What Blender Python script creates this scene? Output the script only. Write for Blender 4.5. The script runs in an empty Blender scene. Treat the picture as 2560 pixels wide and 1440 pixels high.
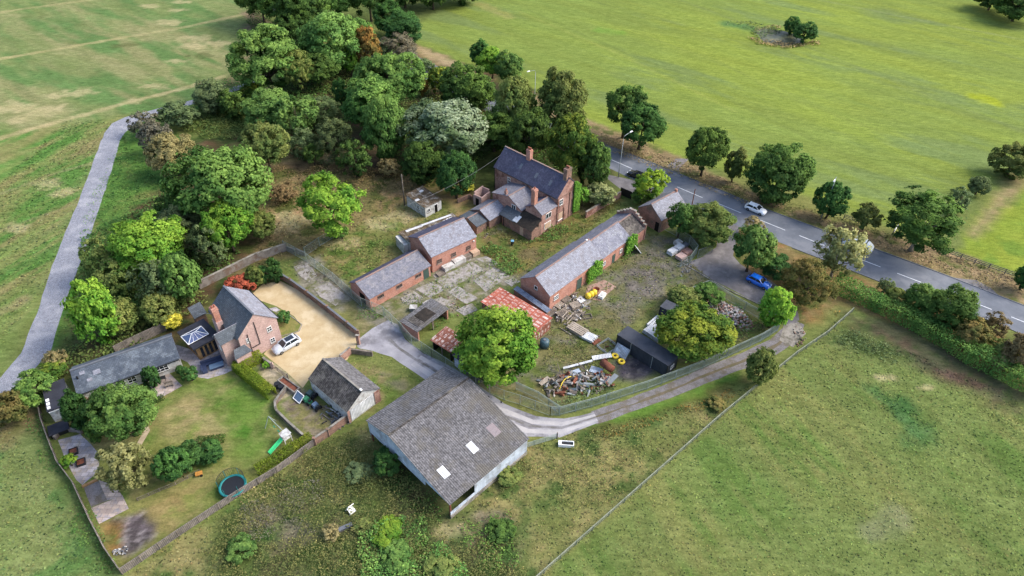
import bpy, math, random
import numpy as np
from mathutils import Vector, Matrix

SC = bpy.context.scene
COL = SC.collection
rnd = random.Random(7)
PI = math.pi

# ---------------------------------------------------------------- camera, sky, sun, exposure
F, CX, CY, CH = 1707.0, 1280.0, 720.0, 80.0
TH, RO = math.radians(40.9), math.radians(-0.97)
_R0 = np.array([[1, 0, 0], [0, -math.sin(TH), -math.cos(TH)], [0, math.cos(TH), -math.sin(TH)]])
_R = np.array([[math.cos(RO), math.sin(RO), 0], [-math.sin(RO), math.cos(RO), 0], [0, 0, 1]]) @ _R0
cam_d = bpy.data.cameras.new('camera')
cam = bpy.data.objects.new('camera', cam_d)
COL.objects.link(cam)
cam_d.sensor_width = 36.0
cam_d.lens = F / 2560 * 36
cam_d.clip_start, cam_d.clip_end = 1.0, 5000.0
m3 = Matrix((_R[0], -_R[1], -_R[2])).transposed()
cam.matrix_world = Matrix.Translation((0, 0, CH)) @ m3.to_4x4()
SC.camera = cam

SUN_EL, SUN_AZ = math.radians(42), math.radians(8)      # azimuth measured from +x towards +y
wd = bpy.data.worlds.new('World'); SC.world = wd; wd.use_nodes = True
wn = wd.node_tree.nodes; wl = wd.node_tree.links
sky = wn.new('ShaderNodeTexSky'); sky.sky_type = 'NISHITA'; sky.sun_disc = False
sky.sun_elevation = SUN_EL; sky.sun_rotation = PI / 2 - SUN_AZ
sky.air_density = 1.0; sky.dust_density = 3.0
wl.new(sky.outputs[0], wn['Background'].inputs[0]); wn['Background'].inputs[1].default_value = 0.15
sd = bpy.data.lights.new('sun', 'SUN'); sun = bpy.data.objects.new('sun', sd); COL.objects.link(sun)
sd.energy = 1.5; sd.angle = math.radians(28); sd.color = (1.0, 0.95, 0.88)
_dirv = Vector((math.cos(SUN_EL) * math.cos(SUN_AZ), math.cos(SUN_EL) * math.sin(SUN_AZ), math.sin(SUN_EL)))
sun.rotation_euler = _dirv.to_track_quat('Z', 'Y').to_euler()
SC.view_settings.view_transform = 'Standard'; SC.view_settings.look = 'None'
SC.view_settings.exposure = 1.25; SC.view_settings.gamma = 1.0
SC.cycles.max_bounces = 6; SC.cycles.diffuse_bounces = 4; SC.cycles.transparent_max_bounces = 6

# ---------------------------------------------------------------- survey helpers: a pixel of the survey photo -> metres on the ground
def G(px, py, z=0.0):
    d = _R.T @ np.array([(px - CX) / F, (py - CY) / F, 1.0]); t = (z - CH) / d[2]
    return Vector((d[0] * t, d[1] * t, z))

def P(p):
    q = _R @ np.array([p[0], p[1], p[2] - CH]); return q[0] / q[2] * F + CX, q[1] / q[2] * F + CY

def lin(c, k=1.0):
    r = []
    for v in c[:3]:
        v = v / 255.0
        r.append((v / 12.92 if v <= 0.04045 else ((v + 0.055) / 1.055) ** 2.4) * k)
    return tuple(r)
KALB = 0.62                                # photo tone of a sunlit level surface -> base colour

# ---------------------------------------------------------------- mesh building
class MB:
    def __init__(s): s.v = []; s.f = []
    def add(s, vs, fs):
        n = len(s.v); s.v += [tuple(v) for v in vs]; s.f += [tuple(i + n for i in f) for f in fs]; return s
    def box(s, x0, x1, y0, y1, z0, z1):
        return s.add([(x0, y0, z0), (x1, y0, z0), (x1, y1, z0), (x0, y1, z0), (x0, y0, z1), (x1, y0, z1), (x1, y1, z1), (x0, y1, z1)],
                     [(0, 3, 2, 1), (4, 5, 6, 7), (0, 1, 5, 4), (1, 2, 6, 5), (2, 3, 7, 6), (3, 0, 4, 7)])
    def slab(s, q, t):                     # a quad q (counter-clockwise from its outside) thickened inwards by t
        a = [Vector(p) for p in q]; n = (a[1] - a[0]).cross(a[-1] - a[0]).normalized()
        k = len(a); b = [p - n * t for p in a]
        return s.add(a + b, [tuple(range(k)), tuple(range(2 * k - 1, k - 1, -1))] + [(i, k + i, k + (i + 1) % k, (i + 1) % k) for i in range(k)])
    def bar(s, p, q, w, h=None):           # a straight bar from p to q, w wide, h deep
        p = Vector(p); q = Vector(q); h = h or w; d = (q - p)
        if d.length < 1e-6: return s
        d.normalize(); up = Vector((0, 0, 1)) if abs(d.z) < 0.95 else Vector((0, 1, 0))
        a = d.cross(up).normalized() * w / 2; b = a.cross(d).normalized() * h / 2
        c = [p - a - b, p + a - b, p + a + b, p - a + b, q - a - b, q + a - b, q + a + b, q - a + b]
        return s.add(c, [(0, 3, 2, 1), (4, 5, 6, 7), (0, 1, 5, 4), (1, 2, 6, 5), (2, 3, 7, 6), (3, 0, 4, 7)])
    def tube(s, pts, rs, n=8, cap=True):
        pts = [Vector(p) for p in pts]; base = len(s.v); k = len(pts)
        for i, p in enumerate(pts):
            d = (pts[min(i + 1, k - 1)] - pts[max(i - 1, 0)]).normalized()
            up = Vector((0, 0, 1)) if abs(d.z) < 0.9 else Vector((1, 0, 0))
            a = d.cross(up).normalized(); b = d.cross(a)
            r = rs[i] if hasattr(rs, '__len__') else rs
            for j in range(n):
                t = 2 * PI * j / n; s.v.append(tuple(p + a * (r * math.cos(t)) + b * (r * math.sin(t))))
        for i in range(k - 1):
            for j in range(n):
                s.f.append((base + i * n + j, base + i * n + (j + 1) % n, base + (i + 1) * n + (j + 1) % n, base + (i + 1) * n + j))
        if cap: s.f.append(tuple(base + j for j in range(n))[::-1]); s.f.append(tuple(base + (k - 1) * n + j for j in range(n)))
        return s
    def ring(s, c, R, r, n=20, m=8, sz=1.0):
        base = len(s.v)
        for i in range(n):
            a = 2 * PI * i / n
            for j in range(m):
                b = 2 * PI * j / m; q = R + r * math.cos(b)
                s.v.append((c[0] + q * math.cos(a), c[1] + q * math.sin(a), c[2] + r * sz * math.sin(b)))
        for i in range(n):
            for j in range(m):
                s.f.append((base + i * m + j, base + ((i + 1) % n) * m + j, base + ((i + 1) % n) * m + (j + 1) % m, base + i * m + (j + 1) % m))
        return s
    def build(s, name, mat, parent=None, smooth=False, label=None):
        me = bpy.data.meshes.new(name); me.from_pydata(s.v, [], s.f); me.validate(); me.update()
        uv = me.uv_layers.new(name='UVMap'); co = np.empty(len(me.vertices) * 3); me.vertices.foreach_get('co', co); co = co.reshape(-1, 3)
        buf = np.zeros((len(me.loops), 2)); li = np.empty(len(me.loops), int); me.loops.foreach_get('vertex_index', li)
        for p in me.polygons:
            n = p.normal; t = Vector((-n.y, n.x, 0))
            if t.length < 0.05: t = Vector((1, 0, 0)); b = Vector((0, 1, 0))
            else: t.normalize(); b = n.cross(t)
            l0, l1 = p.loop_start, p.loop_start + p.loop_total; c = co[li[l0:l1]]
            buf[l0:l1, 0] = c @ np.array(t); buf[l0:l1, 1] = c @ np.array(b)
        uv.data.foreach_set('uv', buf.ravel())
        if smooth: me.polygons.foreach_set('use_smooth', [True] * len(me.polygons))
        me.materials.append(mat)
        o = bpy.data.objects.new(name, me); COL.objects.link(o)
        if parent: o.parent = parent
        if label: o['label'] = label
        return o

def tag(o, label, cat, group=None):
    o['label'] = label; o['category'] = cat
    if group: o['group'] = group
    return o
def thing(name, label, cat, loc=(0, 0, 0), rz=0.0, group=None):
    o = bpy.data.objects.new(name, None); COL.objects.link(o); o.location = loc; o.rotation_euler = (0, 0, rz)
    o.empty_display_size = 0.5
    return tag(o, label, cat, group)
def clone(o, parent=None):
    c = o.copy(); COL.objects.link(c)
    if parent: c.parent = parent
    for ch in list(o.children): clone(ch, c)
    return c
def ang(v): return math.atan2(v.y, v.x)

# ---------------------------------------------------------------- materials
MATS = {}
def nd(nt, t, **k):
    n = nt.nodes.new(t)
    for a, b in k.items(): setattr(n, a, b)
    return n
def mix(nt, fac, a, b, mode='MIX'):
    m = nt.nodes.new('ShaderNodeMix'); m.data_type = 'RGBA'; m.blend_type = mode; m.clamp_factor = True
    for s, v in ((m.inputs[0], fac), (m.inputs[6], a), (m.inputs[7], b)):
        if hasattr(v, 'is_output') or isinstance(v, bpy.types.NodeSocket): nt.links.new(v, s)
        elif isinstance(v, (int, float)): s.default_value = v
        else: s.default_value = (*v[:3], 1)
    return m.outputs[2]
def ramp(nt, src, lo, hi):
    r = nt.nodes.new('ShaderNodeMapRange'); r.inputs[1].default_value = lo; r.inputs[2].default_value = hi
    nt.links.new(src, r.inputs[0]); return r.outputs[0]
def noise(nt, vec, scale, detail=3, rough=0.6):
    n = nt.nodes.new('ShaderNodeTexNoise'); n.inputs['Scale'].default_value = scale; n.inputs['Detail'].default_value = detail
    n.inputs['Roughness'].default_value = rough; nt.links.new(vec, n.inputs['Vector']); return n.outputs['Fac']
def mat(name, col, rough=0.85, col2=None, ns=1.5, lo=0.4, hi=0.65, pat=None, col3=None, n3=0.35, bump=0.0, spec=0.3, metal=0.0, var=0.25, k=KALB):
    """procedural surface: base colour, a second colour in noisy stains, optional third in large patches, optional pattern"""
    if name in MATS: return MATS[name]
    m = bpy.data.materials.new(name); m.use_nodes = True; nt = m.node_tree
    bs = nt.nodes['Principled BSDF']; bs.inputs['Roughness'].default_value = rough
    bs.inputs['Specular IOR Level'].default_value = spec; bs.inputs['Metallic'].default_value = metal
    geo = nt.nodes.new('ShaderNodeNewGeometry'); pos = geo.outputs['Position']
    uv = nt.nodes.new('ShaderNodeUVMap').outputs[0]
    c = lin(col, k)
    out = mix(nt, ramp(nt, noise(nt, pos, ns), lo, hi), c, lin(col2, k)) if col2 else mix(nt, 0.0, c, c)
    if col3: out = mix(nt, ramp(nt, noise(nt, pos, n3, 4, 0.7), 0.5, 0.62), out, lin(col3, k))
    fine = ramp(nt, noise(nt, pos, 7.0, 3, 0.7), 0.3, 0.7)
    out = mix(nt, 1.0, out, mix(nt, fine, (1 - var,) * 3, (1 + var,) * 3), 'MULTIPLY')
    if pat in ('brick', 'slate', 'slab'):
        b = nt.nodes.new('ShaderNodeTexBrick'); nt.links.new(uv, b.inputs['Vector'])
        W, H_, mo, dk, sc = {'brick': (0.24, 0.085, 0.012, 0.72, 1.25), 'slate': (0.36, 0.26, 0.02, 0.78, 1.16), 'slab': (0.9, 0.6, 0.03, 0.7, 1.12)}[pat]
        b.inputs['Scale'].default_value = 1.0; b.inputs['Brick Width'].default_value = W; b.inputs['Row Height'].default_value = H_
        b.inputs['Mortar Size'].default_value = mo; b.inputs['Color1'].default_value = (dk, dk, dk, 1); b.inputs['Color2'].default_value = (sc, sc, sc, 1)
        b.inputs['Mortar'].default_value = (1.25, 1.22, 1.2, 1) if pat == 'brick' else (0.55, 0.55, 0.55, 1)
        out = mix(nt, 1.0, out, b.outputs['Color'], 'MULTIPLY')
    if pat == 'rust':
        b = nt.nodes.new('ShaderNodeTexBrick'); nt.links.new(uv, b.inputs['Vector']); b.inputs['Scale'].default_value = 1.0
        b.inputs['Brick Width'].default_value = 0.8; b.inputs['Row Height'].default_value = 1.5; b.inputs['Mortar Size'].default_value = 0.22; b.inputs['Mortar Smooth'].default_value = 0.4
        b.inputs['Color1'].default_value = (1, 1, 1, 1); b.inputs['Color2'].default_value = (0.25, 0.25, 0.25, 1); b.inputs['Mortar'].default_value = (0, 0, 0, 1)
        brk = ramp(nt, noise(nt, pos, 2.2, 4), 0.42, 0.6); mm = nt.nodes.new('ShaderNodeMath'); mm.operation = 'MULTIPLY'
        nt.links.new(b.outputs['Color'], mm.inputs[0]); nt.links.new(brk, mm.inputs[1])
        out = mix(nt, mm.outputs[0], out, lin((232, 216, 208), 0.75)); pat = 'corr'
    if pat in ('corr', 'board', 'corrv'):
        w = nt.nodes.new('ShaderNodeTexWave'); w.wave_type = 'BANDS'; w.bands_direction = 'X'
        nt.links.new(uv, w.inputs['Vector']); w.inputs['Scale'].default_value = {'corr': 1.05, 'corrv': 1.3, 'board': 1.6}[pat]
        w.inputs['Distortion'].default_value = 0.0
        out = mix(nt, 1.0, out, mix(nt, w.outputs['Fac'], (0.72,) * 3, (1.2,) * 3), 'MULTIPLY')
        b = nt.nodes.new('ShaderNodeTexBrick'); nt.links.new(uv, b.inputs['Vector']); b.inputs['Scale'].default_value = 1.0
        b.inputs['Brick Width'].default_value = 1.05; b.inputs['Row Height'].default_value = 2.6 if pat != 'board' else 40
        b.inputs['Mortar Size'].default_value = 0.02; b.offset = 0.0
        b.inputs['Color1'].default_value = (0.88,) * 3 + (1,); b.inputs['Color2'].default_value = (1.1,) * 3 + (1,); b.inputs['Mortar'].default_value = (0.62,) * 3 + (1,)
        out = mix(nt, 1.0, out, b.outputs['Color'], 'MULTIPLY')
        bp = nt.nodes.new('ShaderNodeBump'); bp.inputs['Strength'].default_value = 0.4; bp.inputs['Distance'].default_value = 0.05
        nt.links.new(w.outputs['Fac'], bp.inputs['Height']); nt.links.new(bp.outputs[0], bs.inputs['Normal'])
    elif bump:
        bp = nt.nodes.new('ShaderNodeBump'); bp.inputs['Strength'].default_value = bump; bp.inputs['Distance'].default_value = 0.1
        nt.links.new(fine, bp.inputs['Height']); nt.links.new(bp.outputs[0], bs.inputs['Normal'])
    nt.links.new(out, bs.inputs['Base Color'])
    MATS[name] = m; return m
def plain(name, col, rough=0.5, metal=0.0, spec=0.5, k=KALB, coat=0.0):
    if name in MATS: return MATS[name]
    m = bpy.data.materials.new(name); m.use_nodes = True; nt = m.node_tree; bs = nt.nodes['Principled BSDF']
    geo = nt.nodes.new('ShaderNodeNewGeometry'); n = noise(nt, geo.outputs['Position'], 2.5, 3)
    c = lin(col, k); out = mix(nt, ramp(nt, n, 0.3, 0.7), tuple(x * 0.85 for x in c), tuple(x * 1.12 for x in c))
    nt.links.new(out, bs.inputs['Base Color']); bs.inputs['Roughness'].default_value = rough; bs.inputs['Metallic'].default_value = metal
    bs.inputs['Specular IOR Level'].default_value = spec; bs.inputs['Coat Weight'].default_value = coat
    MATS[name] = m; return m

M_brick = mat('brick', (192, 154, 140), 0.9, (170, 132, 120), 0.9, pat='brick', col3=(140, 100, 88), n3=0.5)
M_brick_pale = mat('brick_pale', (212, 182, 172), 0.9, (200, 168, 160), 0.9, pat='brick', var=0.12)
M_brick_red = mat('brick_red', (206, 154, 136), 0.9, (188, 136, 120), 0.8, pat='brick', col3=(196, 140, 118), n3=0.4)
M_brick_old = mat('brick_old', (166, 132, 116), 0.95, (138, 110, 98), 0.8, pat='brick', col3=(120, 110, 96), n3=0.6)
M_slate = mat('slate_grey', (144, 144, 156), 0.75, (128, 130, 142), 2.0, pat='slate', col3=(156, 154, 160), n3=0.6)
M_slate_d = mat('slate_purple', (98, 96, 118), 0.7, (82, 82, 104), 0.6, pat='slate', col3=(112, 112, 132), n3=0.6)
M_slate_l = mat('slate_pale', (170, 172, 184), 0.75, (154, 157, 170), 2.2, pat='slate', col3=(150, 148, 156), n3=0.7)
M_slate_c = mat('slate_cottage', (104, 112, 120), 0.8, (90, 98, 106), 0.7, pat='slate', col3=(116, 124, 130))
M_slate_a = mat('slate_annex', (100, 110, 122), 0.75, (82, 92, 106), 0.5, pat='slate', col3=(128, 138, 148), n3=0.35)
M_asb = mat('fibre_cement', (136, 134, 136), 0.95, (98, 97, 98), 2.6, 0.4, 0.62, pat='corr', col3=(118, 114, 108), n3=0.2, var=0.35)
M_asb_d = mat('fibre_cement_dark', (112, 106, 102), 0.95, (74, 70, 66), 2.2, 0.38, 0.6, pat='corr', col3=(136, 130, 120), var=0.4)
M_asb_moss = mat('mossy_cement', (128, 108, 84), 0.95, (88, 76, 58), 1.8, 0.35, 0.6, pat='corr', col3=(176, 170, 160), n3=0.7, var=0.35)
M_clad = mat('pale_cladding', (206, 218, 232), 0.6, (178, 190, 206), 0.8, pat='corrv', col3=(160, 166, 174), n3=0.5, var=0.12, k=0.8)
M_white_sheet = mat('white_sheet', (232, 234, 236), 0.6, (204, 206, 208), 1.0, pat='corrv', var=0.08, k=0.8)
M_rust = mat('rusty_sheet', (196, 110, 88), 0.85, (168, 84, 66), 1.0, pat='rust', col3=(206, 132, 112), n3=0.5, var=0.2)
M_rust_d = mat('rusty_sheet_dark', (160, 98, 78), 0.85, (126, 74, 60), 1.0, pat='rust', col3=(176, 120, 104), n3=0.6)
M_felt = mat('roof_felt', (62, 64, 74), 0.85, (50, 52, 62), 0.8, var=0.12)
M_moss = mat('mossy_black', (70, 62, 54), 0.95, (46, 42, 38), 1.8, pat='slate')
M_wood = mat('weathered_wood', (162, 150, 136), 0.9, (126, 116, 106), 1.5, pat='board', var=0.2)
M_wood_fence = mat('fence_wood', (158, 148, 138), 0.9, (122, 116, 110), 1.2, pat='board', var=0.25)
M_oak = mat('oak_frame', (186, 150, 104), 0.7, (160, 124, 84), 2.0)
M_white = plain('white_paint', (236, 236, 234), 0.5, k=0.9)
M_white_dirty = mat('dirty_white', (206, 206, 202), 0.8, (158, 152, 146), 1.5, 0.45, 0.65, var=0.15, k=0.8)
M_glass = plain('window_glass', (44, 52, 62), 0.12, spec=0.8)
M_skyglass = plain('sky_glass', (90, 105, 150), 0.15, spec=0.9)
M_board = mat('boarding', (222, 192, 164), 0.8, (204, 172, 144), 1.5, var=0.1)
M_black = plain('black_metal', (34, 35, 38), 0.5)
M_dark = plain('dark_interior', (40, 38, 36), 0.95, spec=0.05)
M_green_door = plain('green_door', (72, 96, 88), 0.7)
M_ridge = mat('ridge_tile', (176, 140, 126), 0.9, (150, 140, 136), 1.5)
M_lead = plain('lead', (120, 124, 132), 0.6)
M_galv = plain('galvanised', (168, 176, 178), 0.45, metal=0.3)
M_pal = mat('palisade_green', (176, 188, 178), 0.6, (150, 164, 152), 1.0, var=0.1)
M_conc = mat('concrete', (176, 170, 160), 0.95, (148, 142, 132), 0.9, col3=(120, 116, 104), n3=0.6, var=0.18)
M_clay = mat('clay', (190, 120, 92), 0.8, (160, 100, 80), 2.0)
M_rusty = mat('rust', (150, 92, 70), 0.9, (112, 68, 52), 1.6)
M_bark = mat('bark', (120, 104, 88), 0.95, (84, 74, 62), 3.0, k=0.5)
M_bark_pale = mat('bark_pale', (186, 176, 162), 0.95, (140, 130, 118), 3.0, k=0.6)
# ---------------------------------------------------------------- ground
def _hash(ix, iy, seed):
    h = (ix.astype(np.int64) * 374761393 + iy.astype(np.int64) * 668265263 + seed * 974634777) & 0xffffffff
    h = ((h ^ (h >> 13)) * 1274126177) & 0xffffffff
    return ((h ^ (h >> 16)) & 0xffff) / 32767.5 - 1.0
def vn1(x, y, sc, seed):
    x = x / sc; y = y / sc; ix = np.floor(x); iy = np.floor(y); fx = x - ix; fy = y - iy
    fx = fx * fx * (3 - 2 * fx); fy = fy * fy * (3 - 2 * fy)
    a = _hash(ix, iy, seed); b = _hash(ix + 1, iy, seed); c = _hash(ix, iy + 1, seed); d = _hash(ix + 1, iy + 1, seed)
    return (a * (1 - fx) + b * fx) * (1 - fy) + (c * (1 - fx) + d * fx) * fy
def vn(x, y, sc, seed, oc=4):
    r = 0; a = 1.0; t = 0
    for i in range(oc):
        r = r + a * vn1(x + 13.7 * i, y - 7.1 * i, sc / 2 ** i, seed + i); t += a; a *= 0.62
    return r / t
def W2(pts, z=0.0): return np.array([G(a, b, z)[:2] for a, b in pts])
def sdist(x, y, poly):
    d = np.full(x.shape, 1e9); ins = np.zeros(x.shape, bool); n = len(poly)
    for i in range(n):
        ax, ay = poly[i]; bx, by = poly[(i + 1) % n]; ex, ey = bx - ax, by - ay; L = ex * ex + ey * ey + 1e-9
        t = np.clip(((x - ax) * ex + (y - ay) * ey) / L, 0, 1)
        d = np.minimum(d, np.hypot(x - ax - t * ex, y - ay - t * ey))
        c = ((ay > y) != (by > y)) & (x < ex * (y - ay) / (ey if abs(ey) > 1e-9 else 1e-9) + ax)
        ins ^= c
    return np.where(ins, d, -d)
def ldist(x, y, line):
    d = np.full(x.shape, 1e9)
    for (ax, ay), (bx, by) in zip(line[:-1], line[1:]):
        ex, ey = bx - ax, by - ay; t = np.clip(((x - ax) * ex + (y - ay) * ey) / (ex * ex + ey * ey + 1e-9), 0, 1)
        d = np.minimum(d, np.hypot(x - ax - t * ex, y - ay - t * ey))
    return d
def ss(a, b, v):
    t = np.clip((v - a) / (b - a), 0, 1); return t * t * (3 - 2 * t)
def L3(c): return np.array(lin(c, KALB))

# regions: polygon in survey pixels, three tones, softness (m), edge wobble (m), patch size (m), streak direction px pair or None
REG = [
 ([(-400, -300), (700, -300), (640, 30), (745, 190), (560, 230), (310, 300), (235, 420), (110, 720), (-100, 1000), (-900, 1100)], (128, 142, 88), (150, 150, 104), (104, 134, 78), 2, 2, 9, ((0, 110), (200, 230))),
 ([(-100, 350), (315, 290), (240, 400), (110, 720), (0, 950), (-400, 1200)], (122, 142, 78), (150, 142, 96), (96, 136, 66), 3, 2.5, 7, ((0, 600), (230, 470))),
 ([(300, 300), (560, 225), (620, 260), (420, 480), (250, 640), (180, 850), (40, 960), (60, 900), (200, 640)], (98, 136, 64), (122, 132, 76), (78, 116, 56), 1.5, 1.5, 5, None),
 ([(560, 200), (1180, 100), (1520, 350), (1540, 470), (1100, 500), (760, 560), (640, 700), (380, 900), (120, 960), (250, 620), (430, 440)], (84, 88, 56), (104, 82, 64), (66, 84, 46), 3, 3, 5, None),
 ([(640, 60), (745, 190), (700, 230), (560, 235), (590, 150), (620, -80), (590, -80)], (112, 128, 74), (140, 120, 98), (90, 110, 62), 2.5, 2, 6, None),
 ([(1020, 80), (1240, -80), (3200, -200), (3200, 900), (2570, 420), (2500, 435), (2330, 590), (2200, 560), (1990, 480), (1700, 395), (1500, 318), (1280, 190), (1050, 130)], (131, 148, 72), (144, 159, 68), (120, 138, 84), 1.5, 1, 14, ((1400, 20), (2560, 330))),
 ([(2410, 590), (2500, 470), (2600, 430), (3200, 800), (3200, 1000), (2550, 688), (2400, 640)], (136, 154, 60), (152, 164, 66), (112, 142, 58), 1.5, 1, 8, None),
 ([(1020, 100), (1140, 150), (1300, 225), (1500, 310), (1700, 390), (1900, 490), (2100, 555), (2340, 615), (2545, 690), (2800, 800), (2800, 880), (2485, 735), (2067, 579), (1708, 439), (1496, 354), (1210, 220), (1000, 120)], (150, 132, 100), (168, 146, 112), (112, 116, 70), 1.2, 1.2, 4, None),
 ([(2410, 590), (2520, 440), (2560, 400), (2600, 440), (2440, 600)], (148, 140, 96), (124, 128, 76), (160, 144, 104), 1.5, 1, 3, None),
 ([(1700, 540), (1830, 560), (2060, 650), (2250, 730), (2560, 850), (2700, 950), (2700, 1100), (2100, 760), (2000, 830), (1960, 790), (1880, 700), (1800, 620)], (140, 124, 84), (160, 124, 84), (104, 112, 62), 1.5, 1.5, 4, None),
 # centre rough
 ([(640, 390), (980, 400), (1200, 470), (1250, 420), (1240, 560), (1180, 560), (1000, 600), (880, 700), (760, 640), (640, 660), (600, 560)], (136, 126, 84), (168, 142, 104), (102, 108, 60), 2, 2.5, 6, None),
 ([(830, 600), (1060, 480), (1160, 520), (1020, 640), (890, 720), (780, 640)], (128, 132, 78), (150, 138, 92), (96, 120, 58), 1.5, 2, 5, None),
 ([(700, 360), (900, 330), (1050, 400), (960, 440), (760, 420)], (104, 86, 70), (84, 84, 54), (116, 100, 74), 2.5, 3, 5, None),
 ([(1180, 380), (1300, 330), (1260, 480), (1180, 470)], (70, 84, 46), (88, 96, 54), (60, 72, 42), 2, 1, 4, None),
 ([(430, 290), (620, 270), (640, 330), (500, 350), (420, 340)], (98, 118, 58), (112, 120, 66), (84, 104, 52), 2, 2, 4, None),
 # left bottom field and rough ground in front
 ([(-300, 1030), (90, 1040), (150, 1180), (300, 1430), (330, 1700), (-300, 1700)], (124, 138, 82), (136, 146, 92), (98, 130, 72), 2, 2, 7, None),
 ([(0, 1060), (90, 985), (110, 1060), (20, 1110), (-100, 1120)], (140, 124, 90), (122, 122, 76), (150, 130, 96), 1.5, 1.5, 3, None),
 ([(320, 1440), (600, 1240), (900, 1050), (1100, 1150), (1310, 1110), (1480, 1060), (1900, 940), (1340, 1460), (1300, 1800), (320, 1800)], (120, 128, 74), (148, 140, 92), (88, 108, 58), 1.5, 2, 5, None),
 ([(560, 1300), (800, 1200), (1000, 1260), (1320, 1300), (1340, 1600), (500, 1600)], (96, 112, 62), (126, 120, 88), (74, 100, 52), 3, 3, 3.5, None),
 ([(940, 1130), (1010, 1150), (1125, 1290), (1080, 1330), (980, 1230)], (80, 92, 50), (96, 84, 64), (66, 86, 46), 1.5, 1, 3, None),
 ([(880, 900), (1060, 950), (940, 1040), (900, 1060), (880, 980)], (128, 134, 76), (146, 130, 96), (104, 124, 60), 1, 1, 3, None),
 ([(1340, 1460), (1900, 955), (2080, 830), (2130, 770), (2300, 840), (2560, 960), (3100, 1200), (3100, 1900), (1300, 1900)], (117, 132, 74), (131, 136, 80), (102, 126, 64), 1.0, 1, 6, ((2100, 900), (2560, 1300))),
 ([(2110, 780), (2250, 810), (2560, 970), (2560, 1040), (2300, 920), (2120, 830)], (84, 86, 64), (98, 82, 70), (74, 86, 54), 2, 1.5, 4, None),  # dark soil band; the hedge's cast shadow is put into its tone
 ([(2170, 965), (2260, 990), (2350, 1110), (2300, 1130), (2220, 1040)], (78, 112, 62), (92, 124, 74), (66, 100, 54), 2, 3, 2.5, None),
 ([(2070, 800), (2200, 850), (2280, 900), (2180, 900), (2080, 860)], (92, 108, 62), (110, 120, 74), (80, 98, 54), 2, 2.5, 3, None),
 # garden
 ([(105, 990), (300, 1425), (450, 1330), (600, 1232), (790, 1095), (700, 1050), (690, 930), (600, 915), (450, 960), (300, 1010)], (124, 130, 72), (150, 142, 94), (100, 124, 58), 0.3, 0.1, 4.5, None),
 ([(450, 960), (600, 915), (690, 1010), (740, 1090), (620, 1160), (520, 1080)], (108, 134, 62), (144, 142, 92), (84, 124, 48), 2.5, 2, 4, None),
 ([(390, 1060), (480, 990), (560, 1020), (560, 1110), (440, 1140)], (152, 144, 98), (120, 132, 70), (160, 146, 104), 2, 2, 3, None),
 ([(250, 1310), (330, 1270), (520, 1200), (470, 1290), (310, 1400)], (148, 138, 88), (160, 140, 96), (136, 140, 78), 1.5, 1, 3, None),
 ([(275, 1300), (350, 1280), (395, 1310), (375, 1345), (310, 1390), (280, 1370)], (96, 88, 90), (70, 64, 64), (150, 142, 144), 0.8, 1.0, 1.6, None),
 ([(255, 1310), (310, 1300), (300, 1370), (280, 1380)], (150, 118, 72), (120, 96, 58), (108, 116, 60), 0.8, 0.6, 1.6, None),
 ([(700, 1010), (760, 975), (870, 1050), (790, 1100), (740, 1060)], (152, 140, 120), (118, 104, 96), (136, 132, 84), 0.4, 0.2, 2, None),
 ([(640, 890), (700, 915), (760, 975), (700, 1000), (655, 945)], (198, 184, 156), (178, 166, 136), (160, 150, 122), 0.4, 0.3, 2, None),
 ([(640, 760), (560, 690), (640, 650), (700, 690), (660, 720)], (108, 104, 66), (124, 110, 76), (90, 98, 54), 0.8, 0.5, 3, None),
 # yard
 ([(735, 655), (800, 640), (905, 750), (860, 780), (830, 770), (745, 710)], (150, 146, 132), (92, 84, 64), (112, 116, 70), 0.6, 1.0, 2.4, None),
 ([(850, 760), (905, 750), (1000, 800), (1000, 830), (920, 830), (900, 830)], (120, 124, 76), (144, 136, 100), (90, 100, 56), 1, 1, 3, None),
 ([(880, 745), (1090, 660), (1190, 640), (1240, 560), (1340, 640), (1310, 700), (1260, 720), (1120, 790), (990, 840), (900, 790)], (150, 144, 128), (124, 122, 86), (104, 114, 66), 0.6, 0.8, 2.2, None),
 ([(1200, 590), (1400, 540), (1530, 470), (1560, 500), (1440, 590), (1300, 690), (1200, 640)], (132, 124, 72), (116, 106, 74), (96, 112, 56), 0.8, 0.6, 3, None),
 ([(1380, 750), (1600, 580), (1740, 600), (1740, 660), (1780, 700), (1700, 730), (1640, 780), (1540, 830), (1500, 870), (1400, 1020), (1200, 960), (1160, 920), (1350, 820)], (126, 122, 82), (124, 120, 112), (102, 114, 62), 1, 1.2, 4, None),
 ([(1540, 700), (1640, 600), (1700, 660), (1640, 740), (1560, 790)], (122, 116, 108), (132, 126, 120), (110, 112, 78), 2.5, 2, 3, None),
 ([(1700, 730), (1780, 705), (1940, 815), (1760, 915), (1690, 900)], (112, 118, 70), (134, 124, 96), (88, 108, 56), 1, 1, 3, None),
 ([(1530, 905), (1600, 880), (1640, 930), (1590, 955), (1540, 950)], (88, 84, 92), (70, 68, 74), (120, 114, 112), 1, 1, 1.6, None),
 ([(1290, 990), (1380, 1030), (1300, 1010), (1190, 960)], (140, 116, 76), (110, 98, 64), (100, 112, 60), 0.8, 0.6, 2, None),
 ([(1480, 1062), (1640, 1010), (1850, 925), (1850, 950), (1700, 1020), (1490, 1082)], (104, 136, 60), (122, 134, 70), (86, 122, 54), 1, 1, 2.5, None),
]
REG = [(W2(p), np.array([L3(a), L3(b), L3(c)]), s, w, ps, None if st is None else W2(st)) for p, a, b, c, s, w, ps, st in REG]
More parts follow.
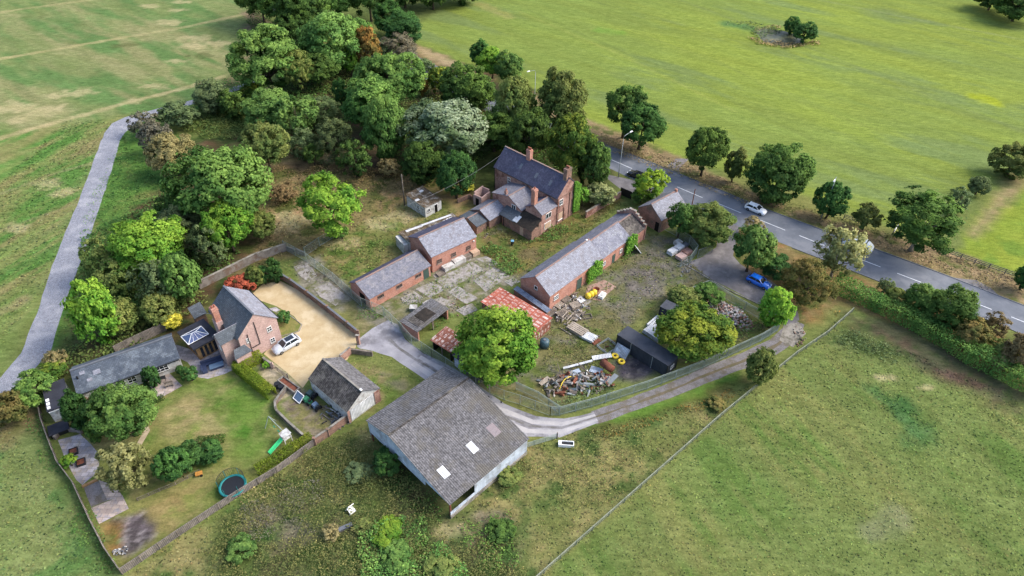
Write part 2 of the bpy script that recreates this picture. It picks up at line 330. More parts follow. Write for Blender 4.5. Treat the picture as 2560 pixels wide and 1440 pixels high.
# faint lines across the meadows: polyline, tone, half width, strength
LINES = [
 ([(-60, 362), (180, 295), (300, 262), (480, 215), (560, 190)], (196, 180, 136), 1.0, 0.85),
 ([(-60, 158), (90, 132), (300, 95), (440, 72), (620, 34)], (188, 176, 128), 1.0, 0.75),
 ([(-60, 40), (60, 22), (200, 3), (320, -12)], (188, 176, 128), 1.0, 0.6),
 ([(60, 40), (90, 90), (130, 130)], (112, 130, 76), 1.2, 0.5),
 ([(-60, 510), (60, 462), (150, 430), (230, 408)], (168, 158, 120), 0.5, 0.5), ([(-60, 600), (60, 555), (190, 510)], (160, 152, 112), 0.5, 0.5),
 ([(-60, 650), (60, 610), (190, 545)], (96, 130, 72), 0.9, 0.5), ([(-60, 720), (60, 660), (160, 610)], (92, 128, 66), 0.9, 0.6),
 ([(-30, 790), (40, 765), (60, 750)], (172, 152, 118), 1.2, 0.7),
 ([(1010, 110), (1140, 163)], (196, 176, 138), 1.6, 0.8),
 ([(1200, 10), (1270, 42)], (176, 162, 104), 2.2, 0.5),
 ([(1250, -10), (1420, 70), (1700, 190), (1990, 330), (2160, 410)], (120, 136, 70), 0.6, 0.6), ([(1700, 0), (2000, 110), (2300, 230), (2560, 330)], (126, 140, 86), 0.8, 0.5), ([(1150, 110), (1330, 190), (1500, 270)], (120, 136, 70), 0.7, 0.4), ([(1300, 30), (1560, 140), (1840, 280)], (166, 172, 92), 0.6, 0.35),
 ([(1450, 20), (1560, 75), (1790, 150), (1960, 240), (2200, 330)], (132, 146, 70), 0.7, 0.6),
 ([(2050, 0), (2300, 50), (2560, 100)], (140, 152, 100), 0.9, 0.6), ([(1540, 60), (1900, 200), (2120, 300), (2400, 390)], (136, 150, 74), 0.6, 0.45),
 ([(1500, 75), (1545, 82)], (120, 164, 66), 2.2, 0.6), ([(1815, 58), (1900, 75)], (90, 130, 78), 2.6, 0.9), ([(2440, 242), (2480, 254)], (176, 186, 30), 2.4, 0.9),
 ([(1495, 1046), (1640, 997), (1770, 938), (1880, 892)], (104, 96, 76), 0.7, 0.9), ([(1490, 1075), (1640, 1030), (1770, 985), (1860, 950)], (92, 84, 52), 0.8, 0.7), ([(1530, 1050), (1750, 985)], (100, 148, 52), 0.8, 0.4),
 ([(1560, 640), (1660, 560)], (124, 132, 72), 1.2, 0.4), ([(2180, 1330), (2240, 1290)], (140, 140, 112), 1.6, 0.6),
 ([(620, 30), (680, 75), (745, 150)], (140, 118, 100), 2.2, 0.9),
]
LINES = [(W2(p), L3(c), w, s) for p, c, w, s in LINES]
SPOTS = [  # pale seed-head patches in the left meadow, dark rush patches
 ((30, 270), 5, 1), ((120, 275), 5, 1), ((200, 230), 4, 1), ((45, 300), 4, 1), ((420, 55), 4, 1), ((490, 95), 5, 1), ((440, 25), 3, 1), ((500, 115), 5, 1), ((370, 15), 3, 1), ((385, 215), 3, 1),
 ((330, 255), 3, 1), ((120, 460), 3, 1), ((160, 480), 3, 1), ((30, 570), 2.5, 1), ((430, 60), 3, 1), ((140, 240), 3, 1), ((450, 5), 3, 1), ((560, 108), 3, 1), ((435, 152), 3, 1),
 ((500, 140), 3.5, 0), ((325, 112), 2.5, 0), ((295, 115), 2.5, 0), ((700, 570), 3.5, 1), ((720, 545), 4, 1), ((1010, 540), 3, 1), ((950, 560), 3, 1), ((820, 395), 4, 1), ((860, 610), 3, 1),
 ((2225, 945), 1.6, 1), ((2320, 970), 1.2, 1), ((990, 960), 1.6, 2), ((960, 935), 1.2, 2), ((750, 1330), 3, 2), ((1230, 1290), 2, 2), ((660, 1300), 3, 2), ((1130, 1330), 2, 1)]
SPOTS = [(W2([p])[0], r, k) for p, r, k in SPOTS]
SPC = [L3((96, 104, 62)), L3((198, 184, 140)), L3((140, 128, 112))]
def ground_colour(x, y):
    base = np.array([L3((116, 130, 72)), L3((138, 140, 84)), L3((90, 116, 58))])
    n1 = vn(x, y, 30, 3)[:, None]; col = base[0] + (base[1] - base[0]) * ss(-0.3, 0.5, n1)
    rough = np.full(x.shape, 0.6)
    for i, (poly, pal, soft, wob, ps, st) in enumerate(REG):
        lo = poly.min(0) - soft - wob - 2; hi = poly.max(0) + soft + wob + 2
        ix = np.nonzero((x > lo[0]) & (x < hi[0]) & (y > lo[1]) & (y < hi[1]))[0]
        if not len(ix): continue
        X, Y = x[ix], y[ix]
        d = sdist(X, Y, poly) + wob * vn(X, Y, 3.5, 50 + i, 3)
        m = ss(-soft, soft, d)
        k = np.nonzero(m > 0)[0]
        if not len(k): continue
        ix = ix[k]; X = X[k]; Y = Y[k]; m = m[k][:, None]
        if st is not None:
            e = st[1] - st[0]; e = e / np.hypot(*e); U = (X * e[0] + Y * e[1]) * 0.22; V = -X * e[1] + Y * e[0]
        else: U, V = X, Y
        a = vn(U, V, ps, 100 + i * 7, 5)[:, None]; b = vn(U, V, ps * 0.6, 300 + i * 7, 5)[:, None]
        sm = i == 5 or i == 6
        c = pal[0] + (pal[1] - pal[0]) * ss(-0.25, 0.45, a) * (0.8 if sm else 1); c = c + (pal[2] - c) * ss(0.02 if sm else -0.05, 0.42, b) * (0.75 if sm else 1)
        if not sm: c = c * (1 + 0.20 * vn(X, Y, 1.1, 900 + i, 3)[:, None]) * (1 + 0.16 * vn(U, V, 3.0, 950 + i, 3)[:, None])
        if sm: c = c * (1 + 0.13 * vn(U * 0.8, V, 1.6, 960 + i, 3)[:, None]) * (1 + 0.10 * vn(U, V, 5, 970 + i, 3)[:, None] * np.array([0.6, 1, 1.4]))
        col[ix] += (c - col[ix]) * m
        rough[ix] += ((0.25 if sm else 0.7) - rough[ix]) * m[:, 0]
    for j, (ln, c, w, s) in enumerate(LINES):
        lo = ln.min(0) - w * 3; hi = ln.max(0) + w * 3
        ix = np.nonzero((x > lo[0]) & (x < hi[0]) & (y > lo[1]) & (y < hi[1]))[0]
        if not len(ix): continue
        d = ldist(x[ix], y[ix], ln) + w * 0.7 * vn(x[ix], y[ix], 2.5, 700 + j, 3)
        m = (1 - ss(0.3 * w, 1.6 * w, d))[:, None] * s * (0.75 + 0.35 * vn(x[ix], y[ix], 5, 720 + j, 2)[:, None])
        col[ix] += (c - col[ix]) * np.clip(m, 0, 1)
    for j, (p, r, k) in enumerate(SPOTS):
        dx = x - p[0]; dy = y - p[1]; ix = np.nonzero((abs(dx) < 2.5 * r) & (abs(dy) < 2 * r))[0]
        if not len(ix): continue
        d = np.hypot(dx[ix] * 0.7, dy[ix] * 1.2) + r * 0.75 * vn(x[ix], y[ix], 1.8, 800 + j, 3)
        col[ix] += (SPC[k] - col[ix]) * (1 - ss(r * 0.25, r * 1.0, d))[:, None] * 0.62
    return np.clip(col, 0.003, 1), rough

def axis(parts):
    a = []
    for lo, hi, st in parts: a += list(np.arange(lo, hi - 1e-6, st))
    a.append(parts[-1][1]); return np.array(a)
gx = axis([(-1600, -400, 150), (-400, -220, 20), (-220, -100, 0.9), (-100, 100, 0.42), (100, 220, 0.9), (220, 400, 20), (400, 1600, 150)])
gy = axis([(-600, 0, 100), (0, 26, 4), (26, 150, 0.42), (150, 290, 0.7), (290, 420, 10), (420, 2400, 180)])
X, Y = np.meshgrid(gx, gy); xs, ys = X.ravel(), Y.ravel()
gc, gr = ground_colour(xs, ys)
nx, ny = len(gx), len(gy)
ii, jj = np.meshgrid(np.arange(nx - 1), np.arange(ny - 1)); a0 = (jj * nx + ii).ravel()
me = bpy.data.meshes.new('ground')
co = np.stack([xs, ys, np.zeros_like(xs)], 1)
me.vertices.add(len(co)); me.vertices.foreach_set('co', co.ravel())
fq = np.stack([a0, a0 + 1, a0 + nx + 1, a0 + nx], 1)
me.loops.add(fq.size); me.loops.foreach_set('vertex_index', fq.ravel())
me.polygons.add(len(fq)); me.polygons.foreach_set('loop_start', np.arange(len(fq)) * 4); me.polygons.foreach_set('loop_total', np.full(len(fq), 4))
me.update()
at_ = me.color_attributes.new('Col', 'FLOAT_COLOR', 'POINT')
at_.data.foreach_set('color', np.concatenate([gc, gr[:, None]], 1).ravel())
ground = bpy.data.objects.new('ground', me); COL.objects.link(ground); ground['kind'] = 'structure'
m = bpy.data.materials.new('meadow'); m.use_nodes = True; nt = m.node_tree; bs = nt.nodes['Principled BSDF']
va = nt.nodes.new('ShaderNodeVertexColor'); va.layer_name = 'Col'
pos = nt.nodes.new('ShaderNodeNewGeometry').outputs['Position']
mp = nt.nodes.new('ShaderNodeMapping'); mp.inputs['Scale'].default_value = (1.0, 1.0, 1.0); mp.inputs['Rotation'].default_value = (0, 0, math.radians(35)); nt.links.new(pos, mp.inputs[0])
mp2 = nt.nodes.new('ShaderNodeMapping'); mp2.inputs['Scale'].default_value = (0.45, 1.3, 1.0); mp2.inputs['Rotation'].default_value = (0, 0, math.radians(35)); nt.links.new(pos, mp2.inputs[0])
f1 = noise(nt, mp2.outputs[0], 1.1, 5, 0.75); f2 = noise(nt, mp.outputs[0], 3.2, 4, 0.8)
o = mix(nt, ramp(nt, f1, 0.3, 0.7), (0.62, 0.66, 0.6), (1.36, 1.33, 1.34))
o2 = mix(nt, ramp(nt, f2, 0.3, 0.7), (0.66,) * 3, (1.34,) * 3)
f3 = noise(nt, mp2.outputs[0], 0.32, 6, 0.75)
det = mix(nt, 1.0, mix(nt, 1.0, o, o2, 'MULTIPLY'), mix(nt, ramp(nt, f3, 0.35, 0.65), (0.86, 0.88, 0.8), (1.13, 1.11, 1.16)), 'MULTIPLY')
fade = mix(nt, va.outputs['Alpha'], mix(nt, 0.75, (1, 1, 1), det), det)
nt.links.new(mix(nt, 1.0, va.outputs['Color'], fade, 'MULTIPLY'), bs.inputs['Base Color'])
bs.inputs['Roughness'].default_value = 1.0; bs.inputs['Specular IOR Level'].default_value = 0.05
bp = nt.nodes.new('ShaderNodeBump'); bp.inputs['Strength'].default_value = 0.5; bp.inputs['Distance'].default_value = 0.25
nt.links.new(f1, bp.inputs['Height']); nt.links.new(bp.outputs[0], bs.inputs['Normal'])
me.materials.append(m)

# ---------------------------------------------------------------- flat made surfaces
def sheet(name, px, m, z, wob=0.0, sub=1.5, px2=None):
    """a flat surface as one triangulated polygon with a slightly irregular rim"""
    w = W2(px); pts = []
    for i in range(len(w)):
        a, b = w[i], w[(i + 1) % len(w)]; n = max(1, int(np.hypot(*(b - a)) / sub))
        for j in range(n): pts.append(a + (b - a) * j / n)
    pts = np.array(pts)
    if wob: pts = pts + wob * np.stack([vn(pts[:, 0], pts[:, 1], 1.6, 5, 2), vn(pts[:, 0], pts[:, 1], 1.6, 9, 2)], 1)
    mb = MB(); mb.add([(p[0], p[1], z) for p in pts], [tuple(range(len(pts)))])
    a = sum(pts[i][0] * pts[(i + 1) % len(pts)][1] - pts[(i + 1) % len(pts)][0] * pts[i][1] for i in range(len(pts)))
    if a < 0: mb.f = [tuple(reversed(mb.f[0]))]
    o = mb.build(name, m); o['kind'] = 'structure'; return o
def strip(name, pa, pb, m, z, wob=0.0):
    """road surface between two edge lines given with the same number of points"""
    A, B = W2(pa), W2(pb); mb = MB(); n = 0; rows = []
    for i in range(len(A) - 1):
        k = max(1, int(np.hypot(*(A[i + 1] - A[i])) / 2.0))
        for j in range(k): rows.append((A[i] + (A[i + 1] - A[i]) * j / k, B[i] + (B[i + 1] - B[i]) * j / k))
    rows.append((A[-1], B[-1]))
    for a, b in rows:
        w1 = wob * vn(np.array([a[0]]), np.array([a[1]]), 1.7, 4, 3)[0]; w2 = wob * vn(np.array([b[0]]), np.array([b[1]]), 1.7, 8, 3)[0]
        e = (b - a) / (np.hypot(*(b - a)) + 1e-9); a = a - e * w1; b = b + e * w2
        mb.v += [(a[0], a[1], z), (b[0], b[1], z)]
    for i in range(len(rows) - 1): mb.f.append((2 * i, 2 * i + 1, 2 * i + 3, 2 * i + 2))
    o = mb.build(name, m); o['kind'] = 'structure'
    if o.data.polygons[0].normal.z < 0: o.data.flip_normals()
    return o
def kerb(pts, w=0.18, h=0.12, m=None, name='kerb', z0=0.0):
    A = [Vector((p[0], p[1], 0)) for p in W2(pts)]; mb = MB()
    for a, b in zip(A[:-1], A[1:]): mb.bar(a + Vector((0, 0, z0 + h / 2 - 0.02)), b + Vector((0, 0, z0 + h / 2 - 0.02)), w, h + 0.04)
    o = mb.build(name, m or MATS['concrete']); o['kind'] = 'structure'; return o

M_road = mat('asphalt', (126, 132, 142), 0.85, (112, 118, 128), 0.35, col3=(140, 144, 152), n3=0.12, var=0.10)
M_lane = mat('lane_asphalt', (188, 186, 190), 0.9, (164, 162, 168), 0.35, col3=(136, 134, 138), n3=0.22, var=0.12)
M_layby = mat('layby_asphalt', (136, 132, 134), 0.9, (116, 112, 112), 0.5, col3=(150, 146, 146), n3=0.4, var=0.12)
M_gravel = mat('gravel', (170, 172, 182), 0.95, (142, 145, 155), 2.4, col3=(184, 185, 192), n3=0.3, var=0.5, bump=0.6)
M_gravel2 = mat('gravel_brown', (146, 142, 144), 0.95, (124, 120, 118), 1.0, col3=(126, 118, 106), n3=0.5, var=0.3, bump=0.5)
M_sand = mat('sandy_gravel', (218, 196, 154), 0.95, (206, 182, 138), 0.7, col3=(228, 208, 170), n3=0.25, var=0.10)
M_pave = mat('paving', (206, 200, 204), 0.9, (180, 176, 184), 0.8, pat='slab', col3=(194, 180, 164), n3=0.6, var=0.12)
M_pave_r = mat('paving_buff', (214, 196, 182), 0.9, (190, 174, 168), 0.8, pat='slab', col3=(176, 172, 180), n3=0.6, var=0.12)
M_paint = mat('road_paint', (236, 240, 244), 0.7, (206, 212, 220), 1.5, k=0.85, var=0.1)
M_slabc = mat('old_slabs', (182, 176, 170), 0.95, (158, 152, 144), 1.2, 0.45, 0.6, col3=(132, 130, 98), n3=0.7, var=0.25)
M_tan_path = mat('sandstone_path', (206, 188, 156), 0.9, (186, 168, 140), 1.0, var=0.15)
M_fire = mat('ash', (98, 90, 92), 1.0, (70, 64, 66), 1.5, col3=(150, 144, 146), n3=1.0)

FAR_E = [(520, -90), (700, -15), (830, 45), (1030, 135), (1222, 228), (1496, 354), (1561, 379), (1633, 408), (1708, 439), (1800, 475), (1916, 523.6), (2067, 579), (2174, 618), (2290, 660), (2388, 697), (2485, 735), (2560, 764), (2760, 850), (3060, 985)]
NEAR_E = [(480, -60), (670, 20), (800, 80), (1000, 175), (1190, 266), (1400, 362), (1505, 412), (1590, 452), (1690, 497), (1790, 541), (1850, 568), (1980, 618), (2100, 664), (2232, 716), (2330, 752), (2443, 788), (2527, 822), (2730, 915), (3030, 1060)]
main_road = strip('main_road', FAR_E, NEAR_E, M_road, 0.012)
kerb(FAR_E[4:], 0.16, 0.10, M_lead)
kerb([(1980, 619.5), (2100, 665.5), (2232, 717.5), (2330, 753.5), (2443, 789.5), (2527, 823.5), (2730, 917)], 0.16, 0.10, M_lead)
mb = MB()
for a, b in [((1197, 255), (1222, 266)), ((1420, 353), (1470, 374)), ((1528.6, 399.4), (1580, 421.7)), ((1610, 434), (1664, 456)), ((1693.3, 467.5), (1756.4, 494.4)), ((1793, 507.8), (1853.3, 532.8)), ((1900.3, 550), (1962.8, 575.6)), ((1998, 588.9), (2078, 620.5)), ((2127, 639), (2201, 667.5)),
             ((2243.3, 683.3), (2323.9, 713.9)), ((2372, 733), (2420, 751)), ((2440, 758.5), (2478.9, 773.6)), ((2528, 792.2), (2590, 817)), ((2640, 838), (2700, 862))]:
    A, B = G(*a), G(*b); d = (B - A).normalized(); n = Vector((-d.y, d.x, 0)) * 0.075
    mb.add([A - n, B - n, B + n, A + n], [(0, 1, 2, 3)])
for i, v in enumerate(mb.v): mb.v[i] = (v[0], v[1], 0.018)
mk_ = mb.build('road_markings', M_paint); mk_['kind'] = 'structure'

sheet('layby', [(1815, 548), (1850, 566), (1842, 590), (1838, 620), (1832, 640), (1850, 660), (1880, 680), (1925, 700), (1960, 728), (1990, 770), (2000, 800), (1975, 812), (1945, 800), (1900, 762), (1850, 735), (1790, 705), (1745, 672), (1722, 655), (1760, 640), (1790, 618), (1800, 590)], M_layby, 0.008, 0.25)
sheet('gateway_apron', [(1500, 432), (1590, 452), (1660, 484), (1640, 500), (1560, 478), (1545, 468)], M_layby, 0.008, 0.1)
sheet('gateway_apron', [(2384, 694), (2440, 700), (2478, 720), (2500, 742), (2440, 720)], M_layby, 0.008, 0.1)
sheet('gateway_apron', [(1664, 418), (1690, 396), (1722, 398), (1700, 420), (1700, 436)], M_gravel2, 0.008, 0.3)
LU = [(893, 850), (930, 822), (970, 800), (995, 812), (1012, 850), (1060, 882), (1130, 918), (1200, 965), (1260, 1010), (1340, 1040), (1410, 1047), (1485, 1031)]
LL = [(893, 868), (900, 872), (930, 878), (950, 884), (980, 892), (1020, 918), (1065, 950), (1130, 1000), (1210, 1050), (1310, 1092), (1400, 1092), (1497, 1057)]
strip('farm_lane', LU, LL, M_lane, 0.010, 0.3)
M_lane_c = mat('lane_centre', (150, 148, 150), 0.95, (118, 114, 108), 0.7, var=0.2); M_lane_w = mat('lane_wheel_track', (206, 202, 202), 0.9, (184, 182, 184), 0.5, var=0.12)
def along(U_, L_, i0, f0, f1, name, m, z, wob=0.2):
    fr = lambda f: [(a[0] + (b[0] - a[0]) * f, a[1] + (b[1] - a[1]) * f) for a, b in zip(U_[i0:], L_[i0:])]
    return strip(name, fr(f0), fr(f1), m, z, wob)
along(LU, LL, 3, 0.43, 0.55, 'lane_centre', M_lane_c, 0.018); along(LU, LL, 5, 0.18, 0.38, 'lane_wheel_track', M_lane_w, 0.018, 0.15); along(LU, LL, 5, 0.62, 0.84, 'lane_wheel_track', M_lane_w, 0.018, 0.15)
TU = [(1478, 1030), (1600, 985), (1750, 925), (1860, 880), (1925, 848), (1955, 822), (1985, 800)]
TL = [(1492, 1061), (1640, 1009), (1800, 945), (1900, 908), (1968, 872), (2000, 845), (2012, 812)]
strip('gravel_lane', TU, TL, M_gravel2, 0.006, 0.35)
M_dirt = mat('lane_dirt', (124, 112, 92), 0.95, (104, 100, 72), 0.8, var=0.25)
along(TU, TL, 0, 0.42, 0.58, 'lane_dirt_centre', M_dirt, 0.014, 0.35)
sheet('concrete_apron', [(1962, 812), (1998, 806), (2014, 834), (1982, 868), (1948, 852)], M_conc, 0.024, 0.2)
GL_ = [(-200, 1180), (-60, 1010), (0, 946), (53, 883), (69, 839), (94, 783), (119, 700), (155, 600), (192, 514), (236, 398), (261, 333), (280, 308), (313, 293), (390, 272), (482, 250), (560, 226), (605, 210), (660, 180)]
GR_ = [(-60, 1200), (-10, 1030), (30, 972), (85, 925), (128, 872), (150, 800), (176, 720), (212, 630), (242, 540), (286, 400), (300, 350), (312, 332), (336, 312), (396, 286), (484, 260), (563, 238), (608, 220), (670, 190)]
strip('gravel_track', GL_, GR_, M_gravel, 0.010, 0.3)
sheet('sandy_drive', [(622, 742), (655, 712), (700, 702), (740, 722), (800, 762), (893, 836), (890, 868), (878, 882), (868, 900), (800, 910), (757, 970), (716, 930), (660, 885), (690, 852), (744, 830), (752, 812), (735, 790), (690, 765)], M_sand, 0.010, 0.05)
sheet('cottage_patio', [(440, 862), (500, 880), (560, 860), (640, 880), (650, 905), (600, 916), (560, 935), (520, 947), (494, 942), (470, 905), (430, 890)], M_pave, 0.010, 0.1)
sheet('annex_terrace', [(370, 950), (420, 930), (455, 965), (400, 995), (380, 985)], M_pave_r, 0.012, 0.1)
sheet('garden_path', [(345, 1040), (360, 1050), (376, 1075), (342, 1133), (332, 1128), (362, 1076), (346, 1056)], M_tan_path, 0.012, 0.1)
sheet('slab_terrace', [(145, 1100), (200, 1085), (228, 1110), (250, 1140), (244, 1180), (205, 1212), (190, 1200), (165, 1150)], M_pave, 0.012, 0.1)
sheet('gravel_bed', [(208, 1215), (245, 1200), (268, 1252), (228, 1268)], M_gravel2, 0.012, 0.1)
sheet('sunken_slabs', [(246, 1200), (290, 1215), (306, 1240), (268, 1252)], M_pave_r, 0.016, 0.1)
sheet('square_patio', [(228, 1270), (306, 1238), (322, 1272), (248, 1310)], M_pave_r, 0.020, 0.0)
# broken concrete of the farmyard, plate by plate
PL = [[(1086, 700), (1180, 655), (1212, 675), (1118, 724)], [(1120, 730), (1146, 715), (1196, 746), (1165, 760)], [(1182, 700), (1236, 668), (1275, 690), (1215, 730)],
      [(1040, 722), (1082, 704), (1112, 724), (1075, 745)], [(1060, 757), (1100, 742), (1140, 760), (1095, 775)], [(1215, 640), (1250, 660), (1228, 666), (1190, 648)], [(1262, 705), (1282, 694), (1300, 704), (1280, 716)], [(1110, 660), (1170, 640), (1178, 650), (1088, 695), (1082, 690)], [(1000, 745), (1035, 728), (1060, 745), (1020, 762)], [(1140, 775), (1180, 758), (1195, 775), (1160, 790)],
      [(736, 668), (775, 655), (792, 690), (772, 705), (748, 690)], [(785, 722), (822, 705), (866, 740), (840, 765), (800, 742)], [(960, 1000), (962, 1000), (962, 1002), (960, 1002)]]
for i_, q in enumerate(PL[:-1]): sheet('concrete_plate', q, M_slabc, 0.02 + 0.004 * i_, 0.18, 0.8)
sheet('brick_pad', [(1470, 715), (1510, 700), (1540, 716), (1500, 752), (1462, 745)], mat('brick_pad', (190, 160, 144), 0.9, (168, 132, 116), 1.2), 0.012, 0.2)
sheet('concrete_pad', [(1425, 758), (1450, 738), (1480, 752), (1452, 775)], M_conc, 0.012, 0.2)
sheet('front_path', [(668, 772), (690, 780), (700, 775), (690, 768)], M_pave, 0.012, 0.05)
kerb([(1705, 658), (1760, 690), (1820, 725), (1900, 762)], 0.2, 0.12)
kerb([(690, 783), (712, 778), (755, 812), (748, 828), (700, 842)], 0.12, 0.08)
sheet('flower_bed', [(692, 784), (712, 780), (752, 812), (744, 826), (702, 840)], mat('lawn_strip', (122, 130, 64), 0.95, (160, 146, 90), 1.0), 0.013, 0.05)
pond = sheet('pond', [(1885, 78), (1905, 70), (1960, 78), (2000, 90), (2010, 105), (1960, 116), (1910, 106)], mat('pond_mud', (104, 108, 72), 0.5, (76, 80, 62), 0.4, col3=(124, 120, 86)), 0.012, 0.6)
# ---------------------------------------------------------------- foliage
def leaf_mat(name, cA, cB, bias=0.0, k=1.05, pale=None, t=0.42):
    m = bpy.data.materials.new(name); m.use_nodes = True; nt = m.node_tree; bs = nt.nodes['Principled BSDF']
    va = nt.nodes.new('ShaderNodeVertexColor'); va.layer_name = 'Lv'
    sep = nt.nodes.new('ShaderNodeSeparateColor'); nt.links.new(va.outputs[0], sep.inputs[0])
    oi = nt.nodes.new('ShaderNodeObjectInfo')
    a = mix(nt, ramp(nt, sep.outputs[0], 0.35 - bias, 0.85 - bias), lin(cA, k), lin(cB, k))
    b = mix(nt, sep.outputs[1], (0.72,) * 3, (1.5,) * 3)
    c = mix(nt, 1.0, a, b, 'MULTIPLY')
    c = mix(nt, 1.0, c, oi.outputs['Color'], 'MULTIPLY')
    nt.links.new(c, bs.inputs['Base Color']); bs.inputs['Roughness'].default_value = 0.8; bs.inputs['Specular IOR Level'].default_value = 0.15
    tr = nt.nodes.new('ShaderNodeBsdfTranslucent'); nt.links.new(c, tr.inputs['Color'])
    ms = nt.nodes.new('ShaderNodeMixShader'); ms.inputs[0].default_value = t
    nt.links.new(bs.outputs[0], ms.inputs[1]); nt.links.new(tr.outputs[0], ms.inputs[2]); nt.links.new(ms.outputs[0], nt.nodes['Material Output'].inputs[0])
    return m
LM = {
 'green': leaf_mat('leaves_green', (80, 118, 58), (124, 154, 78)), 'dark': leaf_mat('leaves_dark', (64, 92, 46), (102, 130, 60)),  # dark and deep carry yellowish highlights painted into their second tone
 'deep': leaf_mat('leaves_deep', (52, 88, 48), (84, 122, 60)), 'light': leaf_mat('leaves_light', (104, 158, 58), (158, 190, 72)),
 'lime': leaf_mat('leaves_lime', (104, 148, 54), (168, 184, 62)), 'yellow': leaf_mat('leaves_yellow', (84, 118, 50), (148, 156, 58), bias=-0.12),
 'olive': leaf_mat('leaves_olive', (98, 122, 64), (134, 142, 78)), 'orange': leaf_mat('leaves_orange', (122, 112, 60), (174, 130, 68)),
 'silver': leaf_mat('leaves_silver', (108, 132, 86), (180, 194, 160), bias=-0.1, k=0.85), 'birch': leaf_mat('leaves_birch', (144, 150, 94), (176, 176, 118), k=0.9), 'russet': leaf_mat('leaves_russet', (104, 116, 62), (148, 132, 78), k=0.95), 'bare': leaf_mat('twigs', (122, 118, 98), (150, 146, 124), k=0.8),
 'tan': leaf_mat('leaves_tan', (134, 128, 86), (170, 156, 108)), 'grey': leaf_mat('leaves_grey', (88, 108, 70), (124, 140, 92)),
 'rust': leaf_mat('leaves_rust', (150, 82, 62), (188, 106, 80)), 'gold': leaf_mat('leaves_gold', (214, 212, 80), (248, 240, 110), k=0.8),
 'cream': leaf_mat('leaves_cream', (128, 148, 88), (212, 214, 150), k=0.62), 'ivy': leaf_mat('leaves_ivy', (88, 136, 54), (130, 172, 66)),
 'clipped': leaf_mat('leaves_clipped', (110, 134, 46), (150, 160, 54), k=1.1), 'weed': leaf_mat('weeds', (98, 110, 62), (138, 134, 82), k=1.1), 'brown': leaf_mat('leaves_brown', (116, 104, 72), (146, 126, 88)),
}
def leafmesh(name, cen, nrm, cdir, size, lv, up=0.0, nprng=None, aspect=0.62, bnd=0.25):
    """one mesh of small rhombic leaf sprays; cen (n,3), nrm = facing, cdir = shading normal, lv (n,2) tone"""
    R_ = nprng; n = len(cen)
    rv = R_.normal(size=(n, 3)); t = np.cross(nrm, rv); t /= np.linalg.norm(t, axis=1)[:, None] + 1e-9
    b = np.cross(nrm, t); s = (size * R_.uniform(0.6, 1.35, n))[:, None]
    bend = nrm * s * bnd
    v = np.stack([cen - t * s, cen - b * s * aspect + bend, cen + t * s, cen + b * s * aspect + bend], 1)
    fn = np.cross(v[:, 2] - v[:, 0], v[:, 3] - v[:, 1]); wrong = (fn * cdir).sum(1) < 0; v[wrong] = v[wrong][:, ::-1]
    v = v.reshape(-1, 3)
    me = bpy.data.meshes.new(name); me.vertices.add(4 * n); me.vertices.foreach_set('co', v.ravel())
    me.loops.add(4 * n); me.loops.foreach_set('vertex_index', np.arange(4 * n)); me.polygons.add(n)
    me.polygons.foreach_set('loop_start', np.arange(n) * 4); me.polygons.foreach_set('loop_total', np.full(n, 4)); me.polygons.foreach_set('use_smooth', np.ones(n, bool)); me.update()
    ca = me.color_attributes.new('Lv', 'FLOAT_COLOR', 'POINT'); c = np.zeros((n, 4)); c[:, :2] = lv; c[:, 3] = 1
    ca.data.foreach_set('color', np.repeat(c, 4, 0).ravel())
    nn = cdir + R_.normal(size=(n, 3)) * 0.28; nn /= np.linalg.norm(nn, axis=1)[:, None]
    me.normals_split_custom_set_from_vertices(np.repeat(nn, 4, 0).tolist())
    return me
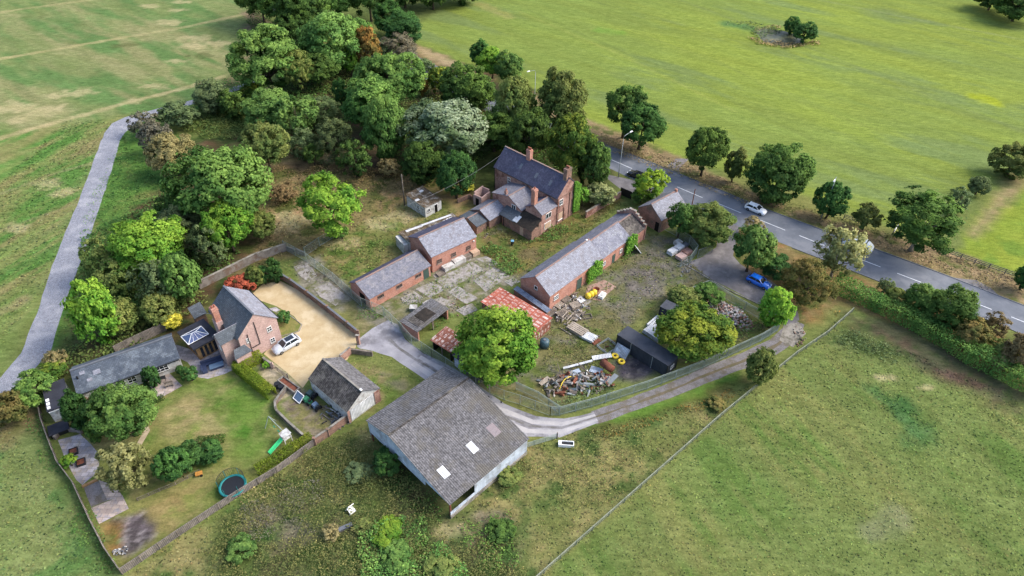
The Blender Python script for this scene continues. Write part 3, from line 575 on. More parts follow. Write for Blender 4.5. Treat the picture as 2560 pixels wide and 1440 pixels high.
def crown_mesh(kind, seed, n, size):
    g = np.random.default_rng(seed)
    nc = {'round': 150, 'oval': 150, 'spread': 110, 'conifer': 90, 'loose': 110, 'dome': 80, 'weep': 80}[kind]
    if n < 3000: nc = int(nc * 0.6)
    C = []; 
    while len(C) < nc:
        d = g.normal(size=3); d /= np.linalg.norm(d)
        if kind == 'dome' and d[2] < -0.35: continue
        rr = g.choice([g.uniform(0.72, 0.9), g.uniform(0.35, 0.75)], p=[0.75, 0.25])
        if kind == 'spread': rr = g.uniform(0.55, 0.92)
        p = d * rr
        if kind == 'conifer': z = g.uniform(-1, 0.85); w = 0.74 * (1 - z) / 2 + 0.12; a = g.uniform(0, 2 * PI); p = np.array([w * math.cos(a), w * math.sin(a), z])
        elif kind == 'oval': p[:2] *= 1 - 0.25 * max(p[2], 0)
        elif kind in ('round', 'loose', 'spread') and p[2] < -0.45 and g.random() < 0.6: continue
        C.append(p)
    C = np.array(C)
    # a slow irregular envelope
    def env(p):
        a = np.arctan2(p[:, 1], p[:, 0]); e = 0.10 * np.sin(2 * a + seed) + 0.08 * np.sin(3 * a + 2 * seed + 3 * p[:, 2]) + 0.07 * np.sin(5 * p[:, 2] + seed)
        return p * (1 + e[:, None] * (1.4 if kind in ('loose', 'spread') else 1))
    C = env(C)
    rc = g.uniform(0.1, 0.23, len(C)) * (1.25 if n < 3000 else 1) * (0.72 if kind == 'conifer' else 0.82 if kind in ('spread', 'loose') else 1.0)
    tone = g.uniform(0, 1, len(C))
    k = g.integers(0, len(C), n); d = g.normal(size=(n, 3)); d /= np.linalg.norm(d, axis=1)[:, None]
    flip = (d[:, 2] < 0) & (g.random(n) < 0.55); d[flip, 2] *= -1
    sh = g.uniform(0.12, 1.12, n) ** 0.6
    flat = np.array([1, 1, 0.72]) if kind != 'weep' else np.array([0.8, 0.8, 1.3])
    p = C[k] + d * (rc[k] * sh)[:, None] * flat
    stray = g.random(n) < (0.10 if kind in ('loose', 'spread', 'weep') else 0.04); p[stray] += g.normal(size=(stray.sum(), 3)) * 0.07
    p += 0.05 * np.stack([vn(p[:, 0] * 9 + q, p[:, 1] * 9 + p[:, 2] * 7, 1.0, seed + q, 2) for q in range(3)], 1)
    r = np.linalg.norm(p, axis=1); far = r > 1.08; p[far] *= (1.08 / r[far])[:, None]
    rad = p / (np.linalg.norm(p, axis=1)[:, None] + 1e-6)
    nrm = d * 0.7 + rad * 0.4 + g.normal(size=(n, 3)) * 0.45 + np.array([0, 0, 0.25]); nrm /= np.linalg.norm(nrm, axis=1)[:, None]
    cd = d * 0.42 + rad * 0.55 + np.array([0, 0, 0.5])
    big = vn(p[:, 0] + 3 * seed, p[:, 1] + p[:, 2] * 0.8, 0.55, seed, 3)
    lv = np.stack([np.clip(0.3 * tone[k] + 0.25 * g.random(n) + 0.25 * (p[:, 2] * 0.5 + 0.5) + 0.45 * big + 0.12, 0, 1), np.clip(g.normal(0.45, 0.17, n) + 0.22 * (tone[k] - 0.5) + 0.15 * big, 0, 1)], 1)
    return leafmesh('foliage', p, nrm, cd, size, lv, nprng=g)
CR = {}
for kd in ('round', 'oval', 'spread', 'conifer', 'loose', 'dome', 'weep'):
    for sz, n, s in (('S', 2400, 0.105), ('M', 9000, 0.06), ('L', 26000, 0.038)):
        if kd in ('conifer', 'weep', 'dome') and sz == 'L': continue
        fac = 0.5 if kd == 'loose' else 0.55 if kd == 'weep' else 0.85 if kd == 'spread' else 1.0
        CR[kd, sz] = [crown_mesh(kd, 11 * i + hash_ , int(n * fac), s) for i, hash_ in ((1, 3), (2, 8), (3, 5))][: 3 if sz != 'L' else 3]
def trunk_mesh(r, h, ct, seed, limbs=5, lean=0.0):
    """tapered trunk r thick, crown centre height ct, top h; limbs reaching into the crown (unit: metres)"""
    g = random.Random(seed); mb = MB()
    top = ct
    pts = [(0, 0, -0.1)]; rs = [r * 1.35]; x = y = 0
    for i in range(1, 5):
        x += g.uniform(-1, 1) * 0.05 * h / 4; y += g.uniform(-1, 1) * 0.05 * h / 4; pts.append((x, y, top * i / 4)); rs.append(r * (1 - 0.17 * i))
    mb.tube(pts, rs, 7)
    for i in range(limbs):
        a = 2 * PI * (i + g.random() * 0.6) / limbs; k = g.choice([2, 3]); b = Vector(pts[k]); R_ = (h - ct) * g.uniform(0.55, 0.8)
        m1 = b + Vector((math.cos(a) * R_ * 0.45, math.sin(a) * R_ * 0.45, R_ * 0.35)); e = b + Vector((math.cos(a) * R_, math.sin(a) * R_, R_ * g.uniform(0.7, 1.0)))
        mb.tube([b, m1, e], [r * 0.5, r * 0.3, r * 0.1], 5)
        for q in range(2):
            a2 = a + g.uniform(-0.9, 0.9); mb.tube([m1, m1 + Vector((math.cos(a2) * R_ * 0.5, math.sin(a2) * R_ * 0.5, R_ * 0.45))], [r * 0.2, r * 0.06], 4)
    return mb
def solve(bb, clear, flat=None):
    x0, y0, x1, y1 = bb; cx, cy = (x0 + x1) / 2, (y0 + y1) / 2
    zc = 3.0
    for _ in range(12):
        c = G(cx, cy, zc); ray = Vector((c.x, c.y, zc - CH)); dep = math.asin(-ray.z / ray.length)
        q = _R @ np.array([c.x, c.y, zc - CH]); s = F / q[2]
        rh = (x1 - x0) / 2 / s; mm = (y1 - y0) / 2 / s
        s2 = mm * mm - (rh * math.sin(dep)) ** 2
        rz = math.sqrt(s2) / math.cos(dep) if s2 > 0 else 0
        rz = min(max(rz, 0.62 * rh), 1.7 * rh)
        zc = rz + clear
    return c, rh, rz, zc
TREES = []
def tree(bb, lm, label, kind='round', clear=None, cat='tree', name=None, tint=1.0, trunk=True, group=None, bark=None, seed=None):
    # the crown's own pixel box in the survey photo gives its place, spread and height
    seed = seed if seed is not None else len(TREES) * 7 + 3
    w = bb[2] - bb[0]
    c0, rh, rz, zc = solve(bb, 0.0)
    if clear is None: clear = 0.22 * rh if cat == 'tree' else 0.0
    c, rh, rz, zc = solve(bb, clear)
    g = random.Random(seed)
    sz = 'S' if rh < 1.7 else 'M' if rh < 4.0 else 'L'
    if (kind, sz) not in CR: sz = 'M'
    me = g.choice(CR[kind, sz])
    t = thing(name or ('tree' if cat == 'tree' else 'shrub'), label, cat, (c.x, c.y, 0), g.uniform(0, 2 * PI), group)
    cr = bpy.data.objects.new('crown', me); COL.objects.link(cr); cr.parent = t
    low = 0.55 if group and group.startswith('scrub') else 1.0
    cr.location = (0, 0, zc * low); cr.scale = (rh, rh, rz * low)
    if not me.materials: me.materials.append(LM['green'])
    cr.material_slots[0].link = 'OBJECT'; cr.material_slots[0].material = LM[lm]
    v = tint * g.uniform(0.93, 1.07); cr.color = (v * g.uniform(0.95, 1.05), v, v * g.uniform(0.92, 1.05), 1)
    if trunk and low == 1.0:
        r = 0.045 * rh + 0.05
        trunk_mesh(r, zc + rz * 0.9, max(zc * 0.95, 0.5), seed, 4 + seed % 3).build('trunk', bark or M_bark, t, True)
    TREES.append(t); return t
D = lambda *a, **k: tree(*a, **k)
G1 = 'trees in the belt along the top of the site'; G2 = 'trees in the copse behind the farmhouse'; G3 = 'trees along the far verge of the main road'; G4 = 'garden shrubs'; G5 = 'bushes along the near side of the main road'; G6 = 'trees and bushes beside the gravel track'
# top belt
D((590, -75, 700, 45), 'dark', 'dark tree at the top left end of the belt, beside the meadow', group=G1)
D((640, -60, 760, 60), 'dark', 'dark tree second from the left in the top belt', group=G1)
D((700, -40, 820, 85), 'dark', 'dark tree of the top belt just above the tall two-toned tree', group=G1)
D((690, 20, 790, 105), 'dark', 'low dark tree facing the meadow corner at the foot of the top belt', group=G1, tint=0.9)
D((780, -70, 900, 40), 'green', 'mid green tree in the middle of the top belt at the frame edge', group=G1)
D((860, -80, 980, 40), 'dark', 'dark tree at the top of the frame right of the middle of the belt', group=G1)
D((930, 5, 1015, 82), 'deep', 'deep green tree with rounded top jutting from the belt towards the lime field', group=G1)
D((950, 30, 1062, 112), 'deep', 'dark spreading tree at the lime field corner, last of the top belt', group=G1)
D((960, -60, 1060, 20), 'dark', 'dark tree at the frame top where the field hedge begins', clear=0, group=G1)
D((1030, -80, 1130, 22), 'dark', 'dark hedge tree at the frame top above the pale verge strip', clear=0, group=G1, tint=0.9)
D((1100, -90, 1210, 8), 'dark', 'rightmost dark hedge tree at the top edge of the lime field', clear=0, group=G1)
# upper copse
D((575, 70, 755, 222), 'green', 'broad mid green tree beside the brown strip at the meadow corner', group=G2)
D((700, 115, 790, 225), 'olive', 'dull olive tree tucked against the right flank of the broad green tree', 'loose', group=G2)
D((742, 28, 905, 175), 'green', 'very tall two-toned tree with pale green top under the top belt', 'oval', group=G2, tint=1.1)
D((850, 40, 940, 150), 'green', 'pale green right shoulder tree beside the orange one', 'round', group=G2, tint=1.15)
D((740, 120, 850, 210), 'dark', 'dark low tree below the tall two-toned tree', group=G2)
D((882, 68, 955, 180), 'orange', 'tall orange autumn tree at the edge of the top belt', 'oval', group=G2)
D((948, 78, 1045, 150), 'bare', 'leafless grey thicket between orange tree and pale verge', 'loose', cat='shrub', group=G2)
D((855, 122, 896, 186), 'light', 'small bright green tree under the orange tree', group=G2)
D((890, 126, 1062, 270), 'green', 'large feathery green tree right of the orange tree', group=G2, tint=1.0)
D((848, 186, 1000, 330), 'green', 'tall willow-like tree left of the silver tree', 'oval', group=G2, tint=1.12)
D((900, 240, 1020, 400), 'green', 'lower willow-like tree directly left of the silver tree', 'round', group=G2, tint=0.95)
D((828, 196, 870, 262), 'deep', 'slim dark green tree left of the tall willow-like one', 'oval', group=G2)
D((1042, 182, 1072, 245), 'orange', 'small orange tree between feathery tree and dark oaks', 'oval', group=G2)
D((1068, 165, 1130, 235), 'yellow', 'small yellowing tree beside the slip of road', group=G2)
D((1000, 238, 1212, 400), 'silver', 'large silvery white poplar behind the farmhouse', 'round', group=G2, tint=1.0)
D((1088, 372, 1190, 500), 'deep', 'lush dark green tree at the foot of the silver poplar', 'round', clear=0.2, group=G2)
D((1000, 350, 1110, 460), 'dark', 'dark understorey tree left of the lush green one', group=G2, tint=0.8)
D((1095, 158, 1235, 290), 'dark', 'dark oak between feathery tree and the slim pointed tree', group=G2)
D((1172, 98, 1228, 165), 'deep', 'slim dark pointed tree standing at the lime field edge', 'oval', group=G2)
D((1190, 115, 1272, 190), 'light', 'bright green tree between the slim pointed one and the field', group=G2, tint=0.85)
D((1236, 128, 1312, 212), 'green', 'rounded green tree at the field edge left of the white street lamp head', group=G2, tint=0.85)
D((1228, 190, 1338, 345), 'olive', 'tall olive tree with orange tinge left of the big leaning tree', 'oval', group=G2)
D((1180, 280, 1290, 375), 'dark', 'dark tree filling behind the farmhouse left corner', group=G2)
D((1270, 270, 1380, 400), 'dark', 'dark tree right behind the farmhouse chimney', group=G2, tint=0.9)
D((1338, 172, 1470, 340), 'olive', 'tallest grey green tree beside the main road behind the farmhouse', 'oval', group=G2, tint=0.9)
D((1360, 280, 1500, 445), 'yellow', 'big tree with yellow and orange leaves behind the farmhouse right gable', group=G2, tint=0.78)
D((1445, 350, 1528, 470), 'dark', 'dark tree beside the road at the farmhouse garden corner', 'oval', group=G2)
D((602, 205, 662, 255), 'yellow', 'small yellowish bush beside the end of the gravel track', cat='shrub', group=G6)
D((600, 222, 740, 318), 'green', 'wide mid green tree below the yellowish track bush', group=G2)
D((680, 232, 800, 340), 'green', 'greyish green weeping tree in the middle of the copse', 'weep', group=G2, tint=0.95)
D((755, 235, 850, 320), 'grey', 'bare grey green thicket left of the willow-like trees', 'loose', cat='shrub', group=G2)
D((600, 300, 722, 425), 'olive', 'brownish olive tree right of the big round tree', group=G2, tint=0.85)
D((780, 290, 880, 400), 'grey', 'loose grey green tree over the brown clearing', 'loose', group=G2, tint=0.8)
D((840, 350, 930, 440), 'dark', 'dark low tree at the brown clearing edge', 'loose', group=G2)
D((755, 355, 810, 415), 'green', 'small green bush alone on the brown clearing', 'dome', cat='shrub', group=G2, tint=0.75)
D((945, 392, 1000, 446), 'tan', 'small pale tan bush in the clearing left of the lush green tree', 'loose', cat='shrub', group=G2)
D((1062, 402, 1092, 440), 'yellow', 'small yellow green bush in the shade left of the lush green tree', 'dome', cat='shrub', group=G2)
D((1150, 455, 1186, 482), 'gold', 'bright yellow shrub left of the ruined brick privy', 'dome', cat='shrub')
D((1000, 120, 1050, 165), 'bare', 'grey thicket under the dark spreading tree beside the pale verge', 'loose', cat='shrub', group=G2)
D((1035, 145, 1085, 185), 'grey', 'grey green bush at the near end of the pale verge strip', cat='shrub', group=G2)
D((1075, 165, 1125, 205), 'dark', 'dark bush covering the road left of the dark oak', cat='shrub', group=G2)
D((930, 95, 1000, 150), 'grey', 'grey green bush behind the leafless thicket', cat='shrub', group=G2)
D((820, 70, 900, 130), 'dark', 'dark bush in the belt beside the tall two-toned tree', cat='shrub', group=G2)
D((745, 30, 830, 100), 'olive', 'olive tree at the left shoulder of the tall two-toned tree', group=G2)
D((1160, 190, 1240, 262), 'dark', 'dark tree over the slip of road right of the dark oak', group=G2)
D((650, 215, 700, 262), 'grey', 'grey bush under the olive tree at the meadow corner', cat='shrub', group=G2)
D((720, 320, 800, 400), 'grey', 'grey green bush left of the loose grey tree', 'loose', cat='shrub', group=G2)
D((1290, 230, 1350, 330), 'green', 'green tree between the orange tinged and the tallest tree', 'oval', group=G2)
D((940, 280, 1010, 350), 'dark', 'dark bush between willow-like tree and silver poplar', cat='shrub', group=G2)
# gravel track side
D((478, 198, 575, 285), 'grey', 'grey green bush beside the track bend nearest the meadow', cat='shrub', group=G6)
D((545, 225, 620, 300), 'dark', 'dark bush between the grey green bush and the copse', cat='shrub', group=G6)
D((395, 262, 495, 312), 'grey', 'low grey bush on the inside of the track corner', 'dome', cat='shrub', group=G6, tint=0.85)
D((322, 278, 400, 345), 'bare', 'leafless grey hedge bush overhanging the track corner', 'loose', cat='shrub', group=G6)
D((350, 300, 430, 390), 'bare', 'second leafless bush along the hedge below the track corner', 'loose', cat='shrub', group=G6, tint=0.85)
D((372, 325, 490, 445), 'tan', 'brownish yellow bush next to the leafless hedge', cat='shrub', group=G6)
D((425, 352, 668, 568), 'green', 'biggest round green tree in the left copse', 'round', group=G6, tint=1.08)
D((395, 470, 500, 570), 'dark', 'dark green tree at the lower left flank of the biggest round tree', group=G6)
D((385, 510, 530, 620), 'grey', 'grey green thorn tree below the biggest round tree', group=G6, tint=0.78)
D((500, 490, 628, 630), 'light', 'bright green tree leaning against the grey thorn trees', 'round', group=G6, tint=0.8)
D((475, 560, 565, 670), 'grey', 'second grey green thorn tree nearer the old wall', 'loose', group=G6, tint=0.85)
D((268, 530, 465, 690), 'light', 'tall tree with yellow green top beside the track', 'round', group=G6, tint=0.78)
D((205, 590, 300, 710), 'olive', 'olive thorn bush touching the gravel track', 'loose', cat='shrub', group=G6)
D((236, 640, 350, 745), 'olive', 'russet olive bush below the yellow green topped tree', cat='shrub', group=G6)
D((330, 640, 440, 770), 'grey', 'grey olive tree in the lower part of the left copse', 'loose', group=G6)
D((400, 620, 500, 760), 'green', 'green tree at the corner of the old brick wall', group=G6, tint=0.9)
D((340, 720, 440, 815), 'olive', 'low olive bush behind the timber fence', cat='shrub', group=G6, tint=0.9)
D((170, 695, 295, 862), 'light', 'yellow green tree between track and long annex', 'round', group=G6, tint=0.85)
D((252, 742, 345, 840), 'olive', 'olive bush right of the yellow green tree', cat='shrub', group=G6)
D((112, 872, 165, 920), 'tan', 'small tan bush at the track edge near the dark annex', 'loose', cat='shrub', group=G6)
D((35, 925, 135, 1018), 'green', 'green and yellow bush left of the flat roofed block', cat='shrub', group=G6)
D((85, 905, 160, 960), 'yellow', 'yellowing bush behind the flat roofed block', 'loose', cat='shrub', group=G6)
D((-30, 975, 66, 1066), 'russet', 'orange tinged bush at the left frame edge', cat='shrub', group=G6, tint=0.85)
# isolated and farm trees
D((735, 432, 915, 590), 'light', 'lone light green ash tree on the rough ground left of the farm sheds', 'spread', clear=2.2, tint=0.85)
D((835, 562, 872, 600), 'green', 'small bush at the foot of the lone ash tree', 'dome', cat='shrub')
D((672, 455, 745, 505), 'brown', 'brown seeding thicket on the rough ground left of the lone ash', 'loose', cat='shrub')
D((605, 520, 690, 600), 'olive', 'olive bush at the right edge of the left copse', cat='shrub', tint=0.9)
D((1130, 756, 1358, 965), 'light', 'large bright green walnut tree over the rusty sheds', 'oval', clear=1.6, tint=0.74)
D((1640, 752, 1832, 905), 'yellow', 'yellowing maple tree over the black container', 'round', clear=0.8, tint=0.85)
D((1668, 715, 1750, 770), 'olive', 'olive elder bush behind the yellowing maple', cat='shrub')
D((1735, 715, 1810, 752), 'green', 'low bramble bush inside the compound corner by the blue car', 'dome', cat='shrub', tint=0.75)
D((1862, 862, 1945, 968), 'olive', 'round olive shrub beside the gravel lane and field fence', cat='shrub', tint=0.9)
D((1583, 418, 1672, 505), 'lime', 'bright lime green tree at the farm entrance on the road', 'spread', clear=0.8, tint=0.95)
D((1575, 468, 1632, 512), 'dark', 'dark bush under the bright lime tree', 'dome', cat='shrub')
D((1668, 500, 1740, 592), 'green', 'green tree touching the small brick store', 'round', tint=0.8)
D((1708, 505, 1836, 618), 'olive', 'big rounded olive green bush on the road side by the yard gate', 'round', clear=0.0, tint=0.95)
D((1833, 555, 1937, 680), 'green', 'leafy green tree on the verge beside the lay-by', 'round', tint=0.95)
D((1858, 540, 1912, 590), 'tan', 'small tan sapling on the verge top beside the road', 'loose')
D((1895, 638, 1988, 698), 'deep', 'dark green shrub behind the blue car', 'dome', cat='shrub')
D((2042, 560, 2168, 690), 'birch', 'weeping birch with thin tan leaves over the road', 'weep', clear=2.0, bark=M_bark_pale)
D((1955, 640, 2088, 775), 'russet', 'loose orange brown thicket right of the blue car', 'loose', cat='shrub', tint=0.9)
D((1898, 715, 1984, 822), 'light', 'small bright green tree at the end of the steel fence', 'round')
D((1440, 460, 1475, 520), 'ivy', 'light green shrub against the farmhouse gable', 'dome', cat='shrub')
D((1462, 455, 1540, 518), 'cream', 'cream flowered bush beside the farmhouse garden wall', 'round', cat='shrub', clear=0)
D((928, 1115, 1010, 1192), 'deep', 'dark elder bush under the barn gable', 'dome', cat='shrub')
# far verge
D((1508, 200, 1625, 325), 'dark', 'tall dark tree on the far verge with open trunk below', 'spread', clear=2.6, group=G3)
D((1545, 252, 1666, 368), 'deep', 'dark green tree at the right foot of the tall verge tree', 'round', group=G3)
D((1714, 310, 1820, 436), 'dark', 'domed dark tree third along the far verge', 'round', group=G3, tint=1.05)
D((1812, 365, 1870, 452), 'olive', 'narrow olive tree between two domed verge trees', 'oval', group=G3, tint=0.8)
D((1866, 354, 2034, 512), 'dark', 'largest round dark tree on the far verge above the white car', 'round', clear=0.3, group=G3, tint=1.1)
D((2040, 448, 2124, 550), 'deep', 'green tree behind the tall street lamp', 'round', clear=0.2, group=G3, tint=1.05)
D((2132, 505, 2206, 582), 'olive', 'low hawthorn between the lamp and the oak with pale trunk', 'dome', cat='shrub', group=G3, tint=0.8)
D((2212, 474, 2415, 625), 'dark', 'wide oak with pale forked trunk on the far verge', 'spread', clear=2.4, group=G3, bark=M_bark_pale, tint=1.15)
D((2484, 358, 2590, 448), 'olive', 'brownish bush cut by the right frame edge above the field corner', cat='shrub', tint=0.8)
D((2422, 438, 2478, 490), 'grey', 'small thorn bush on the field corner', cat='shrub')
D((2368, 468, 2430, 532), 'grey', 'pale straggly bush between the oak and the field corner', 'loose', cat='shrub')
D((2543, 650, 2600, 732), 'deep', 'dark bush cut by the right frame edge above the road', cat='shrub')
D((2440, -40, 2530, 26), 'dark', 'dark hedge tree at the top right corner, left one', clear=0, group='hedge trees in the top right corner')
D((2490, -30, 2610, 54), 'dark', 'dark hedge tree at the top right corner, right one', clear=0, group='hedge trees in the top right corner')
D((1958, 42, 2004, 84), 'deep', 'smaller round willow bush in the field pond', 'round', cat='shrub', clear=0)
D((1982, 55, 2046, 106), 'deep', 'larger round willow bush in the field pond', 'round', cat='shrub', clear=0)
# near verge bushes
D((2194, 692, 2236, 735), 'grey', 'small pale sapling on the grass verge by the hedge', 'loose', group=G5)
D((2262, 705, 2350, 790), 'green', 'left of two big green bushes by the road at right', 'round', cat='shrub', group=G5, tint=0.85)
D((2320, 710, 2445, 825), 'green', 'right of two big green bushes by the road at right', 'round', cat='shrub', group=G5, tint=0.75)
D((2215, 722, 2275, 762), 'olive', 'olive bush against the big green roadside bushes', 'dome', cat='shrub', group=G5)
D((2392, 792, 2475, 872), 'russet', 'orange tinged bush behind the field hedge', cat='shrub', group=G5, tint=1.0)
D((2455, 780, 2525, 852), 'brown', 'russet bush nearest the road at the right frame edge', 'loose', cat='shrub', group=G5, tint=0.75)
D((2470, 845, 2540, 905), 'olive', 'olive bush right of the orange tinged one', cat='shrub', group=G5)
D((2515, 825, 2600, 930), 'brown', 'dark brown bush at the right frame edge above the hedge', cat='shrub', group=G5, tint=1.0)
D((2480, 885, 2530, 930), 'tan', 'yellowish bush just behind the hedge near the frame edge', cat='shrub', group=G5)
# garden
D((565, 680, 640, 738), 'rust', 'round rust red shrub behind the cottage', 'dome', cat='shrub', group=G4)
D((612, 662, 662, 722), 'olive', 'olive conifer bush between rust red shrub and dark ones', 'round', cat='shrub', group=G4, tint=0.8)
D((640, 658, 676, 716), 'deep', 'dark clipped bush left of the darkest one at the drive head', 'round', cat='shrub', group=G4)
D((660, 644, 704, 710), 'deep', 'darkest round bush at the head of the sandy drive', 'round', cat='shrub', group=G4, tint=0.85)
D((690, 777, 728, 812), 'deep', 'clipped dark round bush in front of the cottage door', 'dome', cat='shrub', group=G4, tint=1.1)
D((404, 780, 454, 824), 'gold', 'bright yellow round shrub behind the glass roofed extension', 'round', cat='shrub', group=G4)
D((222, 950, 386, 1108), 'green', 'broad feathery green tree in front of the annex', 'round', clear=1.0, tint=0.85)
D((152, 972, 226, 1080), 'deep', 'dark pointed conifer beside the flat roofed block', 'oval', clear=0, tint=0.75)
D((356, 912, 398, 972), 'deep', 'small dark conifer in front of the annex windows', 'oval', clear=0, tint=0.8)
D((440, 912, 468, 940), 'deep', 'small clipped ball shrub near the annex corner', 'dome', cat='shrub', group=G4)
D((454, 915, 496, 958), 'deep', 'large clipped ball shrub at the lawn edge', 'dome', cat='shrub', group=G4, tint=1.1)
D((385, 1112, 470, 1210), 'deep', 'leftmost leafy shrub of the garden border above the trampoline', 'round', cat='shrub', group=G4, clear=0, tint=1.15)
D((432, 1102, 510, 1178), 'deep', 'middle leafy shrub of the garden border above the trampoline', 'round', cat='shrub', group=G4, clear=0, tint=1.0)
D((492, 1098, 560, 1160), 'deep', 'rightmost leafy shrub of the garden border above the trampoline', 'round', cat='shrub', group=G4, clear=0, tint=1.05)
D((240, 1103, 378, 1232), 'birch', 'tan olive willow over the paved beds', 'weep', clear=0.8, tint=0.8)
D((212, 1050, 260, 1110), 'dark', 'dark bush under the broad feathery garden tree', cat='shrub', group=G4)
D((153, 1133, 192, 1172), 'light', 'small round bright green shrub on the slab terrace', 'dome', cat='shrub', group=G4, tint=0.8)
D((196, 972, 244, 998), 'rust', 'dark red climber on the annex eaves', 'loose', cat='shrub', group=G4, tint=0.6)
D((654, 902, 676, 922), 'light', 'pale green potted shrub beside the clipped hedge', 'dome', cat='shrub', group=G4)

G7 = 'scrub bushes in the rough field below the big barn'
D((800, 1298, 850, 1350), 'tan', 'straw coloured bush below the tipped white chair', 'loose', cat='shrub', group=G7)
D((880, 1290, 930, 1330), 'olive', 'small olive bush right of the grey slab in the weeds', 'dome', cat='shrub', group=G7)
D((925, 1295, 1010, 1350), 'light', 'bright green scrub bush in the rough field under the barn gable', 'dome', cat='shrub', group=G7, tint=0.7)
D((950, 1350, 1040, 1420), 'green', 'green scrub bush near the bottom edge left of centre', 'dome', cat='shrub', group=G7)
D((1215, 1290, 1290, 1350), 'dark', 'dark green scrub bush below the near barn corner', 'dome', cat='shrub', group=G7)
D((1240, 1160, 1305, 1210), 'olive', 'olive scrub against the right wall of the big barn', 'dome', cat='shrub', group=G7)
D((560, 1330, 640, 1400), 'green', 'green scrub at the left of the rough field bottom', 'dome', cat='shrub', group=G7, tint=0.85)
D((1060, 1380, 1150, 1440), 'olive', 'olive scrub bush at the bottom frame edge in the middle', 'dome', cat='shrub', group=G7)
D((860, 1150, 930, 1200), 'grey', 'grey green scrub left of the dark elder bush', 'dome', cat='shrub', group=G7)
D((1770, 990, 1820, 1020), 'russet', 'low russet scrub beside the gravel lane verge', 'dome', cat='shrub', group=G7)
# ---- hedges with their own leafy box shape
def hedge(px, w, h, lm, label, name='hedge', leaf=0.2, dens=34, ragged=0.25, tint=1.0, seed=5, z0=0.0, cat='hedge', kind=None, taper=0.0):
    g = np.random.default_rng(seed); A = [np.array([*p]) for p in W2(px)]; cen = []; nr = []; cd = []
    Ltot = sum(np.hypot(*(b - a)) for a, b in zip(A[:-1], A[1:]))
    for a, b in zip(A[:-1], A[1:]):
        L = np.hypot(*(b - a)); n = int(L * (w + 2 * h) * dens); e = (b - a) / L; q = np.array([-e[1], e[0]])
        u = g.uniform(-w * 0.3, L + w * 0.3, n); s = g.uniform(-(w / 2 + h), w / 2 + h, n)
        side = np.abs(s) > w / 2; off = np.where(side, np.sign(s) * w / 2, s); z = np.where(side, h - (np.abs(s) - w / 2), h)
        jit = g.normal(size=(n, 3)) * leaf * 0.7
        x = a[0] + e[0] * u; y = a[1] + e[1] * u
        bul = ragged * vn(x * 1.0, y * 1.0, 2.6, seed, 3)
        off = off * (1 + bul * 0.8 / max(w, 0.5)); z = z * (1 + bul * 0.9 / max(h, 0.6))
        p = np.stack([x + q[0] * off, y + q[1] * off, z0 + np.maximum(z, 0.05)], 1) + jit; p[:, 2] = np.maximum(p[:, 2], z0 + 0.03)
        nn = np.stack([q[0] * np.sign(s) * side, q[1] * np.sign(s) * side, np.where(side, 0.25, 1.0)], 1)
        cen.append(p); cd.append(nn * 0.9 + g.normal(size=(n, 3)) * 0.35); nr.append(nn + g.normal(size=(n, 3)) * 0.5)
    cen = np.concatenate(cen); nr = np.concatenate(nr); cd = np.concatenate(cd); nr /= np.linalg.norm(nr, axis=1)[:, None]; cd /= np.linalg.norm(cd, axis=1)[:, None]
    lv = np.stack([np.clip(0.5 + 0.45 * vn(cen[:, 0], cen[:, 1], 1.6, seed + 3, 3) + g.normal(0, 0.12, len(cen)), 0, 1), np.clip(g.normal(0.45, 0.2, len(cen)), 0, 1)], 1)
    me = leafmesh(name, cen, nr, cd, leaf, lv, nprng=g); me.materials.append(LM[lm])
    o = bpy.data.objects.new(name, me); COL.objects.link(o); o.color = (tint,) * 3 + (1,)
    if kind: o['kind'] = kind
    else: tag(o, label, cat)
    return o
hedge([(2092, 722), (2190, 768), (2300, 822), (2420, 895), (2530, 950), (2700, 1040)], 3.0, 2.3, 'green', 'long wild green hedge between road and bottom right field', leaf=0.16, dens=46, ragged=0.9, tint=1.2)
hedge([(650, 900), (598, 925), (678, 990)], 1.5, 1.5, 'clipped', 'L-shaped clipped yellow green hedge beside the small barn yard', leaf=0.085, dens=210, ragged=0.05)
hedge([(648, 1178), (775, 1100)], 1.2, 1.0, 'clipped', 'straight clipped hedge inside the garden boundary wall', leaf=0.09, dens=130, ragged=0.12, tint=0.85)
hedge([(500, 1105), (560, 1100)], 0.9, 0.8, 'dark', 'short clipped dark hedge end beside the leafy border shrubs', leaf=0.1, dens=110, ragged=0.1)
hedge([(382, 1008), (408, 996)], 0.7, 0.6, 'dark', 'very short clipped hedge at the annex terrace edge', leaf=0.1, dens=110, ragged=0.1)
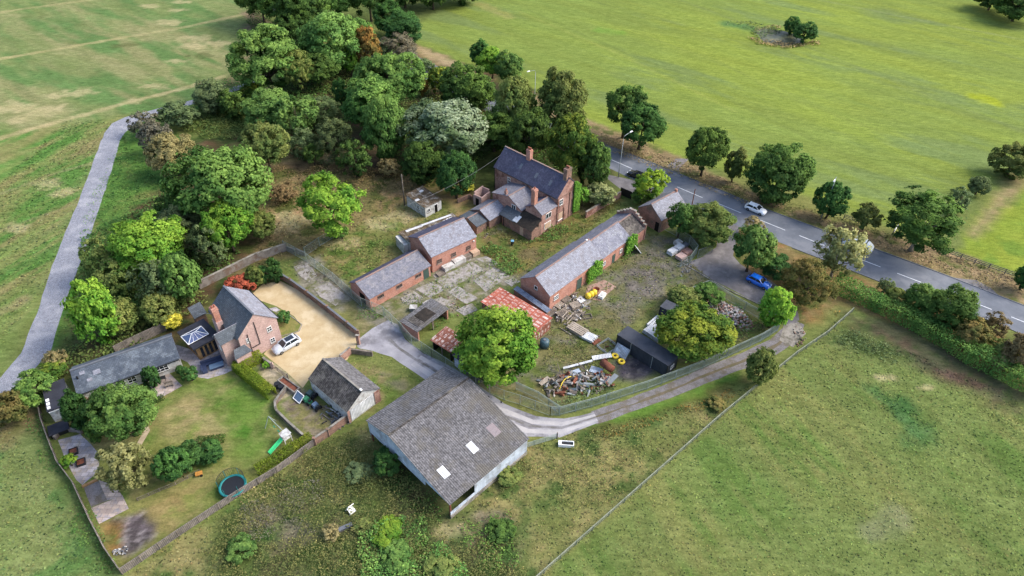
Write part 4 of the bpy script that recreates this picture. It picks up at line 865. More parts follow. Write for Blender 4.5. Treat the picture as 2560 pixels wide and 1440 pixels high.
# ---- ground cover
def cover(px, lm, label, dens, hgt, leaf, seed, tint=1.0, clump=1.5, thr=0.0):
    """low weeds and brambles in uneven mounds over an area"""
    g = np.random.default_rng(seed); poly = W2(px); lo, hi = poly.min(0), poly.max(0)
    n = int(np.prod(hi - lo) * dens); x = g.uniform(lo[0], hi[0], n); y = g.uniform(lo[1], hi[1], n)
    d = sdist(x, y, poly); f = vn(x, y, clump * 2, seed, 3); k = (d + f * 1.5 > 0) & (f > thr - 0.25 + g.random(n) * 0.3)
    x, y, f = x[k], y[k], f[k]; n = len(x)
    z = hgt * np.clip(0.5 + 0.9 * f, 0.05, 1.3) * g.uniform(0.35, 1.1, n)
    cd = np.stack([g.normal(size=n) * 0.3, g.normal(size=n) * 0.3, np.ones(n)], 1); cd /= np.linalg.norm(cd, axis=1)[:, None]
    nr = np.stack([g.normal(size=n) * 0.4 + 0.15, g.normal(size=n) * 0.4, np.ones(n)], 1); nr /= np.linalg.norm(nr, axis=1)[:, None]
    lv = np.stack([np.clip(0.5 + 0.5 * vn(x, y, clump, seed + 9, 3) + g.normal(0, 0.15, n), 0, 1), np.clip(g.normal(0.45, 0.22, n), 0, 1)], 1)
    me = leafmesh('weeds', np.stack([x, y, z], 1), nr, cd, leaf, lv, nprng=g, bnd=0.08); me.materials.append(LM[lm])
    o = bpy.data.objects.new('weeds', me); COL.objects.link(o); o.color = (tint,) * 3 + (1,); o['kind'] = 'stuff'; return o
cover([(560, 1300), (700, 1180), (860, 1110), (1020, 1200), (1100, 1330), (1300, 1350), (1330, 1500), (500, 1520)], 'weed', '', 34, 1.3, 0.115, 1, 0.95, 1.5, -0.15)
cover([(900, 1340), (1060, 1290), (1180, 1480), (900, 1520)], 'green', '', 30, 1.7, 0.15, 2, 1.45, 1.4, -0.25)
cover([(600, 1290), (700, 1220), (820, 1200), (800, 1330), (620, 1360)], 'bare', '', 24, 1.0, 0.10, 31, 1.1, 1.3, 0.0)
cover([(760, 1140), (880, 1080), (960, 1150), (900, 1240), (800, 1240)], 'weed', '', 36, 1.4, 0.11, 32, 0.85, 1.3, -0.25)
cover([(600, 1380), (900, 1360), (1300, 1400), (1300, 1500), (560, 1500)], 'weed', '', 32, 1.2, 0.115, 33, 1.0, 1.5, -0.1)
cover([(1010, 1170), (1090, 1250), (1120, 1310), (1040, 1300), (960, 1200)], 'green', '', 18, 0.8, 0.13, 34, 0.8, 1.2, -0.1)
for i_, (pl_, lm_) in enumerate((([(560, 210), (760, 190), (900, 260), (860, 330), (640, 300)], 'green'), ([(740, 190), (1000, 170), (1180, 260), (1000, 330), (860, 260)], 'olive'), ([(200, 600), (420, 480), (560, 560), (620, 660), (500, 700), (340, 800), (200, 860)], 'green'),
        ([(700, 300), (860, 330), (940, 400), (820, 420), (700, 380)], 'grey'), ([(1000, 280), (1330, 260), (1500, 380), (1500, 460), (1440, 440), (1240, 380), (1080, 470), (960, 400)], 'dark'), ([(60, 960), (230, 840), (420, 760), (500, 700), (520, 760), (300, 890), (120, 960)], 'olive'),
        ([(640, 20), (760, 100), (900, 180), (700, 200), (620, 60)], 'dark'), ([(400, 290), (560, 260), (640, 330), (480, 340)], 'olive'))):
    cover(pl_, lm_, '', 9, 1.5, 0.24, 40 + i_, 0.9, 2.2, -0.35)
cover([(1200, 1240), (1310, 1130), (1330, 1170), (1200, 1300)], 'weed', '', 26, 1.2, 0.13, 3, 0.95, 1.2, -0.3)
cover([(1150, 1320), (1280, 1280), (1300, 1420), (1200, 1440)], 'dark', '', 20, 1.1, 0.13, 4, 1.4, 1.2, -0.15)
cover([(1400, 1180), (1520, 1150), (1560, 1240), (1440, 1280)], 'weed', '', 16, 0.7, 0.12, 5, 1.1, 1.0, 0.0)
cover([(1310, 1130), (1460, 1090), (1620, 1060), (1600, 1160), (1400, 1260), (1320, 1220)], 'weed', '', 14, 0.6, 0.12, 35, 1.15, 1.0, 0.05)
cover([(560, 1240), (900, 1080), (930, 1110), (640, 1270)], 'tan', '', 12, 0.5, 0.12, 36, 1.1, 1.0, 0.0)
cover([(200, 620), (235, 480), (300, 360), (400, 460), (300, 560)], 'green', '', 5, 0.3, 0.14, 37, 1.2, 1.0, 0.1)
cover([(1220, 600), (1290, 640), (1330, 680), (1260, 690), (1200, 630)], 'green', '', 22, 1.0, 0.17, 6, 0.9, 1.2, -0.2)
cover([(1310, 580), (1440, 560), (1400, 600), (1320, 610)], 'green', '', 18, 0.9, 0.17, 7, 0.9, 1.2, -0.1)
cover([(1380, 1000), (1480, 960), (1560, 960), (1500, 1010), (1400, 1035)], 'grey', '', 22, 1.2, 0.14, 8, 1.0, 1.4, -0.2)
cover([(1740, 740), (1860, 780), (1930, 815), (1850, 850), (1760, 790)], 'green', '', 12, 0.8, 0.15, 9, 0.85, 1.4, 0.1)
cover([(2080, 820), (2180, 850), (2290, 900), (2200, 910), (2100, 870)], 'grey', '', 14, 0.6, 0.15, 10, 1.0, 1.6, 0.0)
cover([(2170, 965), (2260, 990), (2350, 1110), (2300, 1120), (2220, 1040)], 'green', '', 8, 0.35, 0.14, 11, 0.85, 1.6, 0.15)
cover([(860, 600), (1000, 620), (900, 700), (800, 640)], 'olive', '', 12, 0.6, 0.15, 12, 1.1, 1.6, 0.1)
cover([(700, 560), (800, 620), (700, 640), (640, 640)], 'tan', '', 12, 0.6, 0.15, 13, 1.0, 1.6, 0.1)
cover([(1480, 640), (1600, 590), (1580, 640), (1480, 700)], 'green', '', 12, 0.5, 0.14, 14, 1.0, 1.2, 0.1)
cover([(1370, 820), (1500, 800), (1480, 870), (1390, 900)], 'olive', '', 12, 0.5, 0.14, 15, 1.0, 1.2, 0.05)
cover([(1040, 790), (1120, 770), (1150, 800), (1080, 830)], 'green', '', 18, 1.0, 0.14, 16, 0.9, 1.2, -0.2)
cover([(900, 770), (980, 770), (960, 800), (900, 800)], 'green', '', 14, 0.6, 0.14, 17, 0.9, 1.2, 0.0)
cover([(100, 1030), (160, 1180), (230, 1290), (300, 1420), (270, 1440), (190, 1300), (110, 1170), (60, 1060)], 'green', '', 12, 0.7, 0.13, 18, 0.9, 1.6, -0.1)
cover([(1440, 350), (1500, 340), (1900, 500), (1880, 515), (1500, 365)], 'tan', '', 8, 0.5, 0.16, 19, 1.0, 1.6, 0.1)
cover([(2100, 570), (2350, 630), (2500, 700), (2480, 725), (2200, 620)], 'tan', '', 8, 0.5, 0.16, 20, 1.0, 1.6, 0.1)
cover([(2060, 650), (2130, 770), (2060, 800), (2000, 770), (1990, 700)], 'orange', '', 10, 0.5, 0.15, 21, 1.0, 1.4, 0.1)
cover([(1880, 80), (1920, 72), (1960, 80), (1890, 100)], 'grey', '', 5, 0.9, 0.3, 22, 1.0, 1.6, -0.3)
cover([(1866, 96), (1900, 112), (1960, 122), (2050, 112), (2055, 100), (2000, 108), (1900, 100), (1880, 90)], 'brown', '', 6, 0.9, 0.3, 23, 1.6, 1.6, -0.6)
cover([(1870, 92), (1895, 70), (1950, 64), (1955, 70), (1900, 76), (1880, 96)], 'tan', '', 6, 0.9, 0.3, 24, 1.0, 1.6, -0.6)
cover([(1810, 58), (1880, 52), (1930, 66), (1880, 76)], 'grey', '', 2, 0.5, 0.3, 28, 0.9, 1.6, -0.6)
cover([(1500, 1090), (1640, 1040), (1830, 975), (1840, 990), (1640, 1055), (1500, 1105)], 'orange', '', 12, 0.6, 0.13, 25, 0.7, 1.2, -0.1)
cover([(440, 300), (600, 280), (650, 350), (520, 350)], 'olive', '', 10, 0.9, 0.22, 26, 1.0, 2.0, -0.1)
cover([(650, 420), (900, 420), (1000, 400), (1080, 470), (900, 480), (700, 520)], 'brown', '', 6, 0.6, 0.2, 27, 1.2, 2.0, 0.1)

cover([(1190, 520), (1240, 560), (1330, 590), (1300, 620), (1230, 590), (1180, 560)], 'weed', '', 14, 0.6, 0.14, 50, 1.0, 1.2, 0.0)
cover([(1400, 590), (1540, 500), (1560, 510), (1430, 600)], 'weed', '', 10, 0.4, 0.14, 51, 1.0, 1.2, 0.1)
cover([(1380, 800), (1480, 880), (1540, 870), (1500, 960), (1400, 930), (1360, 980), (1320, 960), (1370, 880)], 'weed', '', 14, 0.6, 0.13, 52, 1.0, 1.0, 0.0)
cover([(1560, 640), (1660, 590), (1700, 640), (1690, 720), (1600, 780), (1500, 840), (1480, 800), (1560, 720)], 'weed', '', 5, 0.3, 0.12, 53, 1.0, 1.0, 0.1)
cover([(1090, 690), (1240, 640), (1300, 700), (1200, 770), (1060, 770), (990, 750)], 'olive', '', 9, 0.4, 0.13, 54, 1.0, 0.8, 0.1)
cover([(1760, 740), (1900, 800), (1930, 830), (1800, 890), (1740, 850)], 'weed', '', 12, 0.7, 0.14, 55, 0.95, 1.2, 0.0)
cover([(1250, 990), (1380, 1020), (1370, 1040), (1290, 1020)], 'weed', '', 14, 0.5, 0.12, 56, 1.0, 1.0, 0.0)
cover([(1720, 900), (1900, 840), (1940, 820), (1930, 830), (1740, 915)], 'weed', '', 14, 0.6, 0.13, 57, 1.0, 1.0, -0.1)
cover([(880, 900), (960, 890), (1060, 950), (980, 1000)], 'olive', '', 6, 0.25, 0.12, 58, 1.1, 1.0, 0.1)
cover([(1500, 350), (1700, 430), (1900, 505), (1880, 520), (1700, 445), (1500, 370)], 'brown', '', 8, 0.7, 0.16, 59, 1.3, 1.4, 0.0)
cover([(740, 170), (860, 190), (850, 230), (760, 240)], 'brown', '', 5, 0.7, 0.2, 60, 1.0, 1.4, 0.0)
# ---- rough grass: short tufts over the rough ground, coloured like the ground they stand in
def tufts():
    g = np.random.default_rng(77); out = []
    for px, dens, h in [([(1340, 1460), (1900, 960), (2090, 800), (2560, 1000), (2600, 1500), (1300, 1500)], 7.0, 0.10), ([(0, 1040), (300, 1440), (560, 1250), (900, 1060), (1120, 1290), (1310, 1110), (1480, 1070), (1900, 960), (1340, 1460), (1300, 1500), (-60, 1500), (-60, 1040)], 8.0, 0.24),
                        ([(-60, 300), (300, 300), (230, 420), (110, 720), (-60, 950)], 4.5, 0.28), ([(640, 420), (1000, 420), (1180, 560), (900, 740), (640, 660)], 5, 0.4), ([(1220, 560), (1540, 480), (1780, 700), (1500, 1020), (1380, 820)], 4, 0.3),
                        ([(300, 330), (420, 480), (250, 640), (180, 860), (40, 960), (200, 640)], 5, 0.3), ([(1500, 330), (1900, 480), (2560, 690), (2560, 740), (2100, 590), (1500, 360)], 5, 0.35)]:
        poly = W2(px); lo, hi = poly.min(0), poly.max(0); n = int(np.prod(hi - lo) * dens)
        x = g.uniform(lo[0], hi[0], n); y = g.uniform(lo[1], hi[1], n); k = sdist(x, y, poly) > 0
        out.append(np.stack([x[k], y[k], np.full(k.sum(), h)], 1))
    q = np.concatenate(out)
    q = q[(np.abs(q[:, 0]) < 110)]
    bad = np.zeros(len(q), bool)
    for pl in (LU + LL[::-1], TU + TL[::-1], GL_ + GR_[::-1], FAR_E + NEAR_E[::-1]): bad |= sdist(q[:, 0], q[:, 1], W2(pl)) > -0.1
    q = q[~bad]; n = len(q); c, _ = ground_colour(q[:, 0], q[:, 1])
    cd = np.stack([g.normal(size=n) * 0.3, g.normal(size=n) * 0.3, np.ones(n)], 1); cd /= np.linalg.norm(cd, axis=1)[:, None]
    nr = np.stack([g.normal(size=n) * 0.22, g.normal(size=n) * 0.22, np.ones(n)], 1); nr /= np.linalg.norm(nr, axis=1)[:, None]
    cen = np.stack([q[:, 0], q[:, 1], q[:, 2] * g.uniform(0.05, 0.35, n)], 1); dd = np.hypot(q[:, 0], q[:, 1]); g2 = 0.10 + 0.0009 * dd
    me = leafmesh('rough_grass', cen, nr, cd, g2, np.zeros((n, 2)), nprng=g, bnd=0.03)
    c = c * g.uniform(0.86, 1.36, n)[:, None] * (1 + g.normal(size=(n, 3)) * 0.06)
    ca = me.color_attributes.new('Col', 'FLOAT_COLOR', 'POINT'); ca.data.foreach_set('color', np.repeat(np.concatenate([np.clip(c, 0, 1), np.ones((n, 1))], 1), 4, 0).ravel())
    m = bpy.data.materials.new('grass_blades'); m.use_nodes = True; nt = m.node_tree; va = nt.nodes.new('ShaderNodeVertexColor'); va.layer_name = 'Col'
    bs = nt.nodes['Principled BSDF']; nt.links.new(va.outputs[0], bs.inputs['Base Color']); bs.inputs['Roughness'].default_value = 1; bs.inputs['Specular IOR Level'].default_value = 0.05
    me.materials.append(m); o = bpy.data.objects.new('rough_grass', me); COL.objects.link(o); o['kind'] = 'stuff'
tufts()
# ---------------------------------------------------------------- buildings
class Bld:
    """a building whose rectangle comes from three eave corners A, B, C seen at height z; local x runs A->B, local y to the left of it"""
    def __init__(s, name, label, cat, A, B, C, z, parent=None, group=None):
        a, b, c = G(*A, z), G(*B, z), G(*C, z)
        u = (b - a).to_2d().normalized(); v = Vector((-u.y, u.x)); w = (c - b).to_2d().dot(v)
        if w < 0:                                        # keep local y positive: swap the ends
            a, b, c = b, a, a + (c - b); u = -u; v = -v; w = -w
            a = Vector((a.x, a.y, z)); s.swapped = True
        else: s.swapped = False
        s.L = (b - a).to_2d().length; s.W = w; s.rz = math.atan2(u.y, u.x); s.o3 = Vector((a.x, a.y, 0)); s.u, s.v = u, v
        if parent is None: s.t = thing(name, label, cat, s.o3, s.rz, group); s.own = True
        else:
            s.t = parent.t; s.own = False
        s.p = parent
        s.M = Matrix.Translation(s.o3) @ Matrix.Rotation(s.rz, 4, 'Z')
        s.T = Matrix.Identity(4) if parent is None else (parent.M.inverted() @ s.M)   # own frame -> root frame
    def put(s, mb, name, m, parent=None, **k):
        mb.v = [tuple(s.T @ Vector(v)) for v in mb.v]
        return mb.build(name, m, parent or s.t, **k)
    def loc(s, px, z):                                   # survey pixel at height z -> local coordinates
        return s.M.inverted() @ G(*px, z)
    def wall(s, m, ze, zr=None, axis='x', z0=0.0, frac=0.5, ze2=None, name='wall', inset=0.0):
        """solid walls with gables; ridge along axis at fraction frac of the width; ze2 = far eave height"""
        L, W, i = s.L, s.W, inset; ze2 = ze if ze2 is None else ze2; mb = MB()
        if zr is None:
            mb.add([(i, i, z0), (L - i, i, z0), (L - i, W - i, z0), (i, W - i, z0), (i, i, ze), (L - i, i, ze), (L - i, W - i, ze2), (i, W - i, ze2)],
                   [(0, 3, 2, 1), (4, 5, 6, 7), (0, 1, 5, 4), (1, 2, 6, 5), (2, 3, 7, 6), (3, 0, 4, 7)])
        elif axis == 'x':
            r = W * frac
            mb.add([(i, i, z0), (L - i, i, z0), (L - i, W - i, z0), (i, W - i, z0), (i, i, ze), (L - i, i, ze), (L - i, W - i, ze2), (i, W - i, ze2), (i, r, zr), (L - i, r, zr)],
                   [(0, 3, 2, 1), (0, 1, 5, 4), (1, 2, 6, 9, 5), (2, 3, 7, 6), (3, 0, 4, 8, 7), (4, 5, 9, 8), (6, 7, 8, 9)])
        else:
            r = L * frac
            mb.add([(i, i, z0), (L - i, i, z0), (L - i, W - i, z0), (i, W - i, z0), (i, i, ze), (L - i, i, ze2), (L - i, W - i, ze2), (i, W - i, ze), (r, i, zr), (r, W - i, zr)],
                   [(0, 3, 2, 1), (0, 1, 5, 8, 4), (1, 2, 6, 5), (2, 3, 7, 9, 6), (3, 0, 4, 7), (4, 8, 9, 7), (5, 6, 9, 8)])
        return s.put(mb, name, m)
    def roof(s, m, ze, zr, axis='x', frac=0.5, ze2=None, ov=0.25, vg=0.15, t=0.10, ridge=None, m2=None, name='roof', x0=None, x1=None):
        L, W = s.L, s.W; ze2 = ze if ze2 is None else ze2; out = []; lift = 0.04 + t
        a0 = -vg if x0 is None else x0; a1 = (L if axis == 'x' else W) + vg if x1 is None else x1
        wid = W if axis == 'x' else L; r = wid * frac
        k1 = (zr - ze) / r if r else 0; k2 = (zr - ze2) / (wid - r) if wid - r else 0
        def q(a, b, z): return (a, b, z + lift) if axis == 'x' else (b, a, z + lift)
        s1 = [q(a0, -ov, ze - k1 * ov), q(a1, -ov, ze - k1 * ov), q(a1, r, zr), q(a0, r, zr)]
        s2 = [q(a0, r, zr), q(a1, r, zr), q(a1, wid + ov, ze2 - k2 * ov), q(a0, wid + ov, ze2 - k2 * ov)]
        if axis != 'x': s1 = s1[::-1]; s2 = s2[::-1]
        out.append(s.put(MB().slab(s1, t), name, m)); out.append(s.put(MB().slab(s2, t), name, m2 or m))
        if ridge: out.append(s.put(MB().bar(q(a0, r, zr + 0.03), q(a1, r, zr + 0.03), 0.28, 0.12), 'ridge', ridge))
        return out
    def mono(s, m, z0_, z1_, ov=0.2, t=0.1, axis='y', name='roof'):
        """single slope: heights z0_ at local y=0 (or x=0) and z1_ at the other side"""
        L, W = s.L, s.W; l = t + 0.04
        if axis == 'y': k = (z1_ - z0_) / W; q = [(-ov, -ov, z0_ - k * ov + l), (L + ov, -ov, z0_ - k * ov + l), (L + ov, W + ov, z1_ + k * ov + l), (-ov, W + ov, z1_ + k * ov + l)]
        else: k = (z1_ - z0_) / L; q = [(-ov, -ov, z0_ - k * ov + l), (L + ov, -ov, z1_ + k * ov + l), (L + ov, W + ov, z1_ + k * ov + l), (-ov, W + ov, z0_ - k * ov + l)]
        return s.put(MB().slab(q, t), name, m)
    def face(s, side):
        return {0: ((0, 0), (1, 0), (0, -1)), 1: ((s.L, 0), (0, 1), (1, 0)), 2: ((0, s.W), (1, 0), (0, 1)), 3: ((0, 0), (0, 1), (-1, 0))}[side]
    def fb(s, side, a0, a1, z0, z1, d0, d1):             # box on a face: along a0..a1, height z0..z1, depth d0..d1 outwards
        (ox, oy), (tx, ty), (nx_, ny_) = s.face(side)
        P_ = [(ox + tx * a + nx_ * d, oy + ty * a + ny_ * d, z) for z in (z0, z1) for (a, d) in ((a0, d0), (a1, d0), (a1, d1), (a0, d1))]
        return MB().add(P_, [(0, 3, 2, 1), (4, 5, 6, 7), (0, 1, 5, 4), (1, 2, 6, 5), (2, 3, 7, 6), (3, 0, 4, 7)])
    def window(s, side, a, z, w, h, fm=None, gm=None, bars=1, name='window', sill=True):
        fm = fm or M_white; mb = MB(); f = 0.07
        for q in ((a, a + w, z, z + f), (a, a + w, z + h - f, z + h), (a, a + f, z + f, z + h - f), (a + w - f, a + w, z + f, z + h - f)):
            b = s.fb(side, *q, 0.003, 0.07); mb.add(b.v, b.f)
        for i in range(bars):
            c = a + w * (i + 1) / (bars + 1); b = s.fb(side, c - 0.025, c + 0.025, z + f, z + h - f, 0.003, 0.06); mb.add(b.v, b.f)
        if h > 0.8:
            b = s.fb(side, a + f, a + w - f, z + h / 2 - 0.025, z + h / 2 + 0.025, 0.003, 0.055); mb.add(b.v, b.f)
        o = s.put(mb, name, fm)
        g = s.fb(side, a + f, a + w - f, z + f, z + h - f, 0.004, 0.03); s.put(g, 'pane', gm or M_glass, o)
        if sill: s.put(s.fb(side, a - 0.08, a + w + 0.08, z - 0.1, z - 0.01, 0.003, 0.12), 'sill', M_conc, o)
        return o
    def door(s, side, a, w, h, m, z=0.0, name='door', frame=None):
        o = s.put(s.fb(side, a, a + w, z + 0.02, z + h, 0.004, 0.05), name, m)
        if frame: 
            mb = MB()
            for q in ((a - 0.09, a - 0.004, z + 0.02, z + h + 0.09), (a + w + 0.004, a + w + 0.09, z + 0.02, z + h + 0.09), (a - 0.004, a + w + 0.004, z + h + 0.004, z + h + 0.09)):
                b = s.fb(side, *q, 0.004, 0.07); mb.add(b.v, b.f)
            s.put(mb, 'door_frame', frame, o)
        return o
    def chimney(s, x, y, z0, z1, w=0.75, d=0.75, m=None, pots=2):
        m = m or M_brick_red; mb = MB(); mb.box(x - w / 2, x + w / 2, y - d / 2, y + d / 2, z0, z1 - 0.42)
        mb.box(x - w / 2 - 0.07, x + w / 2 + 0.07, y - d / 2 - 0.07, y + d / 2 + 0.07, z1 - 0.42, z1 - 0.24)
        mb.box(x - w / 2 - 0.02, x + w / 2 + 0.02, y - d / 2 - 0.02, y + d / 2 + 0.02, z1 - 0.24, z1)
        o = s.put(mb, 'chimney', m)
        for i in range(pots):
            px_ = x + (i - (pots - 1) / 2) * w / max(pots, 1) * 0.9
            s.put(MB().tube([(px_, y, z1 - 0.02), (px_, y, z1 + 0.3), (px_, y, z1 + 0.45)], [0.15, 0.12, 0.14], 8), 'chimney_pot', M_clay, o)
        return o
    def pipe(s, side, a, z0, z1, m=None):
        (ox, oy), (tx, ty), (n1, n2) = s.face(side); p = (ox + tx * a + n1 * 0.09, oy + ty * a + n2 * 0.09)
        return s.put(MB().tube([(*p, z0), (*p, z1)], 0.055, 6), 'downpipe', m or M_black)
    def gutter(s, side, z, m=None, a0=0.0, a1=None):
        a1 = a1 if a1 is not None else (s.L if side in (0, 2) else s.W)
        return s.put(s.fb(side, a0, a1, z - 0.1, z, 0.26, 0.38), 'gutter', m or M_black)
def ridge_solve(b, px, side='x'):
    """height and cross position of a ridge seen end-on at local x=0: returns (y, z)"""
    best = None
    for i in range(0, 240):
        z = 2 + i * 0.05; q = b.loc(px, z)
        e = abs(q.x if side == 'x' else q.y)
        if best is None or e < best[0]: best = (e, q, z)
    return best[1], best[2]

# big portal barn in the foreground
B = Bld('big_barn', 'largest open sided barn with grey ribbed cement roof in the foreground', 'barn', (1123.6, 1255), (922, 1062), (1109.7, 925), 3.6)
if True:
    # ridge runs parallel to the long sheets; B.x runs along the gable
    # local frame: find which axis is the gable
    L, W = B.L, B.W
    S_ = B.loc((1123.6, 1255), 3.4)
    q, zr = None, None
    best = None
    for i in range(60):
        z = 3.6 + i * 0.1; p = B.loc((973.6, 1088), z)
        e = min(abs(p.y), abs(p.y - W))
        if best is None or e < best[0]: best = (e, p.x / L, z)
    frB, zB = best[1], best[2]
    (lambda *a: None)('barn', L, W, B.swapped, 'ridge frac', frB, zB, 'S local', S_)
    gside = 0 if abs(S_.y) < abs(S_.y - W) else 2      # face holding the open gable
    near_x = S_.x < L / 2
    eN, eF = 3.3, 4.5                                  # eave on the near (right) side and on the far (left) side
    e0, e1 = (eN, eF) if near_x else (eF, eN)
    zR = max(zB, 5.4)
    B.roof(M_asb, e0, zR, axis='y', frac=frB, ze2=e1, ov=0.25, vg=0.2, t=0.07, ridge=M_asb_d)
    # steel frame
    def roofz(x): r = L * frB; return e0 + (zR - e0) * x / r if x < r else zR - (zR - e1) * (x - r) / (L - r)
    for k in range(4):
        y = 0.15 + (W - 0.3) * k / 3; mb = MB()
        for x in (0.15, L * frB, L - 0.15): mb.bar((x, y, 0), (x, y, roofz(x) - 0.1), 0.2, 0.2)
        for x0, x1 in ((0.15, L * frB), (L * frB, L - 0.15)): mb.bar((x0, y, roofz(x0) - 0.12), (x1, y, roofz(x1) - 0.12), 0.16, 0.2)
        B.put(mb, 'portal_frame', M_rusty)
    mb = MB()
    for k in range(14):
        x = L * (k + 0.5) / 14; mb.bar((x, 0.1, roofz(x) - 0.03), (x, W - 0.1, roofz(x) - 0.03), 0.08, 0.1)
    B.put(mb, 'purlins', M_rusty)
    # hanging cladding on the open gable: from 2.7 m (eaves side) up to the roof
    yg = -0.08 if gside == 0 else W + 0.02
    def gable_clad(y0, y1, zb, step=False):
        xs_ = [0.0, L * frB, L * 0.72, L]; poly = [(x, zb) for x in xs_] if not step else [(0, 2.2), (L * frB, 2.2), (L * 0.72, 2.2), (L * 0.722, 3.1), (L, 3.1)]; top = [(x, max(roofz(x) - 0.02, zb + 0.02)) for x in xs_[::-1]]
        pts = poly + top; n = len(pts); mb = MB(); vs = [(x, y0, z) for x, z in pts] + [(x, y1, z) for x, z in pts]
        return mb.add(vs, [tuple(range(n)), tuple(range(2 * n - 1, n - 1, -1))] + [(i, n + i, n + (i + 1) % n, (i + 1) % n) for i in range(n)])
    B.put(gable_clad(yg, yg + 0.06, 3.1, True), 'cladding', M_clad)
    yb = W + 0.02 if gside == 0 else -0.08
    B.put(gable_clad(yb, yb + 0.06, 0.1), 'cladding', M_clad)
    sN = 3 if near_x else 1; sF = 1 if near_x else 3
    far = gside == 2                                   # face coordinate runs away from / towards the open gable
    def fr(a0, a1): return (W - a1, W - a0) if far else (a0, a1)
    B.put(B.fb(sN, *fr(4.2, W), 0.25, eN - 0.03, 0.01, 0.07), 'cladding', M_clad)
    B.put(B.fb(sN, *fr(0, 4.2), 0.25, 1.25, 0.01, 0.07), 'cladding', M_clad)
    B.put(B.fb(sN, *fr(-0.1, W), 0.0, 0.6, 0.075, 0.2), 'plinth', M_conc)
    B.put(B.fb(sN, *fr(7.5, 10.8), eN - 0.32, eN - 0.06, 0.075, 0.1), 'flashing', M_white)
    B.put(B.fb(sF, *fr(0, W), 1.2, eF - 0.03, 0.01, 0.07), 'cladding', M_clad)
    def roof_patch(px, w, l, m, nm):
        z = 4.0
        for _ in range(8): p = B.loc(px, z); z = roofz(min(max(p.x, 0), L)) + 0.2
        dx = w / 2; dy = l / 2; q_ = [(p.x - dx, p.y - dy), (p.x + dx, p.y - dy), (p.x + dx, p.y + dy), (p.x - dx, p.y + dy)]
        return B.put(MB().slab([(x, y, roofz(x) + 0.15) for x, y in q_], 0.03), nm, m)
    roof_patch((1181, 1118), 1.6, 1.05, M_white_sheet, 'rooflight'); roof_patch((1109, 1180), 1.6, 1.05, M_white_sheet, 'rooflight')
    roof_patch((1234, 1074), 1.8, 1.3, mat('pinkish_sheet', (160, 150, 152), 0.9, (160, 146, 148), 1.0), 'repair_sheet')
    B.put(MB().bar((0.3, 3.0 if not far else W - 3.0, 0.6), (L * 0.4, 3.0 if not far else W - 3.0, 0.6), 0.3, 1.2), 'inner_wall', M_conc)

# brick cottage
B = Bld('brick_cottage', 'pale pink brick cottage with slate roof beside the sandy drive', 'house', (595, 846), (690.3, 794.4), (609.7, 732), 5.3)
L, W = B.L, B.W; (lambda *a: None)('cottage', L, W, B.swapped)
# local: x along the visible gable, y away
B.wall(M_brick_pale, 5.3, 8.2, axis='y', frac=0.5)
B.roof(M_slate_c, 5.3, 8.2, axis='y', ov=0.3, vg=0.12, m2=M_slate_l, ridge=M_lead)  # right slope takes paler slate: its sunlit tone is put into the colour
for z in (0.9, 3.4): B.window(0, L * 0.70, z, 0.8, 1.0)
B.window(0, L * 0.16, 3.5, 0.5, 0.9)
B.pipe(0, L * 0.45, 2.2, 6.8); B.pipe(0, L * 0.22, 0.2, 5.2)
B.put(B.fb(0, L * 0.24, L * 0.45, 2.1, 2.2, 0.03, 0.12), 'waste_pipe', M_black)
B.gutter(1, 5.25); B.gutter(3, 5.25)
# external stack on the left flank
cw = B.put(MB().box(-1.0, -0.003, W * 0.50, W * 0.50 + 1.5, 0, 6.0), 'chimney_breast', M_brick_pale)
B.chimney(-0.45, W * 0.50 + 0.7, 6.0, 8.6, 0.9, 1.0, M_brick_red, 2)
B.put(MB().box(-2.4, -0.003, W * 0.10, W * 0.34, 0, 5.0), 'wing_wall', M_brick_pale)
q = [(-2.6, W * 0.08, 5.1), (-2.6, W * 0.22, 6.5), (0.9, W * 0.22, 6.5), (0.1, W * 0.08, 5.1)]
B.put(MB().slab([(-2.6, W * 0.07, 5.05), (0.0, W * 0.07, 5.05), (1.35, W * 0.22, 6.5), (-2.6, W * 0.22, 6.5)], 0.1), 'wing_roof', M_slate_c)
B.put(MB().slab([(-2.6, W * 0.22, 6.5), (1.35, W * 0.22, 6.5), (0.0, W * 0.37, 5.05), (-2.6, W * 0.37, 5.05)], 0.1), 'wing_roof', M_slate_l)
B.put(MB().add([(-2.4, W * 0.10, 5.0), (-2.4, W * 0.34, 5.0), (-2.4, W * 0.22, 6.4), (-2.3, W * 0.10, 5.0), (-2.3, W * 0.34, 5.0), (-2.3, W * 0.22, 6.4)], [(0, 2, 1), (3, 4, 5), (0, 1, 4, 3), (1, 2, 5, 4), (2, 0, 3, 5)]), 'wing_gable', M_brick_pale)
B.put(B.fb(3, W * 0.16, W * 0.22, 3.2, 4.2, 2.41, 2.47), 'window', M_white); B.put(MB().bar((-0.6, W * 0.62, 7.2), (-2.6, W * 0.75, 7.6), 0.05), 'aerial', M_galv)
# little hipped porch at the gable corner
pq = B.loc((572, 868), 3.0)
B.put(MB().box(-1.5, 0.9, -0.9, -0.003, 0, 2.6), 'porch_wall', M_brick_pale)
B.put(MB().slab([(-1.75, -1.15, 2.7), (1.1, -1.15, 2.7), (0.6, 0.0, 3.6), (-1.2, 0.0, 3.6)], 0.1), 'porch_roof', M_slate_c)
